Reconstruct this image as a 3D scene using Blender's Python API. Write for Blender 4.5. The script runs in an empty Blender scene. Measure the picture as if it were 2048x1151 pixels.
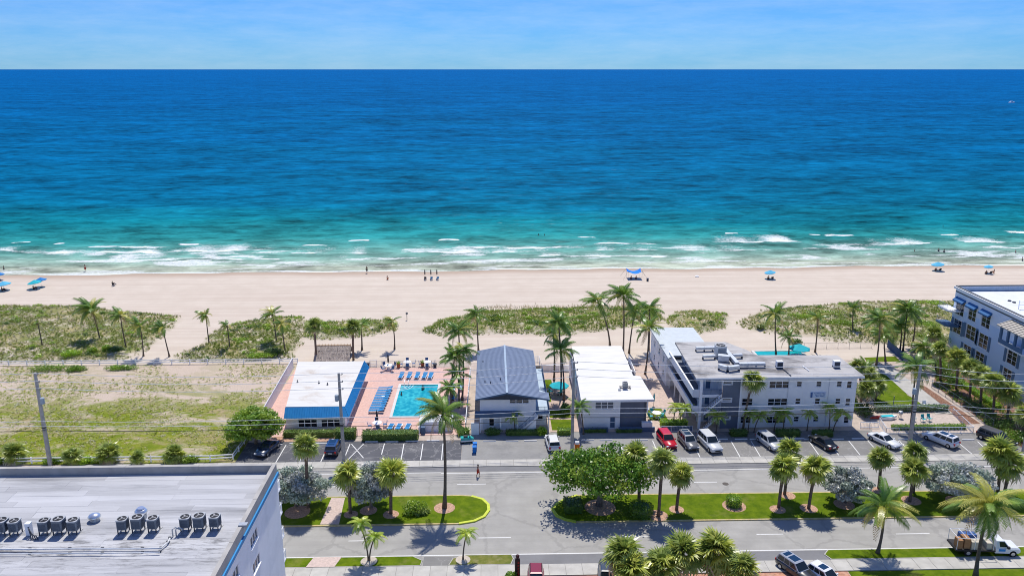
import bpy, bmesh, math, random
import numpy as np
from math import sin, cos, pi, radians as R
from mathutils import Vector, Matrix, Quaternion
random.seed(11); np.random.seed(11)
SC = bpy.context.scene; COL = SC.collection

# ------------------------------------------------ camera, sky, sun, exposure
CAM_H, FOC, PITCH, YAW = 54.0, 1600.0, R(15.3), R(1.5)
cd = bpy.data.cameras.new('camera'); cam = bpy.data.objects.new('camera', cd); COL.objects.link(cam)
cd.sensor_width = 36.0; cd.lens = 36.0 * FOC / 2048.0; cd.clip_start = 0.5; cd.clip_end = 120000
cam.location = (0, 0, CAM_H); cam.rotation_euler = (R(90) - PITCH, 0, -YAW); SC.camera = cam

SUN_EL, SUN_AZ = R(63), R(6)
w = bpy.data.worlds.new('World'); SC.world = w; w.use_nodes = True
nt = w.node_tree; nt.nodes.clear()
sky = nt.nodes.new('ShaderNodeTexSky'); sky.sky_type = 'NISHITA'; sky.sun_disc = False
sky.sun_elevation = SUN_EL; sky.sun_rotation = SUN_AZ; sky.altitude = 50
sky.air_density = 1.0; sky.dust_density = 0.0; sky.ozone_density = 10.0
hs = nt.nodes.new('ShaderNodeMix'); hs.data_type = 'RGBA'; hs.blend_type = 'MULTIPLY'; hs.inputs[0].default_value = 1.0; hs.inputs[7].default_value = (0.31, 0.69, 1.20, 1)  # one even tint over the whole sky
bg = nt.nodes.new('ShaderNodeBackground'); bg.inputs['Strength'].default_value = 0.08
out = nt.nodes.new('ShaderNodeOutputWorld')
# faint high cloud: noise over the sky direction, the same all the way round
geo = nt.nodes.new('ShaderNodeTexCoord'); mp = nt.nodes.new('ShaderNodeMapping'); mp.inputs['Scale'].default_value = (3.4, 3.4, 20)
nz = nt.nodes.new('ShaderNodeTexNoise'); nz.inputs['Scale'].default_value = 2.4; nz.inputs['Detail'].default_value = 12; nz.inputs['Roughness'].default_value = 0.70
rp = nt.nodes.new('ShaderNodeValToRGB'); rp.color_ramp.elements[0].position = 0.34; rp.color_ramp.elements[1].position = 0.80; rp.color_ramp.elements[0].color = (0.03, 0.03, 0.03, 1)
rp.color_ramp.elements[1].color = (0.24, 0.24, 0.24, 1)
mx = nt.nodes.new('ShaderNodeMix'); mx.data_type = 'RGBA'; mx.inputs[7].default_value = (8.6, 9.2, 9.8, 1)
L = nt.links
L.new(geo.outputs['Generated'], mp.inputs['Vector']); L.new(mp.outputs[0], nz.inputs['Vector']); L.new(nz.outputs['Fac'], rp.inputs['Fac'])
L.new(sky.outputs[0], hs.inputs[6]); L.new(hs.outputs[2], mx.inputs[6]); L.new(rp.outputs['Color'], mx.inputs[0])
L.new(mx.outputs[2], bg.inputs['Color']); L.new(bg.outputs[0], out.inputs['Surface'])

sd = bpy.data.lights.new('sun', 'SUN'); sd.energy = 3.5; sd.angle = R(0.5); sd.color = (1.0, 0.95, 0.865)
sun = bpy.data.objects.new('sun', sd); COL.objects.link(sun); sun.location = (20, 200, 150)
SUNV = Vector((sin(SUN_AZ) * cos(SUN_EL), cos(SUN_AZ) * cos(SUN_EL), sin(SUN_EL)))
sun.rotation_euler = (-SUNV).to_track_quat('-Z', 'Y').to_euler()
vs = SC.view_settings; vs.view_transform = 'Standard'; vs.look = 'None'; vs.exposure = 0.38; vs.gamma = 1.0; vs.use_curve_mapping = False
SC.cycles.use_denoising = True; SC.cycles.filter_width = 1.0; SC.cycles.caustics_reflective = False; SC.cycles.caustics_refractive = False; SC.cycles.sample_clamp_indirect = 2.0; SC.cycles.max_bounces = 8; SC.cycles.diffuse_bounces = 5; SC.cycles.transparent_max_bounces = 8

# ------------------------------------------------ survey: photograph point -> place on the ground
def W(px, py, z=0.0):
    x = (px - 1024) / FOC; y = -(py - 575.5) / FOC
    d = (x, cos(PITCH) + y * sin(PITCH), -sin(PITCH) + y * cos(PITCH))
    c, s = cos(YAW), sin(YAW)
    d = (d[0] * c + d[1] * s, -d[0] * s + d[1] * c, d[2])
    t = (z - CAM_H) / d[2]
    return Vector((d[0] * t, d[1] * t, z))
def HT(px, py, Y):
    p = W(px, py, 0); k = Y / p.y
    return Vector((p.x * k, Y, CAM_H * (1 - k)))
def HX(px, py, X):
    p = W(px, py, 0); k = X / p.x
    return Vector((X, p.y * k, CAM_H * (1 - k)))

# ------------------------------------------------ scene helpers
def tag(o, label=None, cat=None, group=None, kind=None):
    if label: o['label'] = label
    if cat: o['category'] = cat
    if group: o['group'] = group
    if kind: o['kind'] = kind
    return o
def thing(name, label, cat, loc=(0, 0, 0), rz=0.0, group=None):
    o = bpy.data.objects.new(name, None); COL.objects.link(o); o.empty_display_size = 0.3
    o.location = loc; o.rotation_euler = (0, 0, rz)
    return tag(o, label, cat, group)
def inst(name, mesh, parent=None, mtx=None):
    o = bpy.data.objects.new(name, mesh); COL.objects.link(o); o.parent = parent
    if mtx is not None: o.matrix_basis = mtx
    return o
def copy_tree(o, parent=None):
    c = o.copy(); COL.objects.link(c); c.parent = parent
    for ch in o.children: copy_tree(ch, c)
    return c

class MB:
    """collects faces for one mesh"""
    def __init__(s): s.v = []; s.f = []; s.mi = []; s.cur = 0
    def face(s, pts):
        i = len(s.v); s.v += [tuple(p) for p in pts]; s.f.append(tuple(range(i, i + len(pts)))); s.mi.append(s.cur); return s
    def box(s, c, d, rz=0.0, taper=1.0, tilt=None):
        hx, hy, hz = d[0] / 2, d[1] / 2, d[2] / 2; i = len(s.v); ca, sa = cos(rz), sin(rz)
        for (x, y, z) in ((-1,-1,-1),(1,-1,-1),(1,1,-1),(-1,1,-1),(-1,-1,1),(1,-1,1),(1,1,1),(-1,1,1)):
            k = taper if z > 0 else 1.0
            X, Y, Z = x * hx * k, y * hy * k, z * hz
            if tilt is not None: X, Y, Z = tilt @ Vector((X, Y, Z))
            s.v.append((c[0] + X * ca - Y * sa, c[1] + X * sa + Y * ca, c[2] + Z))
        for q in ((0,3,2,1),(4,5,6,7),(0,1,5,4),(1,2,6,5),(2,3,7,6),(3,0,4,7)):
            s.f.append(tuple(i + a for a in q)); s.mi.append(s.cur)
        return s
    def b2(s, x0, x1, y0, y1, z0, z1):
        return s.box(((x0+x1)/2, (y0+y1)/2, (z0+z1)/2), (x1-x0, y1-y0, z1-z0))
    def prism(s, pts, z0, z1):
        i = len(s.v); n = len(pts)
        s.v += [(p[0], p[1], z0) for p in pts] + [(p[0], p[1], z1) for p in pts]
        s.f.append(tuple(i + n - 1 - k for k in range(n))); s.mi.append(s.cur)
        s.f.append(tuple(i + n + k for k in range(n))); s.mi.append(s.cur)
        for k in range(n):
            a, b = k, (k + 1) % n
            s.f.append((i + a, i + b, i + n + b, i + n + a)); s.mi.append(s.cur)
        return s
    def rings(s, rs, cap=True):
        """loft through rings of equal point count"""
        i = len(s.v); n = len(rs[0])
        for r in rs: s.v += [tuple(p) for p in r]
        for k in range(len(rs) - 1):
            for a in range(n):
                b = (a + 1) % n
                s.f.append((i + k*n + a, i + k*n + b, i + (k+1)*n + b, i + (k+1)*n + a)); s.mi.append(s.cur)
        if cap:
            s.f.append(tuple(i + n - 1 - a for a in range(n))); s.mi.append(s.cur)
            s.f.append(tuple(i + (len(rs)-1)*n + a for a in range(n))); s.mi.append(s.cur)
        return s
    def tube(s, path, r, n=6, cap=True):
        path = [Vector(p) for p in path]; rr = r if isinstance(r, (list, tuple)) else [r] * len(path); rs = []
        for k, p in enumerate(path):
            t = (path[min(k+1, len(path)-1)] - path[max(k-1, 0)]).normalized()
            a = Vector((0, 0, 1)) if abs(t.z) < 0.9 else Vector((1, 0, 0))
            u = t.cross(a).normalized(); v = u.cross(t)
            rs.append([p + (u * cos(2*pi*q/n) - v * sin(2*pi*q/n)) * rr[k] for q in range(n)])
        return s.rings(rs, cap)
    def cyl(s, c, r, h, n=12, r2=None):
        r2 = r if r2 is None else r2
        return s.rings([[(c[0] + q*cos(2*pi*k/n), c[1] + q*sin(2*pi*k/n), z) for k in range(n)] for q, z in ((r, c[2]), (r2, c[2] + h))])
    def lathe(s, c, prof, n=14):
        return s.rings([[(c[0] + q*cos(2*pi*k/n), c[1] + q*sin(2*pi*k/n), c[2] + z) for k in range(n)] for q, z in prof])
    def mesh(s, name, mat, smooth=False):
        m = bpy.data.meshes.new(name); m.from_pydata(s.v, [], s.f)
        for k in (mat if isinstance(mat, (list, tuple)) else [mat]): m.materials.append(k)
        if any(s.mi): m.polygons.foreach_set('material_index', s.mi)
        if smooth: m.polygons.foreach_set('use_smooth', [True] * len(m.polygons))
        m.update(); return m
    def build(s, name, mat, parent=None, smooth=False):
        return inst(name, s.mesh(name, mat, smooth), parent)

# ------------------------------------------------ materials
MC = {}
def node(nt, t, **k):
    n = nt.nodes.new(t)
    for a, b in k.items():
        if a in n.inputs.keys(): n.inputs[a].default_value = b
        else: setattr(n, a, b)
    return n
def newmat(name):
    m = bpy.data.materials.new(name); m.use_nodes = True; nt = m.node_tree
    return m, nt, nt.nodes['Principled BSDF']
def mixc(nt, fac, a, b):
    n = node(nt, 'ShaderNodeMix', data_type='RGBA')
    for sock, val in ((0, fac), (6, a), (7, b)):
        if isinstance(val, (int, float)): n.inputs[sock].default_value = val
        elif isinstance(val, tuple): n.inputs[sock].default_value = (*val[:3], 1)
        else: nt.links.new(val, n.inputs[sock])
    return n.outputs[2]
def pos(nt, scale=(1, 1, 1), obj=False):
    mp = node(nt, 'ShaderNodeMapping'); mp.inputs['Scale'].default_value = scale
    if obj:
        g = node(nt, 'ShaderNodeTexCoord'); nt.links.new(g.outputs['Object'], mp.inputs[0])
    else:
        g = node(nt, 'ShaderNodeNewGeometry'); nt.links.new(g.outputs['Position'], mp.inputs[0])
    return mp.outputs[0]
def noise(nt, vec, scale, detail=4, rough=0.55, lo=0.35, hi=0.65, dist=0.0):
    n = node(nt, 'ShaderNodeTexNoise', Scale=scale, Detail=detail, Roughness=rough, Distortion=dist); nt.links.new(vec, n.inputs['Vector'])
    r = node(nt, 'ShaderNodeMapRange'); r.inputs[1].default_value = lo; r.inputs[2].default_value = hi
    nt.links.new(n.outputs['Fac'], r.inputs[0]); return r.outputs[0]
def math2(nt, op, a, b=0.0):
    n = node(nt, 'ShaderNodeMath', operation=op)
    for i, v in enumerate((a, b)):
        if isinstance(v, (int, float)): n.inputs[i].default_value = v
        else: nt.links.new(v, n.inputs[i])
    return n.outputs[0]
def bumpn(nt, bs, h, strength=0.4, dist=0.05):
    b = node(nt, 'ShaderNodeBump', Strength=strength, Distance=dist); nt.links.new(h, b.inputs['Height']); nt.links.new(b.outputs[0], bs.inputs['Normal'])
def M(name, col, rough=0.7, var=0.12, vs=1.5, bump=0.0, bs=25.0, metal=0.0, spec=0.3, stretch=(1, 1, 1), dirt=None, dscale=0.5, coat=0.0, rnd=0.0):
    if name in MC: return MC[name]
    m, nt, b = newmat(name); MC[name] = m
    b.inputs['Roughness'].default_value = rough; b.inputs['Metallic'].default_value = metal; b.inputs['Specular IOR Level'].default_value = spec
    b.inputs['Coat Weight'].default_value = coat
    v = pos(nt, stretch)
    c = mixc(nt, noise(nt, v, vs, 5), tuple(x * (1 - var) for x in col), tuple(min(1, x * (1 + var)) for x in col))
    if dirt: c = mixc(nt, noise(nt, v, dscale, 7, 0.65, 0.5, 0.72), c, dirt)
    if rnd:
        oi = node(nt, 'ShaderNodeObjectInfo'); h = node(nt, 'ShaderNodeHueSaturation'); nt.links.new(c, h.inputs['Color'])
        nt.links.new(math2(nt, 'ADD', math2(nt, 'MULTIPLY', oi.outputs['Random'], rnd * 2), 1 - rnd), h.inputs['Value']); c = h.outputs[0]
    nt.links.new(c, b.inputs['Base Color'])
    if bump: bumpn(nt, b, noise(nt, pos(nt), bs, 4, 0.6, 0.0, 1.0), bump, 0.03)
    return m
def leafmat(name, c1, c2, trans=0.45, rnd=0.18, rough=0.45, vs=0.8, spec=0.5):
    m, nt, b = newmat(name); MC[name] = m; c1 = tuple(min(.6, x*1.9) for x in c1); c2 = tuple(min(.6, x*2.2) for x in c2); trans = min(.5, trans*.8)
    oi = node(nt, 'ShaderNodeObjectInfo')
    c = mixc(nt, noise(nt, pos(nt), vs, 3, 0.6, 0.3, 0.7), c1, c2)
    h = node(nt, 'ShaderNodeHueSaturation'); nt.links.new(c, h.inputs['Color'])
    nt.links.new(math2(nt, 'ADD', math2(nt, 'MULTIPLY', oi.outputs['Random'], rnd * 2), 1 - rnd), h.inputs['Value'])
    nt.links.new(h.outputs[0], b.inputs['Base Color']); b.inputs['Roughness'].default_value = rough*.75; b.inputs['Specular IOR Level'].default_value = spec
    tr = node(nt, 'ShaderNodeBsdfTranslucent'); nt.links.new(h.outputs[0], tr.inputs['Color'])
    ms = node(nt, 'ShaderNodeMixShader'); ms.inputs[0].default_value = trans
    nt.links.new(b.outputs[0], ms.inputs[1]); nt.links.new(tr.outputs[0], ms.inputs[2])
    nt.links.new(ms.outputs[0], nt.nodes['Material Output'].inputs['Surface']); return m
def sheet(name, pts, z, mat, kind='structure', parent=None):
    mb = MB(); mb.face([(p[0], p[1], z) for p in pts]); o = mb.build(name, mat, parent)
    if kind and parent is None: o['kind'] = kind
    return o
def rect(x0, x1, y0, y1): return [(x0, y0), (x1, y0), (x1, y1), (x0, y1)]
# ------------------------------------------------ the ground
def m_sand():
    m, nt, b = newmat('beach_sand')
    c = mixc(nt, noise(nt, pos(nt), 0.22, 6, 0.6), (0.565, 0.488, 0.402), (0.615, 0.536, 0.447))
    rk = noise(nt, pos(nt, (0.012, 0.55, 1)), 1.0, 4, 0.62, 0.42, 0.62)           # raked lines along the shore
    c = mixc(nt, math2(nt, 'MULTIPLY', rk, 0.55), c, (0.50, 0.41, 0.335))
    ft = noise(nt, pos(nt), 1.8, 5, 0.7, 0.60, 0.70)
    c = mixc(nt, math2(nt, 'MULTIPLY', ft, 0.30), c, (0.43, 0.345, 0.28))
    vg = node(nt, 'ShaderNodeAttribute', attribute_name='veg')
    gc = mixc(nt, noise(nt, pos(nt), 0.16, 7, 0.72, 0.40, 0.60), (0.115, 0.165, 0.03), (0.34, 0.29, 0.14))
    vm = math2(nt, 'MULTIPLY', vg.outputs['Fac'], noise(nt, pos(nt), 0.40, 6, 0.74, 0.38, 0.52)); c = mixc(nt, vm, c, gc)
    at = node(nt, 'ShaderNodeAttribute', attribute_name='wet')
    c = mixc(nt, at.outputs['Fac'], c, (0.40, 0.30, 0.225))
    nt.links.new(c, b.inputs['Base Color']); b.inputs['Roughness'].default_value = 0.9; b.inputs['Specular IOR Level'].default_value = 0.15
    h = math2(nt, 'ADD', noise(nt, pos(nt, (0.02, 0.9, 1)), 1.0, 4, 0.6, 0, 1), math2(nt, 'MULTIPLY', noise(nt, pos(nt), 2.2, 5, 0.6, 0, 1), 0.5))
    bumpn(nt, b, h, 0.5, 0.12); return m
def m_lawn(name, c1, c2, dry, dryness=0.35):
    m, nt, b = newmat(name)
    c = mixc(nt, noise(nt, pos(nt), 0.9, 6, 0.65), c1, c2)
    d = noise(nt, pos(nt), 0.33, 6, 0.68, 0.52, 0.74)
    c = mixc(nt, math2(nt, 'MULTIPLY', d, dryness), c, dry)
    nt.links.new(c, b.inputs['Base Color']); b.inputs['Roughness'].default_value = 0.9; b.inputs['Specular IOR Level'].default_value = 0.1
    bumpn(nt, b, noise(nt, pos(nt), 9, 5, 0.7, 0, 1), 0.8, 0.08); return m
def m_asphalt(name, col, patch, crack=0.0, streak=0.25, ccol=(0.42, 0.41, 0.40), vsc=0.42, lanes=()):
    m, nt, b = newmat(name)
    c = mixc(nt, noise(nt, pos(nt), 0.35, 7, 0.62), tuple(x * 0.9 for x in col), tuple(x * 1.08 for x in col))
    s = noise(nt, pos(nt, (0.03, 0.9, 1)), 1.0, 5, 0.6, 0.45, 0.7)
    c = mixc(nt, math2(nt, 'MULTIPLY', s, streak), c, tuple(x * 0.72 for x in col))
    c = mixc(nt, math2(nt, 'MULTIPLY', noise(nt, pos(nt), 0.16, 5, 0.6, 0.55, 0.62), 0.6), c, patch)
    sp = noise(nt, pos(nt), 0.8, 7, 0.78, 0.60, 0.70)
    c = mixc(nt, math2(nt, 'MULTIPLY', sp, 0.35), c, tuple(x * 0.6 for x in col))          # drips and scuffs
    if lanes:                                                                               # tyre-polished wheel paths
        sx = node(nt, 'ShaderNodeSeparateXYZ'); nt.links.new(pos(nt), sx.inputs[0])
        for y_ in lanes:
            q = math2(nt, 'SUBTRACT', 1.0, math2(nt, 'DIVIDE', math2(nt, 'ABSOLUTE', math2(nt, 'SUBTRACT', sx.outputs['Y'], y_)), 0.45)); q.node.use_clamp = True
            c = mixc(nt, math2(nt, 'MULTIPLY', math2(nt, 'MULTIPLY', q, noise(nt, pos(nt, (0.05, 0.5, 1)), 1.0, 4, 0.6, 0.25, 0.75)), 0.30), c, tuple(x * 0.74 for x in col))
    if crack:
        v = node(nt, 'ShaderNodeTexVoronoi', feature='DISTANCE_TO_EDGE', Scale=vsc)
        n2 = node(nt, 'ShaderNodeTexNoise', Scale=1.3, Detail=4); p = pos(nt); nt.links.new(p, n2.inputs['Vector'])
        ad = node(nt, 'ShaderNodeVectorMath', operation='ADD'); sc2 = node(nt, 'ShaderNodeVectorMath', operation='SCALE'); sc2.inputs[3].default_value = 1.2
        nt.links.new(n2.outputs['Color'], sc2.inputs[0]); nt.links.new(p, ad.inputs[0]); nt.links.new(sc2.outputs[0], ad.inputs[1]); nt.links.new(ad.outputs[0], v.inputs['Vector'])
        r = node(nt, 'ShaderNodeMapRange'); r.inputs[1].default_value = 0.012; r.inputs[2].default_value = 0.03; r.inputs[3].default_value = crack; r.inputs[4].default_value = 0
        nt.links.new(v.outputs['Distance'], r.inputs[0])
        c = mixc(nt, r.outputs[0], c, ccol)
    nt.links.new(c, b.inputs['Base Color']); b.inputs['Roughness'].default_value = 0.88; b.inputs['Specular IOR Level'].default_value = 0.25
    bumpn(nt, b, noise(nt, pos(nt), 30, 3, 0.6, 0, 1), 0.3, 0.02); return m
SAND = m_sand()
LAWN = m_lawn('clipped_lawn', (0.070, 0.125, 0.003), (0.135, 0.195, 0.006), (0.22, 0.21, 0.06), 0.7)
DRYLAWN = m_lawn('dry_verge_grass', (0.12, 0.15, 0.025), (0.20, 0.20, 0.05), (0.36, 0.30, 0.17), 0.9)
ROADM = m_asphalt('bleached_asphalt', (0.355, 0.345, 0.318), (0.33, 0.32, 0.297), 0.30, 0.32, (0.20, 0.195, 0.185), 0.12, (81.9, 83.5, 85.1, 86.7, 94.9, 96.4, 98.0, 99.6))
DARKROAD = m_asphalt('newer_asphalt', (0.205, 0.205, 0.21), (0.23, 0.23, 0.235), 0.0, 0.2)
LOTM = m_asphalt('sealed_parking_asphalt', (0.105, 0.107, 0.118), (0.17, 0.17, 0.175), 0.28, 0.15)
LOTL = m_asphalt('pale_parking_asphalt', (0.275, 0.272, 0.262), (0.20, 0.2, 0.2), 0.12, 0.2)
LOTR = m_asphalt('worn_parking_asphalt', (0.225, 0.22, 0.21), (0.18, 0.178, 0.172), 0.25, 0.2)
CONC = M('pale_concrete', (0.46, 0.445, 0.405), 0.85, 0.10, 0.8, 0.2, 30, rnd=0.07)
CONCW = M('white_concrete', (0.62, 0.61, 0.58), 0.85, 0.08, 1.0, 0.2, 30)
WHITEL = M('road_paint_white', (0.72, 0.72, 0.70), 0.7, 0.10, 3.0, dirt=(0.5, 0.5, 0.48), dscale=3)
YELL = M('kerb_paint_yellow', (0.52, 0.42, 0.18), 0.7, 0.2, 2.0, dirt=(0.5, 0.45, 0.33), dscale=1.5)
YGRN = M('kerb_paint_bright_yellow', (0.55, 0.62, 0.06), 0.7, 0.1, 2.0)
REDPV = M('red_paver', (0.50, 0.25, 0.16), 0.85, 0.25, 2.5, 0.2, 8, dirt=(0.52, 0.36, 0.27), dscale=0.8, rnd=0.06)
PINKPV = M('pink_paver_deck', (0.60, 0.40, 0.34), 0.85, 0.10, 3.0, 0.15, 6, dirt=(0.54, 0.345, 0.29), dscale=0.7, rnd=0.05)
PATHPV = M('beige_pink_paver', (0.53, 0.42, 0.37), 0.85, 0.12, 4.0, 0.2, 8, rnd=0.05)
MULCH = M('bark_mulch', (0.22, 0.115, 0.075), 0.95, 0.4, 4.0, 0.6, 12, dirt=(0.34, 0.22, 0.16), dscale=2)
MULCHP = M('pale_mulch', (0.46, 0.29, 0.20), 0.95, 0.3, 5.0, 0.6, 12)
YARD = M('sandy_yard_paving', (0.47, 0.39, 0.33), 0.9, 0.15, 0.7, 0.2, 9)

def SHORE(x): return 216.9 + 0.0155 * x + 0.55 * sin(x * 0.07) + 0.45 * sin(x * 0.19 + 1) + 0.2 * sin(x * 0.43)
sheet('ground', rect(-3000, 3000, -900, 146), 0.0, YARD)

# --- beach and dunes: one heightfield from the back yards into the sea
DUNES = [  # outlines of the vegetated dunes, photo points
 [(-140,612),(0,611),(160,612),(250,624),(365,632),(345,660),(310,690),(270,714),(240,724),(0,728),(-160,728)],
 [(335,722),(400,690),(425,664),(480,645),(560,634),(606,634),(610,650),(600,690),(588,716),(470,726),(400,726)],
 [(598,640),(640,644),(700,642),(790,640),(798,660),(740,673),(640,682),(604,676)],
 [(836,664),(880,640),(960,622),(1100,617),(1240,612),(1318,620),(1330,640),(1250,656),(1130,672),(1000,668),(900,672)],
 [(1328,642),(1345,624),(1400,621),(1462,628),(1456,656),(1400,668),(1345,664)],
 [(1473,645),(1520,621),(1620,612),(1700,605),(1800,602),(1905,602),(1990,610),(1930,690),(1870,694),(1760,690),(1660,681),(1560,668),(1500,662)]]
DUNEW = [[W(*p).xy for p in d] for d in DUNES]
def inpoly(x, y, poly):
    c = False; j = len(poly) - 1
    for i in range(len(poly)):
        xi, yi = poly[i]; xj, yj = poly[j]
        if (yi > y) != (yj > y) and x < (xj - xi) * (y - yi) / (yj - yi) + xi: c = not c
        j = i
    return c
def edist(x, y, poly):
    m = 1e9
    for i in range(len(poly)):
        a = poly[i - 1]; b = poly[i]; d = b - a; p = Vector((x, y)) - a
        t = max(0, min(1, p.dot(d) / max(d.dot(d), 1e-6))); m = min(m, (p - d * t).length)
    return m
def wob(x, y): return sin(x*0.31 + 1.3*sin(y*0.23)) * cos(y*0.37 + x*0.11) * 0.5 + sin(x*0.83 + y*0.5) * sin(y*0.91 - x*0.3) * 0.3
def dune_h(x, y):
    for p in DUNEW:
        if inpoly(x, y, p):
            e = edist(x, y, p); return min(1.0, e / 3.5) * (0.75 + 0.45 * wob(x, y))
    return 0.0
def beach_z(x, y):
    d = y - SHORE(x); z = 0.03
    if d > -14: z = 0.03 - 0.27 * min(1, (d + 14) / 14) ** 1.2 - max(0, d) * 0.05
    return z
xs = list(np.arange(-190, 230, 1.5)); xs = [-900, -500, -300] + xs + [320, 520, 900]
ys = list(np.arange(140, 182, 1.0)) + list(np.arange(182, 240, 2.0)) + [246, 260]
mb = MB(); wet = []; veg = []
for y in ys:
    for x in xs:
        z = beach_z(x, y) + (dune_h(x, y) if y < 184 else 0)
        veg.append(min(1.0, max(0.0, (z - .03) * 2.2)) if y < 184 else 0.0)
        if y < 144: z -= 0.06 * (144 - y)
        mb.v.append((x, y, z)); d = y - SHORE(x); wet.append(max(0.0, min(1.0, (d + 5.5) / 3.5)) * 0.85)
nx = len(xs)
for j in range(len(ys) - 1):
    for i in range(nx - 1): mb.f.append((j*nx+i, j*nx+i+1, (j+1)*nx+i+1, (j+1)*nx+i)); mb.mi.append(0)
bo = mb.build('beach', SAND, smooth=True); bo['kind'] = 'structure'
a = bo.data.attributes.new('wet', 'FLOAT', 'POINT'); a.data.foreach_set('value', wet)
a = bo.data.attributes.new('veg', 'FLOAT', 'POINT'); a.data.foreach_set('value', veg)

# --- streets
sheet('road', rect(-400, 400, 78.9, 102.1), 0.020, ROADM)
mk = thing('road_markings', None, None)
mk['kind'] = 'structure'
def line(x0, x1, y, wd=0.14, name='painted_line', z=0.030, par=None, m=None):
    mb = MB(); mb.face([(x0, y - wd/2, z), (x1, y - wd/2, z), (x1, y + wd/2, z), (x0, y + wd/2, z)]); return mb.build(name, m or WHITEL, par or mk)
line(-300, 300, 80.95, 0.17); line(-300, -7.2, 100.55, 0.15); line(-7.2, 300, 100.35, 0.15)
for px0, px1, py in ((697,736,1081),(957,1022,1075),(1242,1296,1072),(1513,1567,1068),(1792,1860,1067)):
    a, b = W(px0, py), W(px1, py); line(a.x, b.x, a.y, 0.15, 'dashed_line')
for px0, px1, py in ((560,583,975),(644,686,973),(914,972,968),(1388,1434,964),(1672,1700,961)):
    a, b = W(px0, py), W(px1, py); line(a.x, b.x, a.y, 0.15, 'dashed_line')
sheet('cycle_lane', rect(-1.9, 62.8, 78.9, 80.78), 0.026, DARKROAD)
sheet('kerb_lane', rect(-12, 44, 100.75, 102.05), 0.026, DARKROAD)
sheet('worn_verge', rect(-8.0, -1.9, 78.9, 80.7), 0.026, LOTR)
def slabs(name, x0, x1, y0, y1, step, z, mat):
    base = MB().b2(x0, x1, y0, y1, -0.02, z - 0.02).build(name, M('joint_grey', (0.26, 0.25, 0.23))); base['kind'] = 'structure'
    n = int(round((x1 - x0) / step)); st = (x1 - x0) / n
    me = MB().box((0, 0, 0), (st - 0.05, y1 - y0 - 0.02, 0.08)).mesh('slab', mat)
    for k in range(n): inst('slab', me, base, Matrix.Translation((x0 + st*(k+0.5), (y0+y1)/2, z - 0.04 + random.uniform(-0.006, 0.006))))
    return base
slabs('far_sidewalk', -60, 104, 102.1, 104.05, 1.9, 0.10, CONC)
slabs('near_sidewalk', -26, 78, 76.75, 78.85, 1.9, 0.12, CONC)
# --- median islands with kerbs
def island(name, pts, mat, kerbmat, h=0.16, kw=0.22):
    o = MB().prism(pts, -0.02, h).build(name, mat); o['kind'] = 'structure'
    mb = MB(); n = len(pts)
    c = Vector((sum(p[0] for p in pts)/n, sum(p[1] for p in pts)/n))
    for k in range(n):
        a, b = Vector(pts[k][:2]), Vector(pts[(k+1) % n][:2]); t = (b - a).normalized(); nn = Vector((t.y, -t.x)) * kw
        mb.prism([a - t*0.02, a + nn - t*0.1, b + nn + t*0.1, b + t*0.02], -0.015, h - 0.012 + 0.0007 * (k % 3))
    mb.build('kerb', kerbmat, o); return o
M0, M1 = 87.55, 94.05
ml = island('grass_median', [(-60, M0), (-4.2, M0), (-2.4, M0+0.5), (-1.2, M0+1.5), (-0.65, M0+2.9), (-0.7, M0+4.2), (-1.4, M0+5.5), (-2.8, M0+6.3), (-4.5, M1), (-60, M1)], LAWN, YELL)
arc = [(-4.2, M0), (-2.4, M0+0.5), (-1.2, M0+1.5), (-0.65, M0+2.9), (-0.7, M0+4.2), (-1.4, M0+5.5), (-2.8, M0+6.3)]
mb = MB()
for k in range(len(arc) - 1):
    a, b = Vector(arc[k]), Vector(arc[k+1]); t = (b-a).normalized(); nn = Vector((t.y, -t.x))
    mb.prism([a - nn*0.12 - t*.03, a + nn*0.24 - t*.1, b + nn*0.24 + t*.1, b - nn*0.12 + t*.03], 0.0, 0.185 + 0.001*(k % 2))
mb.build('painted_nose_kerb', YGRN, ml)
isl2 = [(10.2, M0), (100, M0), (100, M1-0.7), (11.0, M1-0.35), (9.3, M0+5.2), (8.2, M0+4.1), (7.6, M0+2.9), (8.0, M0+1.4), (9.0, M0+0.5)]
mr = island('planted_median', isl2, LAWN, YELL)
mb = MB()
for k in (3, 4, 5, 6, 7, 8):
    a, b = Vector(isl2[k]), Vector(isl2[(k+1) % len(isl2)]); t = (b-a).normalized(); nn = Vector((t.y, -t.x))
    mb.prism([a - nn*0.1, a + nn*0.25 - t*.08, b + nn*0.25 + t*.08, b - nn*0.1], 0.0, 0.187 + 0.001*(k % 2))
mb.build('painted_nose_kerb', YGRN, mr)
# crossing path over the left median and verge
p = [W(640,1050), W(678,1050), W(690,997), W(663,997)]
MB().prism([(q.x, max(M0+0.02, min(M1-0.02, q.y))) for q in p], 0.0, 0.176).build('median_crossing', PATHPV)['kind'] = 'structure'
vb = island('verge_strip', [(-46, 79.0), (-10.6, 79.0), (-8.3, 79.05), (-8.2, 79.9), (-9.3, 80.7), (-46, 80.72)], LAWN, CONC, 0.12, 0.1)
MB().prism([(-21.1, 78.92), (-17.9, 78.92), (-17.4, 80.8), (-20.6, 80.8)], 0.0, 0.135).build('verge_crossing', PATHPV)['kind'] = 'structure'
island('dry_verge', [(-5.0, 79.0), (1.9, 79.0), (2.2, 80.0), (2.0, 80.75), (-3.2, 80.75), (-4.6, 80.2)], DRYLAWN, CONC, 0.12, 0.1)
a, b = W(1745,1117), W(2048,1112)
island('right_verge', [(38.6, 79.0), (110, 79.0), (110, 80.7), (38.9, 80.7), (38.2, 79.9)], LAWN, CONC, 0.12, 0.1)
sheet('front_lawn', rect(39.5, 120, 40, 76.7), 0.03, LAWN)
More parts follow.
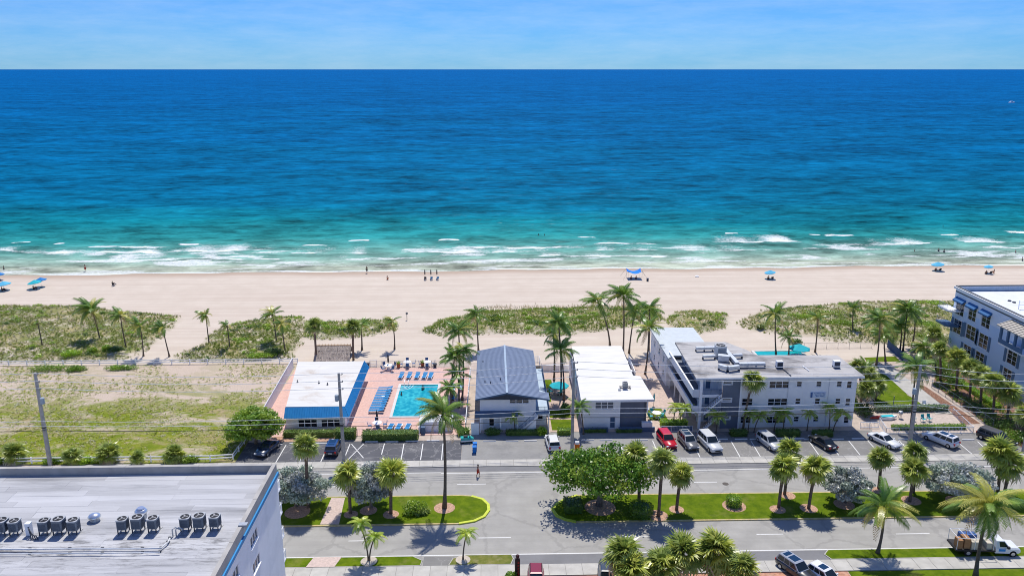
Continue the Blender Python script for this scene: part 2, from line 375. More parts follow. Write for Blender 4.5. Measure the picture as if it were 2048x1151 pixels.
sheet('paver_forecourt', rect(3, 39.4, 55, 76.7), 0.03, REDPV)
sheet('left_forecourt', rect(-22, 2.95, 55, 76.7), 0.03, LOTL)
# --- parking strip
sheet('parking_lot_left', rect(-38.5, -4.6, 104.05, 110.6), 0.035, LOTM)
sheet('parking_lot_middle', rect(-4.58, 25.5, 104.05, 112.9), 0.035, LOTL)
sheet('parking_lot_right', rect(25.52, 82, 104.05, 112.4), 0.035, LOTR)
sheet('side_street', rect(82.05, 130, 102.2, 112.4), 0.035, LOTR)
pk = thing('parking_lines', None, None); pk['kind'] = 'structure'
def stall(p0, p1, wd=0.13):
    a, b = Vector((p0[0], p0[1])), Vector((p1[0], p1[1])); t = (b-a).normalized(); n = Vector((-t.y, t.x)) * wd/2
    MB().face([(*(a-n), 0.043), (*(b-n), 0.043), (*(b+n), 0.043), (*(a+n), 0.043)]).build('stall_line', WHITEL, pk)
def stallpx(*q):
    for (x0, y0, x1, y1) in q: stall(W(x0, y0, .04), W(x1, y1, .04))
stallpx((572,889,551,925),(615,889,598,925),(657,888,640,926),(700,887,690,912),(703,887,727,915),(727,887,692,922),(769,886,763,908),(808,886,802,919),(846,886,841,919),(886,886,883,919),
        (1240,886,1250,912),(1305,880,1320,915),(1388,890,1402,917),(1462,881,1482,916),(1502,881,1523,916),(1543,886,1560,915),(1577,885,1600,915),(1617,880,1640,912),(1660,886,1678,910),
        (1697,880,1724,914),(1735,880,1758,905),(1790,889,1812,908),(1799,881,1814,897),(1786,889,1800,880),(1792,896,1808,887),(1800,903,1814,894),(1837,881,1860,905),(1914,882,1944,907),(1955,882,1982,907))
stops = [('left',x,y) for x,y in ((552,889),(592,887),(642,887),(743,883),(784,883),(824,882),(866,881))] + [('mid',x,y) for x,y in ((979,882),(1024,882),(1061,881),(1175,880),(1212,880),(1283,880))] + \
        [('right',x,y) for x,y in ((1443,878),(1482,878),(1512,878),(1562,877),(1596,877),(1620,878),(1675,878),(1716,877),(1808,878),(1905,880),(1936,879))]
STOPM = M('wheel_stop_white', (0.74, 0.74, 0.73), 0.8, 0.06, 3)
me = MB().rings([[(x, -0.09, 0), (x, 0.09, 0), (x, 0.06, 0.13), (x, -0.06, 0.13)] for x in (-0.95, 0.95)]).mesh('wheel_stop', STOPM)
ORDN = ('first','second','third','fourth','fifth','sixth','seventh','eighth','ninth','tenth','last')
cnt = {}
for side, x, y in stops:
    cnt[side] = cnt.get(side, -1) + 1
    o = inst('wheel_stop', me, None, Matrix.Translation(W(x, y, 0.036)))
    tag(o, {'left': 'white concrete wheel stop by the hedge of the pool yard', 'mid': 'white concrete wheel stop before the two-storey houses', 'right': 'white concrete wheel stop before the three-storey block'}[side] + ', ' + ORDN[cnt[side]] + ' from the left', 'wheel stop', 'wheel stops along the ' + side + ' parking strip')
p = W(1451, 967); tag(MB().cyl((p.x, p.y, 0.021), 0.42, 0.012, 20).build('manhole_cover', M('cast_iron', (0.08, 0.07, 0.06), 0.6)), 'round dark manhole cover in the far carriageway', 'manhole')
# --- vacant lot on the left
def m_lot():
    m, nt, b = newmat('vacant_lot_ground')
    c = mixc(nt, noise(nt, pos(nt), 0.5, 6, 0.65), (0.25, 0.27, 0.03), (0.14, 0.20, 0.012))
    d = noise(nt, pos(nt, (0.55, 1, 1)), 0.20, 7, 0.76, 0.51, 0.66, 0.6)
    c = mixc(nt, d, c, (0.40, 0.315, 0.185))
    c = mixc(nt, math2(nt, 'MULTIPLY', noise(nt, pos(nt, (0.6, 1, 1)), 0.7, 7, 0.76, 0.54, 0.64), 0.75), c, (0.26, 0.20, 0.10))
    c = mixc(nt, math2(nt, 'MULTIPLY', noise(nt, pos(nt, (0.5, 1, 1)), 1.1, 6, 0.74, 0.57, 0.66), 0.7), c, (0.10, 0.15, 0.012))
    sx = node(nt, 'ShaderNodeSeparateXYZ'); nt.links.new(pos(nt), sx.inputs[0])
    g = node(nt, 'ShaderNodeMapRange'); g.inputs[1].default_value = 116; g.inputs[2].default_value = 138; g.inputs[3].default_value = -0.26; g.inputs[4].default_value = 0.8
    nt.links.new(sx.outputs['Y'], g.inputs[0])
    s = noise(nt, pos(nt, (0.6, 1, 1)), 0.15, 7, 0.75, 0.47, 0.60, 0.7)
    s = math2(nt, 'ADD', s, g.outputs[0]); s.node.use_clamp = True
    c = mixc(nt, s, c, (0.56, 0.46, 0.37))
    nt.links.new(c, b.inputs['Base Color']); b.inputs['Roughness'].default_value = 0.95; b.inputs['Specular IOR Level'].default_value = 0.1
    bumpn(nt, b, noise(nt, pos(nt), 3.5, 5, 0.7, 0, 1), 0.9, 0.2); return m
sheet('vacant_lot', rect(-190, -36.7, 104.3, 144.2), 0.045, m_lot())
# --- yards
sheet('pool_deck', [(-38, 112.4), (-4.3, 112.4), (-4.3, 141.2), (-38, 141.2)], 0.036, PINKPV)
sheet('hedge_bed', rect(-33.5, -22.3, 110.7, 112.35), 0.03, MULCHP)
sheet('middle_garden', rect(8.9, 13.4, 113, 139), 0.034, M('garden_paving', (0.50, 0.38, 0.32), 0.9, 0.1, 2))
for q in ((8.9,9.9,124.5,129.5),(9.0,10.6,130.5,134.5),(9.2,12.6,113.6,117.5),(9.2,12.6,118.2,121.0)):
    sheet('garden_lawn', rect(*q), 0.042, LAWN)
sheet('courtyard', rect(24.9, 31.0, 113, 144.5), 0.034, M('courtyard_paving', (0.52, 0.41, 0.35), 0.9, 0.12, 2))
sheet('courtyard_lawn', [(25.1, 116.8), (28.0, 116.8), (27.8, 121.5), (25.0, 121.5)], 0.042, LAWN)
sheet('courtyard_lawn', [(25.0, 126), (27.2, 126), (27.2, 133), (25.0, 133)], 0.042, LAWN)
lawn = [W(1757,738), W(1790,758), W(1815,790), W(1870,820), W(1750,820), W(1742,775)]
sheet('garden_lawn', [p.xy for p in lawn], 0.042, LAWN)
sheet('garden_lawn', [W(*p).xy for p in ((1728,715),(1790,712),(1800,722),(1735,724))], 0.044, LAWN)
sheet('garden_path', [W(*p).xy for p in ((1745,727),(1780,733),(1830,768),(1905,826),(1872,828),(1812,786),(1772,750),(1740,738))], 0.046, CONC)
sheet('mulch_bed', [W(*p).xy for p in ((1832,768),(1850,772),(1960,846),(1925,850),(1905,826))], 0.044, MULCH)
sheet('paved_terrace', [W(*p).xy for p in ((1740,828),(1935,828),(1960,865),(1745,865))], 0.043, M('terrace_paving', (0.50, 0.42, 0.36), 0.9, 0.12, 2))
# ------------------------------------------------ the sea
SEA_Z = -0.25
def sea_mat():
    m, nt, b = newmat('sea_water')
    g = node(nt, 'ShaderNodeNewGeometry'); sx = node(nt, 'ShaderNodeSeparateXYZ'); nt.links.new(g.outputs['Position'], sx.inputs[0])
    d = math2(nt, 'SUBTRACT', sx.outputs['Y'], math2(nt, 'ADD', math2(nt, 'MULTIPLY', sx.outputs['X'], 0.0155), 212.0))
    wv = math2(nt, 'MULTIPLY', math2(nt, 'SUBTRACT', noise(nt, pos(nt, (0.25, 1, 1)), 0.010, 5, 0.6, 0, 1), 0.5), 0.55)
    t = math2(nt, 'ADD', math2(nt, 'DIVIDE', math2(nt, 'LOGARITHM', math2(nt, 'MAXIMUM', d, 3.0), 10.0), 4.6), math2(nt, 'MULTIPLY', wv, 0.22))
    r = node(nt, 'ShaderNodeValToRGB'); nt.links.new(t, r.inputs[0]); cr = r.color_ramp
    STOPS = SEA_STOPS
    while len(cr.elements) < len(STOPS): cr.elements.new(0.5)
    for e, (p, c) in zip(cr.elements, STOPS): e.position = p; e.color = (*c, 1)
    # wave faces: light and shade painted into the colour as streaks, longer with distance
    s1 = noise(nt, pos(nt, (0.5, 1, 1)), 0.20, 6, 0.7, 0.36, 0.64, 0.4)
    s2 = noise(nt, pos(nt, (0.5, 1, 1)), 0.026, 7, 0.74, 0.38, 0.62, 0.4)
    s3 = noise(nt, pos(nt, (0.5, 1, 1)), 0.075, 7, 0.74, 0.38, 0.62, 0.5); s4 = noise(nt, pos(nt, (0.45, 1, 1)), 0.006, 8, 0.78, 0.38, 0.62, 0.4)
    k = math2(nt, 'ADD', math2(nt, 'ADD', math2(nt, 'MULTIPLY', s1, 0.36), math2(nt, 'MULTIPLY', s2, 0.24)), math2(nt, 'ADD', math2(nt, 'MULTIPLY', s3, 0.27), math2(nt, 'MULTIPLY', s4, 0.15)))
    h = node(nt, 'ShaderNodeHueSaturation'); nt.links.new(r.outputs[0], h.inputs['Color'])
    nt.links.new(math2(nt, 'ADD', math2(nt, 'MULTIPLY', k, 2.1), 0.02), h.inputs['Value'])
    # foam
    at = node(nt, 'ShaderNodeAttribute', attribute_name='foam')
    lace = noise(nt, pos(nt, (0.55, 1, 1)), 1.25, 8, 0.74, 0.30, 0.70, 1.3)
    f = math2(nt, 'SUBTRACT', math2(nt, 'MULTIPLY', at.outputs['Fac'], 1.9), lace)
    f = math2(nt, 'MULTIPLY', f, 1.5); f.node.use_clamp = True
    cap = noise(nt, pos(nt, (0.30, 1, 1)), 0.20, 8, 0.75, 0.735, 0.76, 0.8)           # scattered white caps
    cap = math2(nt, 'MULTIPLY', cap, 0.55)
    f = math2(nt, 'MAXIMUM', f, cap)
    c = mixc(nt, f, h.outputs[0], (0.72, 0.75, 0.75))
    nt.nodes.remove(b)
    df = node(nt, 'ShaderNodeBsdfDiffuse'); nt.links.new(c, df.inputs['Color'])
    gl = node(nt, 'ShaderNodeBsdfGlossy', Roughness=0.28); fr = node(nt, 'ShaderNodeFresnel', IOR=1.33)
    # a wind-roughened surface never reaches full grazing reflection: waves hide their own far faces
    fac = math2(nt, 'MULTIPLY', math2(nt, 'MINIMUM', fr.outputs[0], 0.014), math2(nt, 'SUBTRACT', 1.0, f))
    ms = node(nt, 'ShaderNodeMixShader'); nt.links.new(fac, ms.inputs[0]); nt.links.new(df.outputs[0], ms.inputs[1]); nt.links.new(gl.outputs[0], ms.inputs[2])
    nt.links.new(ms.outputs[0], nt.nodes['Material Output'].inputs['Surface'])
    hgt = math2(nt, 'ADD', math2(nt, 'MULTIPLY', noise(nt, pos(nt, (0.3, 1, 1)), 0.5, 5, 0.6, 0, 1), 0.35), math2(nt, 'MULTIPLY', noise(nt, pos(nt, (0.22, 1, 1)), 0.13, 5, 0.6, 0, 1), 1.1))
    hgt = math2(nt, 'ADD', hgt, math2(nt, 'MULTIPLY', noise(nt, pos(nt, (0.2, 1, 1)), 0.03, 4, 0.6, 0, 1), 2.5))
    bp = node(nt, 'ShaderNodeBump', Strength=0.9, Distance=1.1); nt.links.new(hgt, bp.inputs['Height'])
    for q in (df, gl, fr): nt.links.new(bp.outputs[0], q.inputs['Normal'])
    return m
def seapt(y): return math.log10(max(3.0, W(1024, y, SEA_Z).y - 212.0)) / 4.6
SEA_STOPS = [(seapt(y), c) for y, c in ((531,(0.33,0.37,0.29)),(518,(0.20,0.31,0.255)),(500,(0.10,0.265,0.23)),(475,(0.022,0.205,0.205)),(445,(0.004,0.152,0.19)),
             (410,(0.001,0.114,0.20)),(360,(0.0006,0.102,0.212)),(280,(0.0004,0.094,0.228)),(200,(0.0003,0.086,0.245)),(150,(0.0003,0.090,0.28)))]
BREAK = [  # x0, x1, near edge, far edge, density
 (72,345,507,497,.9),(158,345,496,490,.9),(320,556,503,485,.8),(352,400,489,486,1),(560,745,508,487,.55),(372,400,519,517,.9),(424,488,521,517,.7),(497,562,521,516,.8),(420,458,534,531,.8),(530,580,534,531,.9),
 (694,741,482,478,1),(874,922,482,478,1),(792,1068,506,490,.85),(880,1160,497,491,.9),(1064,1238,513,503,.7),(1185,1322,489,484,1),(1185,1325,501,487,.65),(1250,1300,514,511,.6),(1300,1345,514,510,.6),(925,1000,525,521,.6),(840,890,530,527,.6),
 (1420,1612,485,467,.9),(1352,1560,502,485,.6),(1620,1645,471,468,.9),(1648,1714,472,467,1),(1740,1872,488,472,.7),(1880,1922,471,466,1),(1920,2034,486,472,.85),(2015,2120,467,461,1),(1450,1480,468,464,.9),(1562,1602,512,509,.6),(1150,1195,476,473,.7),(105,128,489,486,.9),(20,60,486,482,.6),(-120,40,503,490,.6),(-200,-90,520,512,.7),(2060,2200,492,476,.7),
 (600,660,492,488,.7),(1600,1640,498,494,.5)]
xs = np.arange(-210, 240.1, 0.75); ds = np.concatenate([np.arange(-5, 50, 0.4), np.arange(50, 96, 1.0)])
X, D = np.meshgrid(xs, ds)
SH = 216.9 + 0.0155*X + 0.55*np.sin(X*0.07) + 0.45*np.sin(X*0.19+1) + 0.2*np.sin(X*0.43)
Y = 216.9 + 0.0155*X + D
foam = np.zeros_like(X); Z = np.full_like(X, SEA_Z)
fade = np.clip((94 - D) / 20, 0, 1)
for wl, am, ph in ((9.5, 0.06, 0.3), (6.1, 0.04, 1.9), (3.7, 0.025, 4.0)):
    Z += am * fade * np.clip((D-1)/8, 0, 1) * np.sin((Y + 1.6*np.sin(X*0.11+ph) + 0.9*np.sin(X*0.041*wl+ph)) * 2*np.pi/wl + ph)
for i, (x0, x1, y0, y1, q) in enumerate(BREAK):
    a, b = W(x0, y0, SEA_Z), W(x1, y0, SEA_Z); dep = max(0.9, W((x0+x1)/2, y1, SEA_Z).y - W((x0+x1)/2, y0, SEA_Z).y)
    u = (X - a.x) / (b.x - a.x); yf = a.y + (b.y - a.y)*u + 0.7*np.sin(X*0.21+i*2.1) + 0.35*np.sin(X*0.63+i)
    v = (Y - yf) / dep
    q = q*(0.72 if dep < 2.3 else 1.0)
    ends = np.clip(np.minimum(u, 1-u) * 7, 0, 1); mod = 0.75 + 0.35*np.sin(X*0.37+i*1.7)*np.sin(X*0.13+i)
    front = np.clip((v*dep + 0.25)/0.4, 0, 1) * np.clip(1.0 - (v*dep - 0.7)/0.9, 0, 1)
    back = np.clip((v*dep)/0.5, 0, 1) * np.clip(1 - v, 0, 1)**0.45
    foam = np.maximum(foam, ends * np.clip(q*(1.0*front*np.clip(0.35+0.9*np.sin(X*0.29+i*2.3)*np.sin(X*0.117+i)+0.3*np.sin(X*1.3+i),0,1) + 0.80*back*mod), 0, 1))
    Z += ends * 0.26 * q * np.exp(-((v*dep - 0.9)/1.1)**2)
wash = np.exp(-((Y - SH - 0.9)/0.75)**2) * (0.66 + 0.28*np.sin(X*0.16)*np.sin(X*0.057+2))
wash2 = np.exp(-((Y - SH - 4.2 - 1.2*np.sin(X*0.09))/0.8)**2) * np.clip(np.sin(X*0.083+1)*0.5, 0, 1)
foam = np.maximum(foam, np.maximum(wash, wash2))
def field(sx, sy, seed):
    g = np.random.RandomState(seed).rand(int(110/sy)+4, int(460/sx)+4); u = (X+210)/sx; v = (D+5)/sy
    i, j = u.astype(int), v.astype(int); fu, fv = u-i, v-j; fu = fu*fu*(3-2*fu); fv = fv*fv*(3-2*fv)
    return (g[j,i]*(1-fu)+g[j,i+1]*fu)*(1-fv) + (g[j+1,i]*(1-fu)+g[j+1,i+1]*fu)*fv
patch = 0.6*field(17, 4.2, 3) + 0.4*field(5, 1.7, 4)
zone = np.clip((D-4)/5, 0, 1)*np.clip((36-D)/9, 0, 1); zone2 = np.clip((D+1)/1.5, 0, 1)*np.clip((9-D)/5, 0, 1)
foam = np.maximum(foam, zone*np.clip((patch-0.475)*2.3, 0, 0.52))
foam = np.maximum(foam, zone2*np.clip((field(11, 1.6, 9)-0.48)*1.5, 0, 0.45))
foam = np.maximum(foam, 0.13*np.exp(-((D-14)/15)**2))
mb = MB(); n = len(xs); mb.v = list(zip(X.ravel().tolist(), Y.ravel().tolist(), Z.ravel().tolist()))
for j in range(len(ds)-1):
    o = j*n
    for i in range(n-1): mb.f.append((o+i, o+i+1, o+n+i+1, o+n+i))
fv = foam.ravel().tolist()
def far(x0, x1, d0, d1, X0=None, X1=None):
    X0 = x0 if X0 is None else X0; X1 = x1 if X1 is None else X1
    i = len(mb.v)
    for x, d in ((x0, d0), (x1, d0), (X1, d1), (X0, d1)): mb.v.append((x, 216.9 + 0.0155*(max(-210, min(240, x)) if d < 299 else 0) + d, SEA_Z)); fv.append(0.0)
    mb.f.append((i, i+1, i+2, i+3))
dl = float(ds[-1])
far(-3000, -210, -5, dl); far(240, 3000, -5, dl)
far(-3000, -210, dl, 300); far(-210, 240, dl, 300); far(240, 3000, dl, 300)
prev = 300; px0, px1 = -3000, 3000
for d in ( 900, 3000, 9000, 27000, 80000):
    q = 3000 + d*1.3; far(px0, px1, prev, d, -q, q); prev = d; px0, px1 = -q, q
mb.mi = [0]*len(mb.f)
so = mb.build('sea', sea_mat(), smooth=True); so['kind'] = 'structure'
a = so.data.attributes.new('foam', 'FLOAT', 'POINT'); a.data.foreach_set('value', fv)
# ------------------------------------------------ buildings
WHITEW = M('white_stucco', (0.90, 0.905, 0.91), 0.8, 0.03, 0.6, 0.0, 20, dirt=(0.80, 0.81, 0.82), dscale=0.4)
GREYW = M('slate_grey_stucco', (0.15, 0.175, 0.225), 0.8, 0.08, 0.8, 0.15, 20)
PALEG = M('pale_grey_stucco', (0.68, 0.71, 0.75), 0.8, 0.06, 0.8)
NAVY = M('navy_paint', (0.075, 0.13, 0.22), 0.6, 0.08, 1.0)
BLUEM = M('bright_blue_metal', (0.022, 0.245, 0.55), 0.45, 0.06, 1.0, spec=0.4)
TRIMW = M('white_trim', (0.88, 0.89, 0.90), 0.6, 0.03, 2.0)
DARKT = M('dark_trim', (0.045, 0.055, 0.075), 0.6, 0.1, 2.0)
METAL = M('galvanised_metal', (0.42, 0.45, 0.48), 0.4, 0.12, 3.0, metal=0.6)
WOODP = M('weathered_wood', (0.27, 0.25, 0.23), 0.9, 0.15, 3.0, 0.3, 12, stretch=(4, 4, 0.4))
def m_glass(name, c=(0.012, 0.017, 0.028)):
    m, nt, b = newmat(name); b.inputs['Base Color'].default_value = (*c, 1); b.inputs['Roughness'].default_value = 0.06; b.inputs['Specular IOR Level'].default_value = 0.6
    MC[name] = m; return m
GLASS = m_glass('window_glass'); GLASSB = m_glass('blue_tinted_glass', (0.01, 0.035, 0.08))
def m_membrane(name, col, stain, sc=0.22, lo=0.5, hi=0.72, stretch=(0.35, 1, 1), pale_patch=None, band=None, rv=0.10):
    m, nt, b = newmat(name); MC[name] = m
    c = mixc(nt, noise(nt, pos(nt, (0.12, 1.2, 1)), 1.2, 6, 0.65), tuple(x * 0.90 for x in col), tuple(min(0.95, x * 1.06) for x in col))
    c = mixc(nt, noise(nt, pos(nt, stretch), sc, 8, 0.7, lo, hi, 0.5), c, stain)
    if pale_patch: c = mixc(nt, noise(nt, pos(nt), sc * 1.7, 6, 0.7, 0.60, 0.78), c, pale_patch)  # paler patches scattered at random over the membrane
    if band:   # soot and ponding marks along the row of machines
        sx = node(nt, 'ShaderNodeSeparateXYZ'); nt.links.new(pos(nt), sx.inputs[0]); mid, hw = (band[0]+band[1])/2, (band[1]-band[0])/2
        bm = math2(nt, 'SUBTRACT', 1.0, math2(nt, 'DIVIDE', math2(nt, 'ABSOLUTE', math2(nt, 'SUBTRACT', sx.outputs['Y'], mid)), hw)); bm.node.use_clamp = True
        sp = noise(nt, pos(nt, (0.3, 1.4, 1)), 1.3, 8, 0.78, 0.50, 0.62, 0.4)
        c = mixc(nt, math2(nt, 'MULTIPLY', bm, sp), c, (0.10, 0.10, 0.105))
    oi = node(nt, 'ShaderNodeObjectInfo'); h = node(nt, 'ShaderNodeHueSaturation'); nt.links.new(c, h.inputs['Color'])
    nt.links.new(math2(nt, 'ADD', math2(nt, 'MULTIPLY', oi.outputs['Random'], rv), 1 - rv/2), h.inputs['Value'])
    nt.links.new(h.outputs[0], b.inputs['Base Color']); b.inputs['Roughness'].default_value = 0.75; b.inputs['Specular IOR Level'].default_value = 0.25
    bumpn(nt, b, noise(nt, pos(nt), 3, 5, 0.6, 0, 1), 0.25, 0.05); return m
ROOFWHITE = m_membrane('white_roof_coating', (0.72, 0.715, 0.70), (0.58, 0.56, 0.53), 0.25, 0.52, 0.8)
ROOFCREAM = m_membrane('weathered_white_roof', (0.66, 0.65, 0.615), (0.47, 0.38, 0.30), 0.20, 0.52, 0.78, (1, 1, 1))
ROOFGREY = m_membrane('silver_roof_membrane', (0.45, 0.455, 0.47), (0.20, 0.205, 0.22), 0.40, 0.53, 0.72, (0.10, 1, 1), None, (57.5, 66.5), 0.22)
ROOFSTAIN = m_membrane('stained_grey_roof', (0.42, 0.41, 0.40), (0.11, 0.105, 0.105), 0.20, 0.47, 0.64, (0.5, 1, 1), (0.55, 0.53, 0.50))
ROOFPALE = M('pale_blue_roof', (0.52, 0.57, 0.60), 0.7, 0.05, 1.0)

def wall(parent, o, u, w, h, ops, mat, th=0.16, name='wall'):
    """a wall with real openings: o outer lower corner, u direction along it; outside is to the right of u"""
    o = Vector(o); u = Vector((u[0], u[1], 0)).normalized(); n = Vector((u.y, -u.x, 0)); mb = MB()
    us = sorted({0.0, w} | {q for a in ops for q in (a[0], a[2])}); vs_ = sorted({0.0, h} | {q for a in ops for q in (a[1], a[3])})
    P = lambda a, b, d=0.0: o + u * a + Vector((0, 0, b)) - n * d
    for i in range(len(us) - 1):
        for j in range(len(vs_) - 1):
            a, b, c, d = us[i], vs_[j], us[i+1], vs_[j+1]; mu, mv = (a + c)/2, (b + d)/2
            if any(q[0] < mu < q[2] and q[1] < mv < q[3] for q in ops): continue
            mb.face([P(a, b), P(c, b), P(c, d), P(a, d)])
    for (a, b, c, d) in ops:
        mb.face([P(a, b), P(c, b), P(c, b, th), P(a, b, th)]); mb.face([P(a, d), P(a, d, th), P(c, d, th), P(c, d)])
        mb.face([P(a, b), P(a, b, th), P(a, d, th), P(a, d)]); mb.face([P(c, b), P(c, d), P(c, d, th), P(c, b, th)])
    return mb.build(name, mat, parent)
def window(parent, o, u, op, cols=1, rows=2, fr=None, gl=None, fw=0.07, d0=0.03, name='window', sill=True, surround=0.0):
    o = Vector(o); u = Vector((u[0], u[1], 0)).normalized(); n = Vector((u.y, -u.x, 0)); up = Vector((0, 0, 1)); mb = MB(); fr = fr or TRIMW
    a, b, c, d = op; P = lambda q, r, s: o + u*q + up*r - n*s
    def bar(q0, r0, q1, r1, s0, s1):
        i = len(mb.v); mb.v += [tuple(P(*t)) for t in ((q0,r0,s0),(q1,r0,s0),(q1,r1,s0),(q0,r1,s0),(q0,r0,s1),(q1,r0,s1),(q1,r1,s1),(q0,r1,s1))]
        for f in ((0,1,2,3),(7,6,5,4),(4,5,1,0),(5,6,2,1),(6,7,3,2),(7,4,0,3)): mb.f.append(tuple(i+k for k in f)); mb.mi.append(0)
    e = 0.004
    bar(a+e, b+e, a+fw, d-e, d0, .15); bar(c-fw, b+e, c-e, d-e, d0, .15); bar(a+fw+e, b+e, c-fw-e, b+fw, d0+e, .149); bar(a+fw+e, d-fw, c-fw-e, d-e, d0+e, .149)
    for k in range(1, cols): x = a + (c-a)*k/cols; bar(x-fw*.6, b+fw+e, x+fw*.6, d-fw-e, d0+2*e, .148)
    for k in range(1, rows): y = b + (d-b)*k/rows; bar(a+fw+e, y-fw*.45, c-fw-e, y+fw*.45, d0+3*e, .147)
    if sill: bar(a-.06, b-.09, c+.06, b-.01, -.07, -.003)
    if surround:
        s = surround
        bar(a-s, d+.01, c+s, d+s, -.05, -.003); bar(a-s, b-s, c+s, b-.1 if sill else b-.01, -.05, -.003); bar(a-s, b-.005, a-.01, d+.005, -.048, -.003); bar(c+.01, b-.005, c+s, d+.005, -.048, -.003)
    wo = mb.build(name, fr, parent)
    for k in range(cols):
        for j in range(rows):
            x0, x1 = a + (c-a)*k/cols + .01, a + (c-a)*(k+1)/cols - .01; y0, y1 = b + (d-b)*j/rows + .01, b + (d-b)*(j+1)/rows - .01
            MB().face([P(x0,y0,.11), P(x1,y0,.11), P(x1,y1,.11), P(x0,y1,.11)]).build('pane', gl or GLASS, wo)
    return wo
def rail(parent, pts, h, mat, name='railing', gap=0.14, r=0.022, slats=True):
    mb = MB()
    for a, b in zip(pts[:-1], pts[1:]):
        a, b = Vector(a), Vector(b); n = max(1, int((b-a).length / gap)); up = Vector((0, 0, h))
        mb.tube([a+up, b+up], r*1.6, 6); mb.tube([a+Vector((0,0,.1)), b+Vector((0,0,.1))], r*1.2, 4)
        for k in range(n+1):
            if slats or k % 8 == 0: p = a.lerp(b, k/n); mb.tube([p, p+up], r*(1.6 if k % 8 == 0 else .75), 4)
    return mb.build(name, mat, parent)
def wpx(px0, px1, py0, py1, Y, o):
    """opening in a wall facing the street at depth Y from photo points"""
    a, b = HT(px0, py1, Y), HT(px1, py0, Y); return (round(a.x-o[0], 2), round(a.z-o[2], 2), round(b.x-o[0], 2), round(b.z-o[2], 2))
def rooftop_ac(name, label, p, s=1.0, rz=0.0, mats=None, group=None, legs=0.18):
    """condensing unit: louvred case, round fan grille on top, feet"""
    t = thing(name, label, 'air conditioner', p, rz, group); a = 0.42*s; h = 0.85*s; body = mats or M('condenser_grey_blue', (0.17, 0.20, 0.235), 0.5, 0.15, 2, metal=0.3)
    r = 0.1*s; oct_ = [(-a+r,-a),(a-r,-a),(a,-a+r),(a,a-r),(a-r,a),(-a+r,a),(-a,a-r),(-a,-a+r)]
    MB().prism(oct_, legs, legs+h).build('case', body, t)
    mb = MB()
    for k in range(9):
        z = legs + h*(0.1 + 0.085*k)
        mb.b2(-a+r*1.1, a-r*1.1, -a-.018, -a-.003, z, z+.03*s); mb.b2(a+.003, a+.018, -a+r*1.1, a-r*1.1, z, z+.03*s)
    o = mb.build('louvre', M('louvre_dark', (0.07, 0.09, 0.12), 0.5, 0.1, 3), t); o['kind'] = 'stuff'
    lid = MB().prism([(q[0]*1.06, q[1]*1.06) for q in oct_], legs+h+.002, legs+h+.06).build('lid', M('condenser_lid', (0.40, 0.42, 0.44), 0.5, 0.1, 2), t)
    g = MB().cyl((0, 0, legs+h+.062), a*.9, .012, 20).build('fan_opening', M('fan_black', (0.012, 0.013, 0.016), 0.6), t)
    mb = MB()
    for q in range(3): mb.box((cos(q*2.1)*a*.38, sin(q*2.1)*a*.38, legs+h+.082), (a*.62, a*.24, .012), q*2.1)
    mb.cyl((0, 0, legs+h+.076), a*.22, .035, 10); mb.build('fan', M('fan_grey', (0.33, 0.33, 0.33), 0.5), g)
    mb = MB()
    for x in (-1, 1): mb.b2(x*a*.8-.05, x*a*.8+.05, -a*1.5, a*1.7, 0, .07)
    mb.build('support_rail', M('rail_grey', (0.5, 0.5, 0.48)), t)
    mb = MB()
    for x in (-1, 1):
        for y in (-1, 1): mb.b2(x*a*.8-.04, x*a*.8+.04, y*a*.8-.04, y*a*.8+.04, .071, legs-.001)
    f = mb.build('feet', DARKT, t); f['kind'] = 'stuff'
    return t

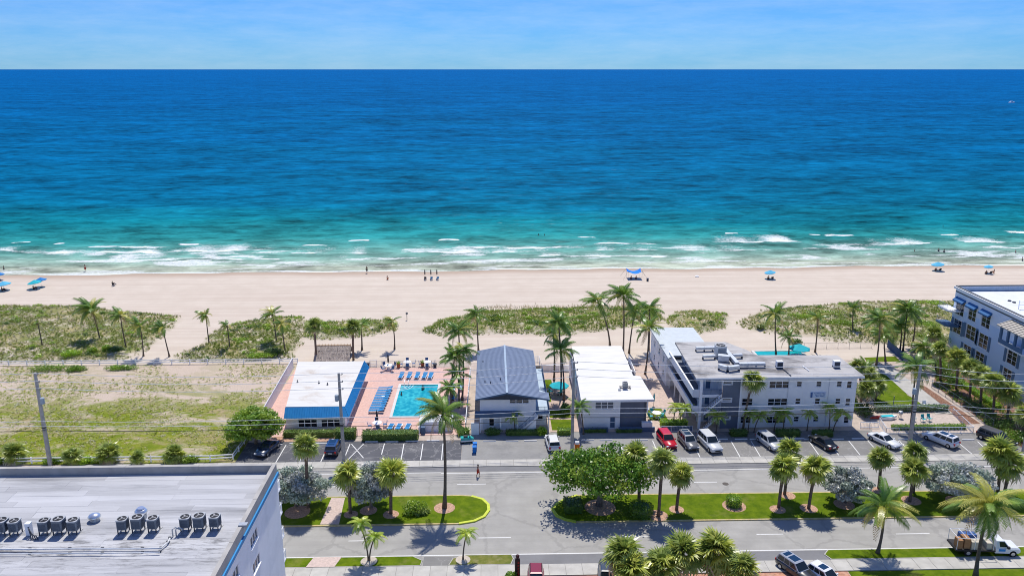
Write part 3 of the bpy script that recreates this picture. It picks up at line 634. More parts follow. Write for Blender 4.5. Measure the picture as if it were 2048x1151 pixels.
# --- the large apartment block in the lower left corner, seen from above its roof
def apartment_block():
    X1, Y1, X0, Y0, Zr = -22.45, 75.8, -75.0, 40.0, 13.75
    t = thing('apartment_block', 'large white apartment block with silver roof and blue trim below the parapet', 'building', (0, 0, 0))
    rf = MB().b2(X0, X1-.3, Y0, Y1-.3, Zr-.3, Zr).build('roof', M('joint_light', (0.52, 0.53, 0.55)), t)
    # overlapping strips of roofing felt
    y = Y0; k = 0
    while y < Y1 - .5:
        wd = 0.96; x = X0 + random.uniform(-6, 0)
        while x < X1 - .5:
            ln = random.uniform(6, 11); a, b = max(X0, x), min(X1-.45, x+ln-.03)
            if b - a > .3: MB().b2(a, b, y, min(y+wd, Y1-.45), Zr+.001, Zr+.013+.006*(k % 3)).build('roofing_strip', ROOFGREY, rf)
            x += ln; k += 1
        y += wd + .015
    PARA = M('parapet_concrete', (0.40, 0.385, 0.36), 0.85, 0.12, 0.7, 0.2, 12)
    H = 14.6
    mb = MB()
    for k in range(14):
        a = X0 + (X1-.42-X0)*k/14; b = X0 + (X1-.42-X0)*(k+1)/14 - .015
        MB().b2(a, b, Y1-.42, Y1, Zr-.3, H+.012*(k % 2)).build('parapet_panel', PARA, t)
    for k in range(10):
        a = Y0 + (Y1-Y0)*k/10; b = Y0 + (Y1-Y0)*(k+1)/10 - .015
        MB().b2(X1-.4, X1, a, b, Zr-.3, H+.014-.012*(k % 2)).build('parapet_panel', PARA, t)
    # right-hand wall with its windows
    ops = []
    for (x0, x1, y0, y1) in ((499, 518, 1052, 1098), (504, 524, 1106, 1151), (463, 478, 1128, 1165)):
        a, b = HX(x0, y1, X1), HX(x1, y0, X1); ops.append((a.y, a.z, b.y, b.z))
    ys_ = [(o[0]+o[2])/2 for o in ops]; wins = []
    cy = HX(509, 1075, X1); cy2 = HX(470, 1148, X1)
    for cc in (cy.y, cy2.y, cy2.y-9):
        for z in (cy.z, cy.z-2.75, cy.z-5.5, cy.z-8.25): wins.append((cc-1.15-Y0, z-.55, cc+1.15-Y0, z+.6))
    wall(t, (X1-.02, Y0, 0), (0, 1), Y1-Y0-.02, Zr-.32, wins, WHITEW)
    for q in wins: window(t, (X1-.02, Y0, 0), (0, 1), q, 3, 1, TRIMW, GLASSB)
    wall(t, (X1-.02, Y1-.02, 0), (-1, 0), X1-X0-.02, Zr-.32, [], WHITEW)
    MB().b2(X1+.002, X1+.14, Y0, Y1+.12, 13.25, 13.62).build('blue_trim', BLUEM, t)
    MB().b2(X1+.004, X1+.08, Y0, Y1+.05, 12.98, 13.24).build('fascia', TRIMW, t)
    MB().box((X1+.02, 64.2, 14.62), (.75, .5, .22)).build('scupper_box', METAL, t)
    for k, z in enumerate((2.6, 5.4, 8.2, 11.0)):
        MB().b2(X1-9, X1-.2, Y1+.01, Y1+1.45, z-.16, z).build('balcony', TRIMW, t)
        rail(t, [(X1-.25, Y1+.05, z), (X1-.25, Y1+1.4, z), (X1-8.9, Y1+1.4, z)], 1.05, TRIMW, 'balcony_railing', .16)
    return t
apartment_block()
ACPX = [(8,1068,'cut by the left picture edge'),(33,1068,'second from the left'),(92,1067,'left of a trio'),(121,1066,'in the middle of a trio'),(150,1066,'right of a trio, by the mushroom vent'),
        (248,1064,'left one beside the tall turbine vent'),(278,1062,'just in front of the turbine vent'),(309,1062,'with its grille lit, right of the turbine vent'),(373,1060,'third from the roof edge'),(401,1059,'second from the roof edge'),(432,1058,'nearest to the blue trimmed roof edge')]
ZR = 13.78
for i, (x, y, d) in enumerate(ACPX):
    p = W(x, y, ZR); rooftop_ac('condenser_unit', 'grey rooftop condenser unit, ' + d, (p.x, p.y, ZR), 1.04 + .1*((i*7) % 3 == 0), R(-4 + (i*5) % 7), None, None, .5)
p = W(190, 1040, ZR); t = thing('mushroom_vent', 'shiny low mushroom vent on the silver roof', 'vent', (p.x, p.y, ZR)); SHINY = M('polished_aluminium', (0.72, 0.75, 0.78), 0.25, 0.05, 3, metal=0.8)
MB().cyl((0,0,0), .42, .35, 14, .34).build('collar', METAL, t); MB().lathe((0,0,.36), [(.55,0),(.58,.08),(.45,.26),(.2,.36),(.03,.38)], 16).build('cowl', SHINY, t, True)
p = W(284, 1037, ZR); t = thing('turbine_vent', 'tall round turbine vent behind the condenser units', 'vent', (p.x, p.y, ZR))
MB().cyl((0,0,0), .45, .55, 16).build('collar', METAL, t); MB().lathe((0,0,.56), [(.38,0),(.56,.14),(.58,.3),(.42,.48),(.1,.54)], 18).build('turbine_head', SHINY, t, True)
MB().cyl((0,0,1.11), .38, .08, 14, .3).build('cap', SHINY, t)
def pipe_run(label, pts, r=.07, name='roof_pipe'):
    mb = MB(); mb.tube([W(x, y, ZR+.22) for x, y in pts], r, 6); t = thing(name, label, 'pipe'); mb.build('pipe', M('white_pipe', (0.7, 0.71, 0.7), 0.5), t)
    for k in range(0, len(pts)): 
        p = W(*pts[k], ZR); MB().b2(p.x-.12, p.x+.12, p.y-.05, p.y+.05, ZR+.016, ZR+.148).build('pipe_block', DARKT, t)
pipe_run('long white pipe lying on blocks along the silver roof', [(-60,1097),(60,1097),(140,1096),(205,1096),(285,1096),(322,1095),(336,1083),(340,1075)])
pipe_run('second white pipe on the silver roof nearer the lower edge', [(-60,1106),(60,1106),(140,1105),(205,1105),(285,1104),(320,1103)], .05)
p = W(60, 1068, ZR); t = thing('pipe_goose_neck', 'upright pipe stack with bent tubes between condenser groups', 'pipe', (p.x, p.y, ZR)); MB().b2(-.22,.22,-.22,.22,.016,1.2).build('stack', TRIMW, t)
for q in range(4): MB().tube([(0,-.1,.9-.2*q),(.3+.1*q,-.5,.8-.2*q),(.5+.15*q,-.7,.3),(.6+.2*q,-.9,.04)], .05, 5).build('bent_tube', DARKT, t)
p = W(346, 1072, ZR); t = thing('pipe_stub', 'short bent vent pipes beside the white roof pipe', 'pipe', (p.x, p.y, ZR))
for q in range(2): MB().tube([(.3*q,0,.016),(.3*q,0,.7),(.3*q+.25,.1,.85),(.3*q+.6,.2,.6)], .06, 6).build('bent_tube', METAL, t)

# --- low pool house with the blue mansard
def pool_house():
    t = thing('pool_house', 'low pool house with flat white roof and bright blue mansard skirt', 'building')
    x0, x1, y0, y1, z = -31.9, -22.9, 115.3, 135.6, 3.5
    ops = [wpx(597, 634, 838, 858, 114.9, (x0-.1, 0, 0)), wpx(643, 680, 838, 858, 114.9, (x0-.1, 0, 0))]
    ops = [(max(.5, a), max(.35, b), c, min(2.15, d)) for a, b, c, d in ops]
    wall(t, (x0-.1, 114.9, 0), (1, 0), x1-x0+.1, 2.9, ops, WHITEW)
    for q in ops: window(t, (x0-.1, 114.9, 0), (1, 0), q, 3, 1, TRIMW, GLASS, .09)
    so = [(2.0, 0.05, 3.0, 2.1), (5.0, .8, 7.0, 2.1), (9.0, .05, 10.0, 2.1), (12.0, .8, 14.0, 2.1), (16.0, .05, 17.0, 2.1)]
    wall(t, (x1, 114.9, 0), (0, 1), y1-114.9, 2.9, so, WHITEW)
    for q in so: window(t, (x1, 114.9, 0), (0, 1), q, 1 if q[2]-q[0] < 1.5 else 2, 1, TRIMW, GLASS, .08, name='door' if q[1] < .1 else 'window')
    wall(t, (x0-2.9, y1, 0), (0.1417, -0.99), 20.9, 2.9, [], WHITEW)
    wall(t, (x1, y1, 0), (-1, 0), x1-x0+2.9, 2.9, [], WHITEW)
    MB().prism([(x0-.1, y0), (x1, y0), (x1-.1, y1), (x0-2.9, y1)], 2.9, z).build('roof', ROOFCREAM, t)
    # mansard skirts, each metal panel on its own
    me = MB(); n = 24; wdt = (x1 - x0 + .1)/n
    def panel(a, b, c, d, parent):
        mb = MB(); nrm = (Vector(b)-Vector(a)).cross(Vector(d)-Vector(a)).normalized()
        mb.face([a, b, c, d]); mb.tube([Vector(a)+nrm*.02, Vector(d)+nrm*.02], .035, 4); mb.build('mansard_panel', BLUEM, parent)
    for k in range(n):
        xa, xb = x0-.1+wdt*k, x0-.1+wdt*(k+1); lo = 1.0 if k < n-1 else 1.0
        panel((xa, 113.95, 2.35), (xb+(.75 if k == n-1 else 0), 113.95, 2.35), (xb, y0-.05, z+.12), (xa, y0-.05, z+.12), t)
    n = 50; wdt = (y1-113.95)/n
    for k in range(n):
        ya, yb = 113.95+wdt*k, 113.95+wdt*(k+1)
        f = lambda q: y0-.05 + (q-113.95)*(y1-y0+.05)/(y1-113.95)
        panel((x1+.8, ya, 2.35), (x1+.8, yb, 2.35), (x1-.005*k*.2, f(yb), z+.12), (x1-.005*k*.2, f(ya), z+.12), t)
    MB().b2(x0-.1, x1+.75, 113.98, 114.85, 2.28, 2.345).build('soffit', TRIMW, t); MB().b2(x1+.02, x1+.78, 114.86, y1, 2.28, 2.345).build('soffit', TRIMW, t)
    MB().b2(x0-.1, x1, y0-.03, y0+.12, z+.003, z+.14).build('roof_edge', NAVY, t)
    return t
pool_house()
for i, (x, y, d) in enumerate(((595,764,'left one'),(638,766,'middle one'),(655,769,'right one'))):
    p = W(x, y, 3.5); tag(MB().lathe((p.x, p.y, 3.503), [(.16,0),(.16,.1),(.06,.12),(.06,.3),(.1,.32),(.1,.4),(.02,.42)], 8).build('roof_vent', DARKT), 'tiny dark vent on the pool house roof, ' + d + ' of three', 'vent')

# --- two-storey house with the ribbed grey gable roof
def gable_house():
    t = thing('gable_house', 'two-storey white house with ribbed grey-blue gable roof and outside stairs', 'building')
    xl, xr, xm, yf, yb, ze, zr = -2.65, 7.35, 2.2, 113.45, 135.3, 5.35, 6.35
    ROOFM = M('grey_blue_roof_metal', (0.185, 0.235, 0.335), 0.5, 0.06, 1.0, metal=0.1); RIDGE = M('ridge_cap_blue', (0.33, 0.42, 0.52), 0.5, 0.05, 1)
    yw = 114.0
    rf = MB().rings([[(xl+.05, y, ze-.1), (xr-.05, y, ze-.1), (xm, y, zr-.07)] for y in (yf+.05, yb)]).build('roof', DARKT, t)
    n = 46; st = (yb-yf)/n
    for sgn, xe in ((-1, xl), (1, xr)):
        mb = MB(); mb.face([(xm, 0, zr), (xe, 0, ze), (xe, st-.004, ze), (xm, st-.004, zr)] if sgn < 0 else [(xe, 0, ze), (xm, 0, zr), (xm, st-.004, zr), (xe, st-.004, ze)])
        mb.rings([[(x, .02, z-.03), (x, .14, z-.03), (x, .11, z+.035), (x, .05, z+.035)] for x, z in ((xm, zr), (xe, ze))])
        me = mb.mesh('roof_panel', ROOFM)
        for k in range(n): inst('roof_panel', me, rf, Matrix.Translation((0, yf+st*k, 0)))
    # eave wing over the stair landing
    x2, z2 = 8.75, 5.21
    mb = MB(); mb.face([(xr, 0, ze), (x2, 0, z2), (x2, st-.004, z2), (xr, st-.004, ze)]); mb.rings([[(x, .02, z-.03), (x, .14, z-.03), (x, .11, z+.035), (x, .05, z+.035)] for x, z in ((xr, ze), (x2, z2))]); me = mb.mesh('roof_panel', ROOFM)
    for k in range(6): inst('roof_panel', me, rf, Matrix.Translation((0, yf+st*k, -.002)))
    MB().rings([[(xr-.1, y, ze-.12), (x2, y, z2-.1), (x2, y, z2-.02), (xr-.1, y, ze-.03)] for y in (yf+.05, yf+2.8)]).build('eave_board', DARKT, t)
    MB().b2(xm-.16, xm+.16, yf-.03, yb+.02, zr-.02, zr+.09).build('ridge_cap', RIDGE, t)
    for a, b in (((xl, ze), (xm, zr)), ((xm, zr), (x2, z2))):
        MB().rings([[(x, yf-.05, z-.2), (x, yf+.04, z-.2), (x, yf+.04, z+.05), (x, yf-.05, z+.05)] for x, z in (a, b)]).build('barge_board', NAVY, t)
    o = (-1.95, yw, 0)
    up = [wpx(1019, 1058, 795, 806, yw, o)]; up = [(q[0], q[1]-.05, q[2], q[3]) for q in up]
    lo_ = [(.3, .05, 3.6, 2.25)]
    wall(t, o, (1, 0), 8.6, 5.3, up, WHITEW); window(t, o, (1, 0), up[0], 3, 2, TRIMW, GLASS, .08)
    MB().face([(-1.95, yw, 5.3), (6.65, yw, 5.3), (xm, yw, 6.22)]).build('gable', WHITEW, t)
    wall(t, (6.65, yw+1.6, 0), (1, 0), 1.7, 2.6, [(.35, .95, 1.25, 2.15)], WHITEW); window(t, (6.65, yw+1.6, 0), (1, 0), (.35, .95, 1.25, 2.15), 1, 2)
    wall(t, (8.35, yw+1.6, 0), (0, 1), 18, 2.6, [], WHITEW); wall(t, (6.65, yw, 0), (0, 1), 20.9, 5.3, [(4+5*k, 3.0, 5+5*k, 5.0) for k in range(3)], WHITEW)
    for k in range(3): window(t, (6.65, yw, 0), (0, 1), (4+5*k, 3.0, 5+5*k, 5.0), 1, 1, TRIMW, NAVY, name='door')
    wall(t, (-1.95, yb-.3, 0), (0, -1), 21, 5.3, [(4+5*k, 3.4, 5.4+5*k, 4.6) for k in range(3)], WHITEW)
    wall(t, (6.65, yb-.3, 0), (-1, 0), 8.6, 5.3, [], WHITEW)
    MB().b2(xl, 3.9, yw-1.15, yw-.01, 2.62, 3.22).build('canopy_band', NAVY, t)
    for x in (-1.9, 1.2, 3.8): MB().b2(x-.09, x+.09, yw-1.1, yw-.92, .05, 2.615).build('porch_post', TRIMW, t)
    for q in ((-1.5, -.6), (.2, 1.1)): MB().b2(q[0], q[1], yw-.06, yw-.004, .06, 2.15).build('door', PALEG, t)
    MB().b2(-.5, .15, yw-.05, yw-.004, .8, 2.1).build('porch_window', GLASS, t)
    # second floor walkway on the right with pale blue deck
    MB().b2(6.67, 8.8, yw-.2, yb-2.5, 2.62, 2.8).build('walkway', M('pale_blue_deck', (0.42, 0.52, 0.62), 0.7, 0.06, 1), t)
    rail(t, [(6.8, yw-.12, 2.8), (8.5, yw-.12, 2.8), (8.72, yw+.15, 2.8), (8.72, yb-2.6, 2.8)], 1.05, NAVY, 'railing', .15)
    for y in (yw, yw+6, yw+12, yw+18): MB().b2(8.6, 8.74, y-.07, y+.07, 0, 2.615).build('walkway_post', TRIMW, t)
    # outside stairs rising to the right
    n = 14; s = MB()
    for k in range(n):
        x = 4.0 + k*.205; z = .05 + .2*k
        MB().b2(x, x+.235, yw-1.25, yw-.05, z-.02, z+.05).build('tread', TRIMW, t)
    for y in (yw-1.33, yw-.03):
        MB().rings([[(3.9, y-.05, -.0), (3.9, y-.05, .22), (3.9, y-.008, .22), (3.9, y-.008, 0)], [(6.95, y-.05, 2.62), (6.95, y-.05, 2.98), (6.95, y-.008, 2.98), (6.95, y-.008, 2.62)]]).build('stringer', TRIMW, t)
    mb = MB(); mb.tube([(4.0, yw-1.36, 1.1), (6.85, yw-1.36, 3.85)], .035, 6)
    for k in range(15): x = 4.0+2.85*k/14; z = 2.75*k/14; mb.tube([(x, yw-1.36, z+.1), (x, yw-1.36, z+1.1)], .02, 4)
    mb.build('stair_railing', NAVY, t)
    MB().face([(4.4, yw-1.385, .02), (6.64, yw-1.385, .02), (6.64, yw-1.385, 2.3)]).build('stair_side', WHITEW, t)
    # rear terrace
    MB().b2(2.0, 8.7, yb-.2, yb+1.8, .05, 2.5).build('rear_terrace', M('terrace_beige', (0.52, 0.44, 0.37), 0.8, 0.05, 1), t)
    rail(t, [(-1.9, yb+1.7, 2.5), (8.6, yb+1.7, 2.5), (8.6, yb-.4, 2.5)], 1.1, TRIMW, 'terrace_railing', .18)
    MB().b2(-3.3, -2.1, yw-1.7, yw-1.5, 0, 2.0).build('screen_wall', TRIMW, t)
    return t
gable_house()
for i, (x, y, d) in enumerate(((966,722,'farthest back'),(970,763,'left of the ridge near the front'),(981,767,'next to the left of the ridge'),(1001,764,'closest to the ridge'))):
    p = W(x, y, 5.75); k = abs(p.x-2.2)/4.85; z = 6.35-k*1.0
    tag(MB().cyl((p.x, p.y, z-.02), .07, .35, 8).build('roof_vent', DARKT), 'tiny black vent pipe on the gable roof, ' + d, 'vent')

# --- two-storey flat white roof
def white_house():
    t = thing('white_house', 'two-storey white house with flat white roof and slate grey front panel', 'building')
    x0, x1, y0, z = 14.1, 24.1, 113.9, 4.95; o = (x0, y0, 0)
    wi = wpx(1190, 1228, 802, 818, y0, o); dr = (4.05, .1, 4.95, 2.1)
    wall(t, o, (1, 0), 5.6, z, [wi, dr], WHITEW); window(t, o, (1, 0), wi, 3, 2, TRIMW, M('blind_grey', (0.14, 0.16, 0.2), 0.4), .09, surround=.12)
    window(t, o, (1, 0), dr, 1, 2, PALEG, NAVY, .1, name='door', sill=False)
    wall(t, (x0+5.6, y0+.25, 0), (1, 0), 3.75, z, [], GREYW, name='grey_panel')
    wall(t, (x0+9.35, y0+1.4, 0), (1, 0), .65, z, [], GREYW, name='grey_panel')
    MB().b2(x0+5.4, x0+5.62, y0-.06, y0+.3, 0, z).build('pilaster', TRIMW, t)
    MB().b2(x0+9.8, x0+10.0, y0+.2, y0+.4, 2.6, z).build('corner_post', TRIMW, t)
    wall(t, (x0+.0, 137.3, 0), (0, -1), 137.3-y0, z, [(3+4.4*k, zz, 4.5+4.4*k, zz+1.2) for k in range(5) for zz in (1.0, 3.4)], WHITEW)
    for k in range(5):
        for zz in (1.0, 3.4): window(t, (x0, 137.3, 0), (0, -1), (3+4.4*k, zz, 4.5+4.4*k, zz+1.2), 2, 1)
    wall(t, (x1-.4, y0+1.4, 0), (0, 1), 137.3-y0-1.4, z, [(2+4.4*k, zz, 3+4.4*k, zz+2.1) for k in range(5) for zz in (.1, 2.6)], WHITEW)
    for k in range(5):
        for zz in (.1, 2.6): window(t, (x1-.4, y0+1.4, 0), (0, 1), (2+4.4*k, zz, 3+4.4*k, zz+2.1), 1, 1, PALEG, NAVY, .08, name='door', sill=False)
    wall(t, (x1-.4, 137.3, 0), (-1, 0), x1-.4-x0, z, [], WHITEW)
    rp_ = [(13.5, 113.2), (24.75, 113.0), (24.35, 122.6), (23.2, 123.0), (23.55, 137.5), (14.5, 137.6)]
    MB().prism(rp_, z+.003, z+.32).build('roof', ROOFWHITE, t)
    MB().b2(13.55, 24.7, 113.02, 113.14, z-.08, z+.27).build('fascia', TRIMW, t)
    MB().b2(x1-.35, x1+.5, y0+1.5, 122.3, 2.35, 2.5).build('balcony_floor', PALEG, t)
    # planters and low navy walls at the foot
    MB().b2(13.5, 17.8, 112.7, 113.0, 0, .75).build('planter_wall', NAVY, t); MB().b2(19.4, 25.0, 112.7, 113.0, 0, .75).build('planter_wall', NAVY, t)
    MB().b2(23.0, 24.6, 112.75, 113.4, .76, 1.5).build('meter_box', PALEG, t)
    return t
white_house()
p = W(1250, 776, 5.28); t = thing('rooftop_unit', 'small air conditioner on a wooden frame on the white flat roof', 'air conditioner', (p.x, p.y, 5.275))
MB().b2(-.38,.38,-.38,.38,.33,1.05).build('case', M('unit_grey', (0.30,0.31,0.31), 0.6, .2, 3), t); MB().cyl((0,0,1.052), .32, .03, 16).build('fan_opening', DARKT, t)
for q in (-.45, .1): MB().b2(-.9,.9,q,q+.12,.2,.328).build('frame_beam', WOODP, t)
for q in (-.8,.7): MB().b2(q,q+.1,-.5,.3,.01,.198).build('frame_foot', WOODP, t)
p = W(1239, 780, 5.28); tag(MB().b2(p.x-.2,p.x+.2,p.y-.15,p.y+.15,5.275,5.55).build('roof_hatch', METAL), 'small metal box left of the rooftop unit on the white roof', 'box')

# --- three-storey motel block with walkways
def motel():
    t = thing('motel_block', 'three-storey white block with stained grey roof, open walkways and stairs', 'building')
    Zt = 8.35; FL = 2.72; yw = 113.9
    o = (38.35, yw, 0); ops = []; wins = []
    for r_, (ya, yb_) in enumerate(((761, 776), (796, 811), (832, 846))):
        k = (0, -.002, -.004)[r_]
        for (a, b, c, ta) in ((1538, 1579, 3, 0), (1593, 1605, 1, 3), (1632, 1644, 1, 3), (1673, 1685, 1, 3), (1693, 1705, 1, 0), (1484, 1509, 2, 0)):
            if c == 2 and r_ == 0: continue
            sh = r_ * -3.2
            w_ = wpx(a+sh, b+sh, ya, yb_ - (3 if ta else 0), yw, o); w_ = (max(.25, w_[0]), w_[1], w_[2], w_[3]); wins.append((w_, c)); ops.append(w_)
    wall(t, o, (1, 0), 17.95, Zt, ops, WHITEW)
    for w_, c in wins: window(t, o, (1, 0), w_, c, 2, TRIMW, GLASS, .07)
    # dark stair tower wall
    o2 = (35.35, yw-.25, 0); ops2 = [wpx(1446, 1465, 761, 768, yw-.25, o2), wpx(1444, 1463, 796, 803, yw-.25, o2), wpx(1442, 1460, 832, 838, yw-.25, o2)]
    wall(t, o2, (1, 0), 2.75, Zt, ops2, GREYW, name='grey_wall')
    for q in ops2: window(t, o2, (1, 0), q, 1, 2, TRIMW, GLASS, .09, surround=.1)
    MB().b2(38.1, 38.36, yw-.32, yw+.2, 0, Zt).build('pilaster', TRIMW, t)
    wall(t, (38.1, yw-.25, 0), (0, 1), .25, Zt, [], GREYW, name='grey_wall')
    # open stair bay
    wall(t, (32.3, yw+2.4, 0), (1, 0), 3.05, Zt, [(1.1, .06, 2.0, 2.1), (1.1, 2.8, 2.0, 4.85), (1.1, 5.5, 2.0, 7.55)], PALEG, name='bay_wall')
    for zz in (.06, 2.8, 5.5): window(t, (32.3, yw+2.4, 0), (1, 0), (1.1, zz, 2.0, zz+2.05), 1, 1, TRIMW, NAVY, .08, name='door', sill=False)
    wall(t, (35.35, yw+2.4, 0), (0, -1), 2.6, Zt, [], PALEG, name='bay_wall')
    MB().b2(31.9, 32.28, yw-.28, yw+.1, 0, Zt).build('corner_column', TRIMW, t)
    for z in (FL, 2*FL):
        MB().b2(31.0, 35.33, yw-.02, yw+2.38, z-.2, z).build('landing', TRIMW, t)
        MB().b2(32.3, 35.32, yw-.22, yw-.03, z-.22, z+.22).build('landing_edge', TRIMW, t)
        rail(t, [(32.35, yw-.1, z+.2), (35.25, yw-.1, z+.2)], .8, NAVY, 'landing_railing', .16)
    for z0 in (0.05, FL+.05):
        for k in range(11): MB().b2(32.5+k*.22, 32.5+k*.22+.25, yw-1.2, yw-.3, z0+.245*(k)-.02, z0+.245*k+.04).build('tread', TRIMW, t)
        MB().rings([[(32.4, yw-1.28, z0-.05), (32.4, yw-1.28, z0+.2), (32.4, yw-1.22, z0+.2), (32.4, yw-1.22, z0-.05)], [(35.1, yw-1.28, z0+2.5), (35.1, yw-1.28, z0+2.75), (35.1, yw-1.22, z0+2.75), (35.1, yw-1.22, z0+2.5)]]).build('stringer', TRIMW, t)
        mb = MB(); mb.tube([(32.4, yw-1.25, z0+1.15), (35.1, yw-1.25, z0+3.7)], .035, 5)
        for k in range(9): x = 32.4+2.7*k/8; z = z0+2.55*k/8; mb.tube([(x, yw-1.25, z+.1), (x, yw-1.25, z+1.15)], .02, 4)
        mb.build('stair_railing', DARKT, t)
    # walkways along the left side
    doors = [(2.2+3.1*k, zz, 3.15+3.1*k, zz+2.05) for k in range(4) for zz in (.06, FL+.06, 2*FL+.06)]
    wall(t, (32.75, 129.6, 0), (0, -1), 13.3, Zt, doors, PALEG)
    for q in doors: window(t, (32.75, 129.6, 0), (0, -1), q, 1, 1, TRIMW, NAVY, .07, name='door', sill=False)
    for z in (FL, 2*FL):
        MB().b2(31.0, 32.74, 116.3, 131.0, z-.2, z).build('walkway', M('walkway_grey', (0.16, 0.18, 0.22), 0.8, .1, 1), t)
        MB().b2(30.86, 30.99, yw, 131.0, z-.24, z+1.05).build('walkway_parapet', WHITEW, t)
        MB().b2(30.86, 31.88, yw-.15, yw-.03, z-.24, z+1.05).build('walkway_parapet', PALEG, t)
        MB().b2(30.8, 31.05, yw-.2, 131.0, z+1.053, z+1.12).build('parapet_cap', TRIMW, t)
    for y in (118, 122, 126, 130): MB().b2(30.9, 31.08, y-.09, y+.09, 0, FL-.25).build('walkway_post', TRIMW, t)
    wall(t, (56.3, yw, 0), (0, 1), 8.2, Zt, [], WHITEW); wall(t, (56.3, yw+8.2, 0), (-1, 0), 13, Zt, [], WHITEW)
    rp_ = [(31.0, 113.2), (57.0, 113.2), (56.7, 122.5), (43.5, 122.9), (42.5, 125.6), (40.2, 129.6), (31.5, 129.7)]
    MB().prism(rp_, Zt+.003, Zt+.3).build('roof', ROOFSTAIN, t)
    MB().b2(31.0, 57.0, 113.08, 113.19, Zt-.02, Zt+.27).build('fascia', PALEG, t)
    # rear wing
    wx = 30.55; wing = [(3.0+4*k, zz, 4.0+4*k, zz+1.1) for k in range(3) for zz in (1.0, 3.7)]
    wall(t, (wx, 145, 0), (0, -1), 14.0, 5.9, wing, WHITEW)
    for q in wing: window(t, (wx, 145, 0), (0, -1), q, 1, 2)
    wall(t, (wx, 131.0, 0), (1, 0), 2.2, 5.9, [], WHITEW); wall(t, (38.3, 145, 0), (-1, 0), 7.7, 5.9, [], WHITEW); wall(t, (38.3, 131, 0), (0, 1), 14, 5.9, [], WHITEW)
    MB().prism([(30.2, 128.5), (31.4, 129.8), (38.6, 129.8), (38.6, 145.3), (30.2, 145.3)], 5.903, 6.15).build('wing_roof', ROOFPALE, t)
    MB().b2(40.4, 44.0, 125.9, 129.5, 0, 5.5).build('rear_block', WHITEW, t); MB().b2(40.3, 46.2, 123.3, 129.7, 5.503, 5.75).build('rear_roof', ROOFGREY, t)
    # downpipes and name board
    for px in (1574, 1655): x = HT(px, 800, yw).x; MB().tube([(x, yw-.06, .2), (x, yw-.06, Zt-.05)], .05, 6).build('downpipe', PALEG, t)
    a, b = HT(1620, 794, yw), HT(1652, 783, yw)
    MB().b2(a.x, b.x, yw-.12, yw-.02, a.z, b.z).build('sign_board', M('sign_pale_blue', (0.62, 0.70, 0.80), 0.6, .03, 2), t)
    MB().b2(a.x, a.x+.3, yw-.15, yw-.122, a.z+.02, b.z-.02).build('sign_band', M('sign_blue', (0.08, 0.16, 0.36), 0.6), t)
    mb = MB()
    for r_ in range(3):
        x = a.x+.55+.15*r_
        while x < b.x-.2: mb.b2(x, x+random.uniform(.08, .16), yw-.135, yw-.122, b.z-.25-.22*r_, b.z-.12-.22*r_); x += .2
    l_ = mb.build('sign_lettering', M('sign_ink', (0.10, 0.2, 0.42), 0.6), t); l_['kind'] = 'stuff'
    return t
motel()
ZM = 8.67
def duct(label, segs, wd=.62, ht=.45, z=.55):
    t = thing('roof_duct', label, 'duct'); 
    for (a, b) in segs:
        p, q = W(*a, ZM+z), W(*b, ZM+z); d = (q-p); n = max(1, int(d.length/1.3))
        for k in range(n):
            m_ = p.lerp(q, (k+.5)/n); MB().box((m_.x, m_.y, ZM+z), (d.length/n-.03, wd, ht), math.atan2(d.y, d.x)).build('duct_section', METAL_L, t)
        for k in range(n+1):
            m_ = p.lerp(q, k/n); MB().box((m_.x, m_.y, ZM+(z-ht/2)/2), (.12, .5, z-ht/2-.02), math.atan2(d.y, d.x)).build('duct_support', DARKT, t)
    return t
METAL_L = M('bright_duct_metal', (0.56, 0.60, 0.64), 0.45, 0.1, 2, metal=0.35)
duct('long bright metal duct crossing the stained roof lengthwise', [((1446, 694), (1475, 727))])
duct('metal duct at the rear of the stained roof', [((1392, 696), (1442, 695))])
duct('metal duct running right along the stained roof', [((1478, 728), (1530, 727))])
duct('low bent metal duct nearest the front of the stained roof', [((1438, 731), (1455, 736)), ((1456, 736), (1478, 733))], .6, .6, .6)
duct('short side duct right of the long roof duct', [((1466, 710), (1484, 709))], .5, .4)
duct('small duct left of the plant on the stained roof', [((1406, 712), (1430, 711))], .5, .35)
p = W(1440, 712, ZM); t = rooftop_ac('rooftop_plant', 'large pale rooftop fan unit amid the ducts', (p.x, p.y, ZM), 2.0, 0, METAL_L)
p = W(1447, 722, ZM); tag(MB().box((p.x, p.y, ZM+.55), (1.7, .9, .9), R(-20)).box((p.x, p.y, ZM+1.03), (1.8, 1.0, .06), R(-20)).build('air_handler', METAL_L), 'bright boxy air handler between the roof ducts', 'air conditioner')
p = W(1558, 735, ZM); t = thing('window_unit', 'white box condenser near the middle of the stained roof', 'air conditioner', (p.x, p.y, ZM))
MB().b2(-.5,.5,-.35,.35,.25,1.15).build('case', TRIMW, t); MB().b2(-.42,.42,-.37,-.352,.35,1.0).build('grille', DARKT, t); MB().b2(-.5,.5,-.4,.4,.02,.245).build('stand', DARKT, t)
p = W(1672, 734, ZM); t2 = copy_tree(t); t2.location = (p.x, p.y, ZM); t2['label'] = 'white box condenser near the right end of the stained roof'
for i, (a, b) in enumerate((((1567,739),(1582,752)),((1605,732),(1618,742)))):
    p, q = W(*a, ZM), W(*b, ZM); tag(MB().tube([(p.x,p.y,ZM+.1),(q.x,q.y,ZM+.1)], .07, 6).build('roof_conduit', DARKT if i == 0 else TRIMW), ('dark' if i == 0 else 'pale') + ' conduit lying on the stained roof', 'pipe')

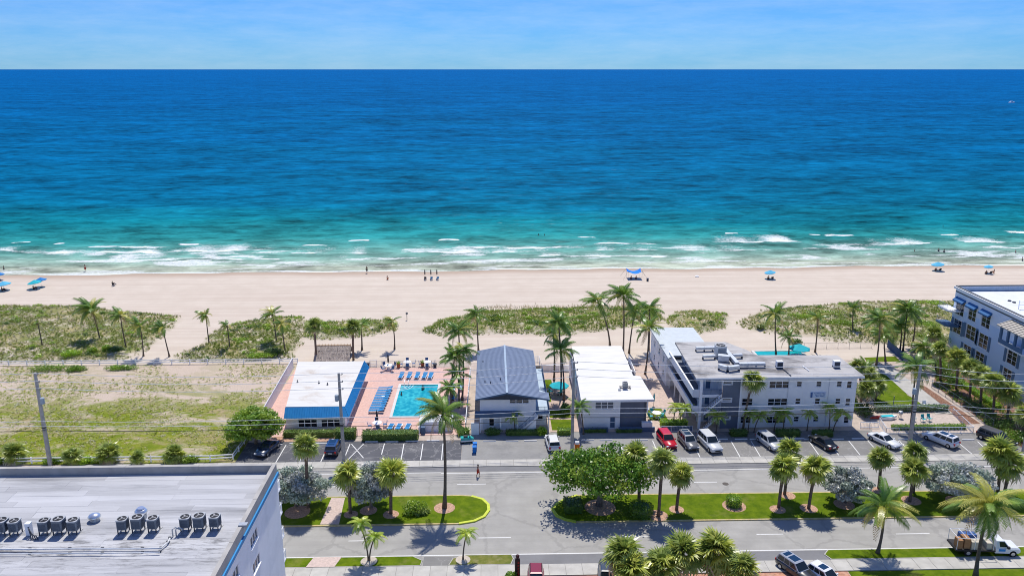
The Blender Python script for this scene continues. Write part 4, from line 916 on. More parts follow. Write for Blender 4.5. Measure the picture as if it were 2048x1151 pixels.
# --- blue apartment house on the right
def blue_apartments():
    t = thing('blue_apartments', 'pale blue apartment house with white cornice, blue awnings and shutters', 'building')
    X, Yb, Yf, Zt = 92.4, 151.2, 96.0, 11.9
    LB = M('light_blue_stucco', (0.66, 0.76, 0.90), 0.8, 0.03, 0.6); MB_ = M('mid_blue_stucco', (0.42, 0.60, 0.86), 0.8, 0.04, 0.6); SHUT = M('shutter_blue', (0.09, 0.17, 0.29), 0.6, .05, 1); AWN = M('awning_blue', (0.035, 0.14, 0.33), 0.7, .06, 1)
    def yz(x0, x1, y0, y1):
        c = HX((x0+x1)/2, (y0+y1)/2, X); top = HX((x0+x1)/2, y0+(x1-x0)*.06, X).z; bot = HX((x0+x1)/2, y1-(x1-x0)*.06, X).z
        dy = abs(HX(x0, (y0+y1)/2 - (x1-x0)*.23, X).y - HX(x1, (y0+y1)/2+(x1-x0)*.23, X).y)
        return c.y, bot, top, dy
    ups = [(1912,1928,601,632), (1937,1952,613,643), (1963,1980,626,657)]
    mids = [(1907,1922,637,668), (1932,1950,649,681), (1957,1975,666,698), (2014,2033,698,731)]
    lows = [(1926,1941,688,716), (1950,1967,702,730), (2005,2022,735,765)]
    zs = 8.35
    def openings(lst, z0=0.0):
        r_ = []
        for q in lst: y, b, tp, dy = yz(*q); r_.append((Yb-y-dy/2, b-z0, Yb-y+dy/2, tp-z0))
        return r_
    U, Mi, Lo = openings(ups, zs), openings(mids), openings(lows)
    U = openings(ups); U = [(a, b, c, min(Zt-.4, d)) for a, b, c, d in U]
    for k in range(3): Mi.append((28+5*k, 5.2, 29.8+5*k, 7.6)); Lo.append((28+5*k, 1.5, 29.8+5*k, 3.9)); U.append((28+5*k, 8.7, 29.8+5*k, 11.1))
    TT, nt_, bs_ = newmat('two_tone_blue_stucco'); sx_ = node(nt_, 'ShaderNodeSeparateXYZ'); nt_.links.new(pos(nt_), sx_.inputs[0])
    c_ = mixc(nt_, math2(nt_, 'GREATER_THAN', sx_.outputs['Z'], 8.3), (0.54, 0.69, 0.90), (0.74, 0.81, 0.91)); c_ = mixc(nt_, math2(nt_, 'MULTIPLY', noise(nt_, pos(nt_), .6, 5), .12), c_, (0.5, 0.58, 0.7)); nt_.links.new(c_, bs_.inputs['Base Color']); bs_.inputs['Roughness'].default_value = .8
    wall(t, (X, Yb, 0), (0, -1), Yb-Yf, Zt, Mi+Lo+U, TT)
    for q in U:
        window(t, (X, Yb, 0), (0, -1), q, 2, 3, TRIMW, GLASS, .055, surround=.1)
        a = Yb-q[2]-.25; b = Yb-q[0]+.25; z = q[3]-.05
        MB().rings([[(X-.01, y, z+.75), (X-.8, y, z+.15), (X-.8, y, z-.12), (X-.01, y, z+.3)] for y in (a, b)]).build('awning', AWN, t)
    for q in Mi+Lo:
        window(t, (X, Yb, 0), (0, -1), q, 2, 3, TRIMW, GLASS, .055, surround=.09)
        for s in (-1, 1):
            y = Yb-(q[0] if s > 0 else q[2])+s*.5
            MB().b2(X-.07, X-.004, y-.35, y+.35, q[1]-.05, q[3]+.05).build('shutter', SHUT, t)
    wall(t, (X+40, Yb, 0), (-1, 0), 40, Zt, [], LB); wall(t, (X, Yf, 0), (1, 0), 40, Zt, [], LB)
    MB().b2(X, X+40, Yf, Yb, Zt-.6, Zt-.4).build('roof', M('pale_roof_membrane', (0.66, 0.69, 0.74), 0.8, .05, .6), t)
    for q in ((X-.3, X+.25, Yf-.3, Yb+.3), (X+.26, X+40, Yb-.2, Yb+.3)): MB().b2(*q, Zt+.003, Zt+.42).build('cornice', TRIMW, t)
    for q in ((X-.1, X+.2, Yf, Yb+.15), (X+.21, X+40, Yb-.15, Yb+.15)): MB().b2(*q, Zt+.423, Zt+.62).build('coping', M('coping_dark', (0.13, 0.14, 0.15), .6), t)
    MB().b2(X+.05, X+40, Yb-.9, Yb-.22, Zt-.39, Zt+.0).build('roof_kerb', M('kerb_blue', (0.12, 0.2, 0.33), .7), t)
    # corner balconies facing the sea
    for z, m_ in ((8.0, TRIMW), (4.9, SHUT)):
        MB().prism([(X-2.3, Yb-1.6), (X-1.9, Yb-2.4), (X-.01, Yb-2.8), (X-.01, Yb+1.6), (X-2.3, Yb+1.6)], z-.3, z).build('balcony', m_, t)
        rail(t, [(X-.05, Yb-2.7, z), (X-1.85, Yb-2.32, z), (X-2.2, Yb-1.6, z), (X-2.2, Yb+1.5, z)], 1.05, METAL if m_ is TRIMW else SHUT, 'balcony_railing', .18)
    # roofed balcony in the middle of the side
    c = HX(2022, 690, X-1.4); cy = c.y; z = 7.1
    MB().b2(X-2.2, X-.01, cy-4.2, cy+2.4, z-.32, z).build('balcony', TRIMW, t)
    MB().b2(X-2.2, X-.01, cy-4.25, cy-4.201, z+.001, z+1.0).build('balcony_side', MB_, t); MB().b2(X-2.25, X-2.1, cy-4.2, cy+2.4, z+.001, z+.75).build('balcony_front', SHUT, t)
    for y in (cy+2.2, cy+.2, cy-1.8, cy-3.9): MB().b2(X-2.2, X-1.85, y-.2, y+.2, z+.002, z+3.0).build('balcony_column', SHUT, t)
    MB().rings([[(X-2.7, y, z+3.0), (X-.01, y, z+3.9), (X-.01, y, z+4.05), (X-2.7, y, z+3.15)] for y in (cy-4.6, cy+2.8)]).build('balcony_roof', M('taupe_roof', (0.42, 0.39, 0.34), .7, .05, 1), t)
    for k in range(9): y = cy-4.4+.85*k; MB().rings([[(X-2.7, y+q, z+3.16), (X-.02, y+q, z+4.06), (X-.02, y+q, z+4.12), (X-2.7, y+q, z+3.22)] for q in (0, .07)]).build('roof_batten', M('taupe_dark', (0.16, 0.15, 0.14), .7), t)
    return t
blue_apartments()
for i, (x, y, l) in enumerate(((2019,602,'left small dark roof vent on the blue apartment house'),(2028,605,'right small dark roof vent on the blue apartment house'))):
    p = W(x, y, 11.5); tag(MB().cyl((p.x,p.y,11.503), .35, .2, 10, .28).build('roof_vent', DARKT), l, 'vent')
p = W(2046, 618, 11.5); t = thing('antenna_frame', 'pale metal equipment frame on the blue apartment house roof', 'frame', (p.x, p.y, 11.503))
for k in range(3): MB().b2(-.9,.9,-.05,.05,.3+.5*k,.38+.5*k).build('crossbar', TRIMW, t)
for q in (-.8,.8): MB().b2(q-.05,q+.05,.055,.15,0,1.6).build('upright', TRIMW, t)

# --- thatched tiki shelter behind the pool house
p = W(668, 716); t = thing('tiki_shelter', 'low thatched shelter with bamboo ridge on the sand behind the pool house', 'shelter', (p.x, p.y, 0))
TH = M('weathered_thatch', (0.42, 0.36, 0.31), 0.95, 0.35, 3.0, 0.9, 9, dirt=(0.16, 0.135, 0.12), dscale=0.9, stretch=(3, 1, 1))
mb = MB(); 
for s in (-1, 1):
    for k in range(46):
        x = -3.3 + 6.6*k/45
        for r_ in range(4):
            z1 = 2.55-.5*r_; y1 = s*(.15+.62*r_); j = random.uniform(-.06, .06)
            mb.face([(x-.11+j, y1, z1+.03), (x+.11+j, y1, z1+.03), (x+.13+j, y1+s*.85, z1-.62+random.uniform(-.1,.06)), (x-.13+j, y1+s*.85, z1-.62+random.uniform(-.1,.06))])
o = mb.build('thatch', TH, t); o['kind'] = 'stuff'
MB().rings([[(x, -2.2, .95), (x, 0, 2.5), (x, 2.2, .95), (x, 0, 2.3)] for x in (-3.2, 3.2)]).build('roof_frame', TH, t)
for k in range(12): MB().tube([(-3.3+.6*k, -.12, 2.6), (-3.3+.6*k, .12, 2.85)], .07, 6).build('ridge_peg', M('bamboo', (0.52, 0.33, 0.17), .7, .15, 3), t)
MB().tube([(-3.4, 0, 2.66), (3.4, 0, 2.66)], .09, 8).build('ridge_pole', MC['bamboo'], t)
for x in (-2.9, 2.9):
    for y in (-1.6, 1.6): MB().tube([(x, y, 0), (x, y, 1.5)], .09, 8).build('post', WOODP, t)
# ------------------------------------------------ vegetation
COCO = leafmat('coconut_frond_green', (0.050, 0.112, 0.018), (0.125, 0.180, 0.028), 0.35)
COCOY = leafmat('coconut_frond_yellowing', (0.20, 0.21, 0.03), (0.30, 0.25, 0.05), 0.4)
COCOD = leafmat('coconut_frond_dry', (0.20, 0.13, 0.06), (0.28, 0.19, 0.09), 0.3)
SABG = leafmat('sabal_fan_green', (0.085, 0.130, 0.022), (0.19, 0.215, 0.045), 0.35)
SABY = leafmat('sabal_fan_yellow_green', (0.20, 0.25, 0.03), (0.33, 0.34, 0.06), 0.4)
SABD = leafmat('sabal_fan_dead', (0.29, 0.215, 0.13), (0.42, 0.33, 0.22), 0.3)
ADON = leafmat('young_palm_bright_green', (0.10, 0.19, 0.02), (0.25, 0.30, 0.035), 0.4)
TRUNK = M('palm_trunk_grey_brown', (0.145, 0.115, 0.09), 0.95, 0.25, 2.0, 0.6, 6, stretch=(1, 1, 5))
SABTR = M('sabal_trunk_brown', (0.17, 0.125, 0.095), 0.95, 0.35, 3.0, 0.9, 7, stretch=(1, 1, 3))
BARK = M('tree_bark', (0.20, 0.17, 0.145), 0.95, 0.25, 3.0, 0.6, 8)
def frond_mesh(name, mat, n=24, arch=(0.42, 0.95), leaf=0.26, hang=0.55, wid=0.02, sway=0.0):
    mb = MB()
    P = lambda s: Vector((s*(1-.10*s), sway*s*s, arch[0]*s - arch[1]*s*s))
    for k in range(6):
        a, b = P(k/6), P((k+1)/6); w = .016*(1-k/7); mb.face([a+Vector((0,-w,0)), a+Vector((0,w,0)), b+Vector((0,w*.8,0)), b+Vector((0,-w*.8,0))])
    for k in range(n):
        s = .14 + .86*k/(n-1); p = P(s); t = (P(min(1, s+.02)) - P(s-.02)).normalized()
        ln = leaf*(.45 + .55*sin(pi*min(1, .12+.82*s)))*random.uniform(.85, 1.1)
        for sd in (-1, 1):
            out_ = (Vector((0, sd, 0)) + t*(.55+.5*s)).normalized(); h = hang*random.uniform(.6, 1.3)
            m_ = p + out_*ln*.55 + Vector((0, 0, .02-h*.16*ln)); e = p + out_*ln*(.95) + Vector((0, 0, -h*ln*.75)); q = t*wid
            mb.face([p-q*.5, m_-q, e, m_+q, p+q*.5] if sd > 0 else [p+q*.5, m_+q, e, m_-q, p-q*.5])
    return mb.mesh(name, mat)
def fan_mesh(name, mat, n=17, drop=0.25, pet=0.42):
    mb = MB(); w = .014
    mb.face([(0,-w*2,0),(0,w*2,0),(pet*.5,w,.05),(pet,w,.04),(pet,-w,.04),(pet*.5,-w,.05)])
    c = Vector((pet, 0, .04)); 
    for k in range(n):
        a = R(-118 + 236*k/(n-1) + random.uniform(-4, 4)); r_ = (.58 if abs(a) < 1.2 else .47)*random.uniform(.88, 1.08)
        d = Vector((cos(a), sin(a), 0)); s_ = Vector((-sin(a), cos(a), 0)); fold = .05*abs(sin(a))
        m_ = c + d*r_*.55 + Vector((0, 0, .03 - fold - drop*.10)); e = c + d*r_ + Vector((0, 0, -fold*2 - drop*random.uniform(.25, .75)*r_/.55))
        wd = .052
        mb.face([c - s_*.012, m_ - s_*wd, e, m_ + s_*wd, c + s_*.012])
    return mb.mesh(name, mat)
random.seed(5)
CF = {'g': [frond_mesh('frond', COCO, 26, (a, b), .28, h, .021, s) for a, b, h, s in ((.35,.62,.7,0),(.25,.75,1.0,.12),(.3,.45,.9,-.12))],
      'y': [frond_mesh('frond', COCOY, 24, (a, b), .26, h) for a, b, h in ((.3,.9,.7),(.4,1.0,.6))], 'd': [frond_mesh('frond', COCOD, 16, (.15, .9), .22, 1.1)]}
AF = [frond_mesh('frond', ADON, 20, (a, b), .33, h, .028) for a, b, h in ((.8,1.1,.4),(.65,1.0,.6))]
SF = {'g': [fan_mesh('fan_leaf', SABG, 17, d) for d in (.2, .35, .5)], 'y': [fan_mesh('fan_leaf', SABY, 17, d) for d in (.2, .4)], 'd': [fan_mesh('fan_leaf', SABD, 11, d) for d in (.7, .95)]}
def trunk_mb(top, r0, r1, swell=1.5, lean=None, n=8, seg=9):
    """curved tapering trunk from the origin to top (local)"""
    ctrl = Vector((top.x*.15, top.y*.15, top.z*.55)) if lean is None else lean
    pts = []; rr = []
    for k in range(seg+1):
        s = k/seg; p = ctrl*(2*s*(1-s)) + top*(s*s); pts.append(p); rr.append((r0 + (r1-r0)*s)*(1 + (swell-1)*max(0, 1-s*7)))
    pts[0] = Vector((0, 0, -.1)); mb = MB(); mb.tube(pts, rr, n); return mb
def place(name, me, t, crown, az, pit, sc, roll=0.0):
    return inst(name, me, t, Matrix.Translation(crown) @ Matrix.Rotation(az, 4, 'Z') @ Matrix.Rotation(-pit, 4, 'Y') @ Matrix.Rotation(roll, 4, 'X') @ Matrix.Scale(sc, 4))
def palm(kind, base, crown, r, label, wind=0.28, n=None, yellow=0.1, zb=0.05, group=None, basez=0.0, Y=None, tr=None):
    b = W(*base, basez) if Y is None else Vector((HT(*base, Y).x, Y, 0)); b.z = zb if basez == 0 else basez
    c = HT(*crown, b.y); top = Vector((c.x-b.x, 0, max(.25, c.z-b.z)))
    nm = {'c': 'coconut_palm', 's': 'sabal_palm', 'a': 'young_palm'}[kind]
    t = thing(nm, label, 'palm tree', b, 0, group or {'c': 'coconut palms', 's': 'sabal palms', 'a': 'small young palms'}[kind])
    rnd = random.Random(int(base[0]*31 + base[1]*7 + crown[0]))
    if kind == 'c':
        tr = tr or .15; trunk_mb(top, tr*1.05, tr*.68, 1.7, Vector((top.x*rnd.uniform(-.1,.5)+rnd.uniform(-.4,.4), rnd.uniform(-.5,.5), top.z*.5))).build('trunk', TRUNK, t, True); n = (n or 19) + 3
        tl = rnd.uniform(-.25, .25)
        for k in range(n):
            if rnd.random() < .1: continue
            s = k/(n-1); pit = R(84 - 112*s**1.15 + rnd.uniform(-11, 11)); az = k*2.39996 + rnd.uniform(-.25, .25)
            if wind:
                dx, dy = cos(az) - wind*1.15, sin(az)*(1-.25*abs(wind)); az = math.atan2(dy, dx); pit = pit*.82 - .06 + tl*cos(az)
            q = rnd.random(); lst = CF['d'] if (s > .93 and q < .6) else CF['y'] if q < yellow + .25*(s > .7) else CF['g']
            place('frond', rnd.choice(lst), t, top + Vector((0, 0, -.05)), az, pit, r*rnd.uniform(.85, 1.12), rnd.uniform(-.4, .4))
        mb = MB()
        for k in range(5): a = k*1.3; mb.lathe((top.x+.2*cos(a), top.y+.2*sin(a), top.z-.42), [(.02,0),(.11,.08),(.12,.18),(.03,.27)], 6)
        o = mb.build('coconut_cluster', M('green_coconut', (0.16, 0.15, 0.04), .6, .2, 3), t); o['kind'] = 'stuff'
    elif kind == 's':
        tr = tr or .20; mb = trunk_mb(top, tr, tr*1.05, 1.15); mb.tube([top*.86, top*.93, top*1.0], [tr*1.05, tr*1.5, tr*1.1], 8); mb.build('trunk', SABTR, t, True); n = n or 30
        for k in range(n):
            s = k/(n-1); pit = R(82 - 135*s + rnd.uniform(-10, 10)); az = k*2.39996 + rnd.uniform(-.2, .2)
            if wind: az = math.atan2(sin(az), cos(az) - wind)
            q = rnd.random(); lst = SF['d'] if (s > .84 and q < .75) else SF['y'] if q < yellow + .2*s else SF['g']
            place('fan_leaf', rnd.choice(lst), t, top, az, pit, r*1.02*rnd.uniform(.85, 1.1), rnd.uniform(-.5, .5))
    else:
        tr = tr or .085; trunk_mb(top, tr, tr*.8, 1.5).build('trunk', TRUNK, t, True); n = n or 12
        MB().tube([top*.86, top*.99], [.09, .06], 6).build('crownshaft', M('crownshaft_green', (0.16, 0.22, 0.06), .5), t)
        for k in range(n):
            s = k/(n-1); pit = R(50 - 62*s + rnd.uniform(-8, 8)); az = k*2.39996 + rnd.uniform(-.3, .3)
            place('frond', AF[k % 2], t, top, az, pit, r*rnd.uniform(.85, 1.1), rnd.uniform(-.3, .3))
    return t
# windblown coconut palms on the left dune
for bx, by, cx, cy, r, n, d in ((85,696,75,645,1.0,7,'stunted thin coconut palm alone at the left of the dune'),(201,684,184,620,3.4,24,'fullest windswept coconut palm on the left dune'),(254,700,241,631,2.4,15,'windswept coconut palm right of the fullest one on the left dune'),
    (287,712,280,652,2.5,14,'yellowish windswept coconut palm third along the left dune'),(339,713,325,655,2.2,13,'windswept coconut palm at the end of the left dune by the sand path'),(419,691,412,630,2.1,12,'slim open-crowned coconut palm right of the sand path'),
    (460,703,454,650,1.8,9,'short ragged coconut palm with few fronds on the second dune'),(554,689,545,628,2.4,15,'taller windswept coconut palm at the right of the second dune'),(571,704,564,648,2.0,12,'shorter coconut palm at the right edge of the second dune'),
    (789,698,784,643,1.9,13,'lone windswept coconut palm on open sand behind the pool deck')):
    palm('c', (bx, by), (cx, cy), r, d, wind=.75, n=n, yellow=.35, tr=.13, group='palms on the dunes')
palm('c', (724,700), (722,650), 2.1, 'dark coconut palm just right of the pair of sabals behind the thatched shelter', wind=.4, n=15, group='palms on the dunes')
palm('s', (633,722), (629,653), 2.0, 'sabal palm at the left end of the thatched shelter', n=26, yellow=0, tr=.2, group='palms on the dunes')
palm('s', (707,720), (706,655), 2.0, 'sabal palm at the right end of the thatched shelter', n=26, yellow=0, tr=.2, group='palms on the dunes')
palm('c', (957,702), (954,628), 2.5, 'windswept coconut palm behind the grey gable roof', wind=.5, n=18, tr=.14)
palm('c', (918,775), (917,662), 2.6, 'dark coconut palm, topmost of the cluster left of the grey gable roof', wind=.15, n=20)
palm('c', (905,800), (910,712), 2.7, 'dark coconut palm, middle of the cluster left of the grey gable roof', wind=.25, n=22)
palm('c', (917,815), (915,748), 2.3, 'dark coconut palm, lowest of the cluster left of the grey gable roof', n=18)
palm('c', (889,1017), (886,828), 3.3, 'very tall coconut palm on the grass median, in front of the pool', wind=.35, n=24, yellow=.3, zb=.16, tr=.2)
palm('a', (1030,862), (1027,832), 1.7, 'bright young palm before the stairs of the gable house', n=13)
palm('c', (1122,790), (1117,645), 2.8, 'taller coconut palm between the gable house and the white roof', wind=.1, n=20)
palm('c', (1128,800), (1122,700), 2.9, 'shorter coconut palm between the gable house and the white roof', wind=-.1, n=20)
palm('c', (1167,868), (1160,812), 1.9, 'small coconut palm at the front left corner of the white house', n=13, tr=.1)
palm('c', (1220,692), (1196,603), 3.3, 'leaning coconut palm left of the beach trio behind the white roof', wind=.35, n=18, tr=.16)
palm('c', (1246,708), (1247,592), 3.5, 'tallest coconut palm of the beach trio behind the white roof', wind=.25, n=22, tr=.16)
palm('c', (1258,706), (1270,622), 2.8, 'dark coconut palm half hidden in the beach trio behind the white roof', wind=.2, n=16)
palm('c', (1290,748), (1297,655), 3.0, 'coconut palm in the courtyard left of the rear wing', wind=-.1, n=18, yellow=.3)
palm('c', (1297,700), (1299,618), 2.8, 'coconut palm beside the far corner of the rear wing', wind=-.3, n=17)
palm('c', (1552,709), (1551,628), 2.9, 'tall coconut palm behind the stained roof by the turquoise pool', wind=-.15, n=16)
palm('c', (1577,712), (1578,673), 2.1, 'low coconut palm by the turquoise pool umbrella', n=16)
palm('c', (1630,704), (1636,636), 2.3, 'yellowish coconut palm on the dune behind the stained roof', n=14, yellow=.6)
palm('c', (1705,664), (1706,617), 2.1, 'small dark coconut palm on the green dune at right', n=14, wind=-.15)
palm('c', (1752,732), (1760,640), 3.1, 'tall coconut palm, leftmost of the beach grove on the right', n=22, wind=.3)
palm('c', (1771,722), (1768,668), 2.6, 'low coconut palm under the leftmost one of the right beach grove', n=18)
palm('c', (1785,695), (1793,655), 2.3, 'small coconut palm in the middle of the right beach grove', n=15)
palm('c', (1806,702), (1815,620), 3.0, 'tall dark coconut palm, second from the right in the right beach grove', n=20, wind=.25)
palm('c', (1824,690), (1829,622), 2.4, 'thin coconut palm at the right of the right beach grove', n=15)
palm('c', (1822,852), (1833,735), 3.0, 'broad drooping coconut palm behind the right-hand utility pole', n=22, yellow=.25)
palm('c', (1755,1106), (1768,1012), 3.2, 'coconut palm at the left end of the right verge strip', n=18, yellow=.3, zb=.12, tr=.17)
palm('c', (1951,1153), (1980,1012), 4.0, 'large leaning coconut palm in front of the white truck', n=22, yellow=.3, tr=.2)
# sabal palms, far right row along the blue apartment house
for bx, by, cx, cy, r, d in ((1880,760,1878,700,1.9,'farthest, beside the sea balconies'),(1912,778,1915,715,2.2,'second from the sea'),(1938,800,1942,738,2.1,'third from the sea'),(1960,812,1962,752,2.1,'fourth from the sea'),(1985,832,1988,765,2.2,'fifth from the sea'),(2014,838,2020,788,2.4,'sixth from the sea with a fat trunk'),(2046,870,2050,832,1.9,'nearest, cut by the right picture edge')):
    palm('s', (bx, by), (cx, cy), r, 'sabal palm along the blue apartment house, ' + d, n=32, yellow=.3, group='sabal row along the blue apartments')
palm('s', (1722,805), (1716,735), 1.9, 'dark sabal palm touching the right end of the stained roof', n=30, yellow=0.0)
palm('s', (1732,825), (1736,778), 1.9, 'lower sabal palm between the three-storey block and the right lawn', n=32, yellow=.1)
palm('c', (1702,730+8), (1730,752), 2.2, 'small feathery palm right of the three-storey block', n=14)
palm('s', (1750,800), (1756,772), 1.9, 'rightmost sabal palm of the group beside the right lawn', n=30, yellow=.1)
palm('s', (1735,790), (1738,748), 1.8, 'middle sabal palm of the group beside the right lawn', n=28, yellow=.1)
palm('s', (1868,708), (1869,668), 2.0, 'sabal palm in the thicket at the sea corner of the blue apartments', n=28, yellow=.2)
palm('c', (1846,738), (1848,694), 2.4, 'feathery coconut palm left of the thicket by the blue apartments', n=18)
palm('c', (1872,742), (1868,712), 2.0, 'low feathery palm in the thicket by the blue apartments', n=18)
palm('c', (1800,700), (1803,650), 2.4, 'dense coconut palm between the two tall ones of the right beach grove', n=20)
palm('c', (924,800), (926,700), 2.3, 'coconut palm leaning right in the cluster left of the gable roof', n=20, wind=-.2)
palm('c', (900,832), (900,775), 2.0, 'low coconut palm at the pool side of the cluster left of the gable roof', n=18)
palm('c', (1108,760), (1106,668), 2.2, 'slim coconut palm left in the group beside the white roof', n=16)
palm('s', (1486,858), (1506,762), 2.1, 'leaning sabal palm rising past the front roof edge of the three-storey block', n=30, yellow=.25, tr=.17)
for bx, by, cx, cy, r, d in ((1346,850,1352,815,2.1,'left one of the pair in the courtyard planter'),(1357,850,1370,818,2.3,'right one of the pair in the courtyard planter'),(1432,866,1436,832,2.3,'before the dark stair tower'),(1496,864,1500,828,1.8,'beside the leaning sabal'),
    (1508,864,1520,832,2.2,'second right of the leaning sabal'),(1548,862,1556,824,1.6,'left of the pair below the triple windows'),(1566,864,1568,830,2.3,'right of the pair below the triple windows'),(1614,861,1619,828,1.6,'slim and dark, below the name board'),(1658,858,1660,816,1.9,'left of the pair at the right end of the three-storey block'),(1666,862,1682,828,2.1,'leaning, at the right end of the three-storey block')):
    palm('a', (bx, by), (cx, cy), r*.78, 'small bright palm, ' + d, n=13, group='small palms along the three-storey block')
# medians
for bx, by, cx, cy, r, y, d in ((617,1016,612,893,2.0,.3,'tall slim sabal palm rising out of the left silver bush'),(701,1028,697,950,2.2,.35,'sabal palm right of the paved median crossing'),(782,1028,784,948,2.3,.75,'yellow-green sabal palm before the second silver bush'),
    (1278,1000,1272,908,1.9,.6,'yellowish sabal palm rising behind the sea grape tree'),(1317,1034,1325,925,2.1,.2,'tall curved sabal palm right of the sea grape tree'),(1353,1021,1363,948,2.0,.6,'straight sabal palm second right of the sea grape tree'),
    (1569,990,1580,902,2.0,.4,'rear sabal palm of the trio on the right median'),(1557,1016,1568,935,2.2,.5,'front left sabal palm of the trio on the right median'),(1617,1018,1632,938,2.2,.65,'right sabal palm of the trio on the right median'),(1757,978,1762,916,1.8,.1,'small dark sabal palm between the two right silver bushes'),
    (1826,985,1832,908,2.0,.3,'rear sabal palm left of the widest silver bush'),(1819,1004,1829,942,2.1,.5,'front sabal palm left of the widest silver bush'),(1995,985,2000,905,2.4,.5,'rear sabal palm of the pair by the right picture edge'),(2008,990,2020,930,2.5,.6,'bright sabal palm of the pair by the right picture edge')):
    palm('s', (bx, by), (cx, cy), r, d, n=36, yellow=y, zb=.16, group='sabal palms on the medians')
palm('a', (737,1121), (721,1050), 1.45, 'left and taller stem of the twin palms on the left verge', zb=.12, group='verge palms', n=13)
palm('a', (739,1122), (749,1075), 1.45, 'right and shorter stem of the twin palms on the left verge', zb=.12, group='verge palms', n=13)
palm('a', (926,1119), (933,1068), 1.45, 'single small palm on the dry verge', zb=.12, group='verge palms', n=13)
# foreground sabals at the bottom
for X, Yp, cx, cy, r, d in ((0,73.6,1247,1112,2.5,'first from the left, tallest of its pair'),(0,72.0,1262,1140,2.3,'low one in front of the first'),(0,72.6,1324,1134,2.3,'second from the left, low'),(0,73.6,1366,1108,2.5,'third from the left'),(0,73.8,1432,1104,2.7,'fourth from the left, fullest'),(0,72.2,1482,1140,2.1,'last and lowest on the right')):
    b = HT(cx-6, cy, Yp); palm('s', (cx-6, cy), (cx, cy), r, 'foreground sabal palm beside the red forecourt, ' + d, n=40, yellow=.3, Y=Yp, group='foreground sabals')
# stemless sabals along the vacant lot fence
for x, y, r, d in ((30,922,2.5,'leftmost and broadest'),(146,926,2.0,'left of the utility pole shrubs'),(218,922,2.5,'largest in the middle'),(276,928,1.5,'smallest'),(348,922,2.2,'nearest to the parking lot')):
    palm('s', (x, y), (x, y-13), r*.85, 'squat sabal palm at the vacant lot fence, ' + d, n=34, yellow=.12, group='squat sabals at the vacant lot fence')

# broadleaf crowns: many leaf-sized faces gathered in clumps
def leaf_cloud(mb, clumps, per, size, rnd, flat=.5):
    for (c, rad) in clumps:
        for k in range(per):
            d = Vector((rnd.gauss(0, 1), rnd.gauss(0, 1), rnd.gauss(0, 1))).normalized() * (rnd.random() ** .45)
            p = c + Vector((d.x*rad[0], d.y*rad[1], d.z*rad[2])); n = (d*.6 + Vector((rnd.uniform(-1,1), rnd.uniform(-1,1), rnd.uniform(-.2,1.2)))).normalized()
            u = n.orthogonal().normalized(); u = Quaternion(n, rnd.uniform(0, 6.28)) @ u; v = n.cross(u); s = size*rnd.uniform(.7, 1.3)
            mb.face([p-u*s*.5, p-u*s*.1-v*s*.38, p+u*s*.5, p-u*s*.1+v*s*.38])
def tree(name, label, cat, base, h, rx, ry, rz_, nclump, per, leaf, mats, trunk_r, seed, zb=.05, lift=None, group=None, hole=0.0):
    b = W(*base); b.z = zb; t = thing(name, label, cat, b, 0, group); rnd = random.Random(seed); c0 = Vector((0, 0, h-rz_)); cl = []
    for k in range(nclump):
        z = 1 - 2*(k+.5)/nclump; a = k*2.39996; q = math.sqrt(1-z*z); rr = rnd.uniform(.55, .95)
        p = c0 + Vector((cos(a)*q*rx*rr, sin(a)*q*ry*rr, (z*rr if z > -.3 else -.3*rr)*rz_)); s = rnd.uniform(.15, .27)
        cl.append((p, (rx*s+.2, ry*s+.2, rz_*s*.9+.15)))
    tm = MB(); fork = Vector((0, 0, c0.z*.45)); tm.tube([(0, 0, -.1), (.05, 0, fork.z*.5), fork], [trunk_r*1.4, trunk_r, trunk_r*.85], 8); tm.build('trunk', BARK, t, True)
    lm = MB()
    for k in range(0, nclump, max(1, nclump//9)):
        p = cl[k][0]; lm.tube([fork*.95, fork.lerp(p, .5)+Vector((0, 0, -.15)), p], [trunk_r*.6, trunk_r*.35, trunk_r*.12], 5)
    lm.build('limbs', BARK, t, True)
    half = max(1, len(mats))
    for i, m_ in enumerate(mats):
        mb = MB(); leaf_cloud(mb, [c for k, c in enumerate(cl) if k % half == i], per, leaf, rnd); mb.build('crown', m_, t)
    return t
GRN = leafmat('broadleaf_green', (0.050, 0.110, 0.010), (0.125, 0.195, 0.018), .3, vs=.5); GRNY = leafmat('broadleaf_light_green', (0.12, 0.20, 0.015), (0.20, 0.27, 0.03), .35, vs=.5)
GRAPE = leafmat('sea_grape_green', (0.042, 0.105, 0.012), (0.09, 0.165, 0.02), .25, vs=.5, spec=.25); GRAPY = leafmat('sea_grape_yellow_green', (0.10, 0.165, 0.018), (0.17, 0.21, 0.03), .3, vs=.5, spec=.25)
SILV = leafmat('silver_leaf', (0.17, 0.195, 0.175), (0.27, 0.29, 0.26), .2, .1, vs=.9); SILV2 = leafmat('silver_green_leaf', (0.115, 0.145, 0.11), (0.20, 0.235, 0.19), .2, .1, vs=.9)
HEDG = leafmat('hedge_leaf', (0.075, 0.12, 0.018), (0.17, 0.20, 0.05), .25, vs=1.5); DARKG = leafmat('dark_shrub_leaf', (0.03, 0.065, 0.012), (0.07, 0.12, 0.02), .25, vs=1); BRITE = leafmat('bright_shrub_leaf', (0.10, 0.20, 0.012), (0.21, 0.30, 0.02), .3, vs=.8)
tree('round_tree', 'rounded bright green broadleaf tree at the corner of the vacant lot', 'tree', (512,886), 5.4, 4.1, 3.6, 2.5, 52, 260, .32, [GRN, GRNY], .22, 3)
sg = tree('sea_grape_tree', 'wide spreading sea grape tree with gaps in its crown on the right median', 'tree', (1198,1012), 7.9, 7.9, 5.0, 3.0, 90, 120, .36, [GRAPE, GRAPE, GRAPY], .34, 8, .16)
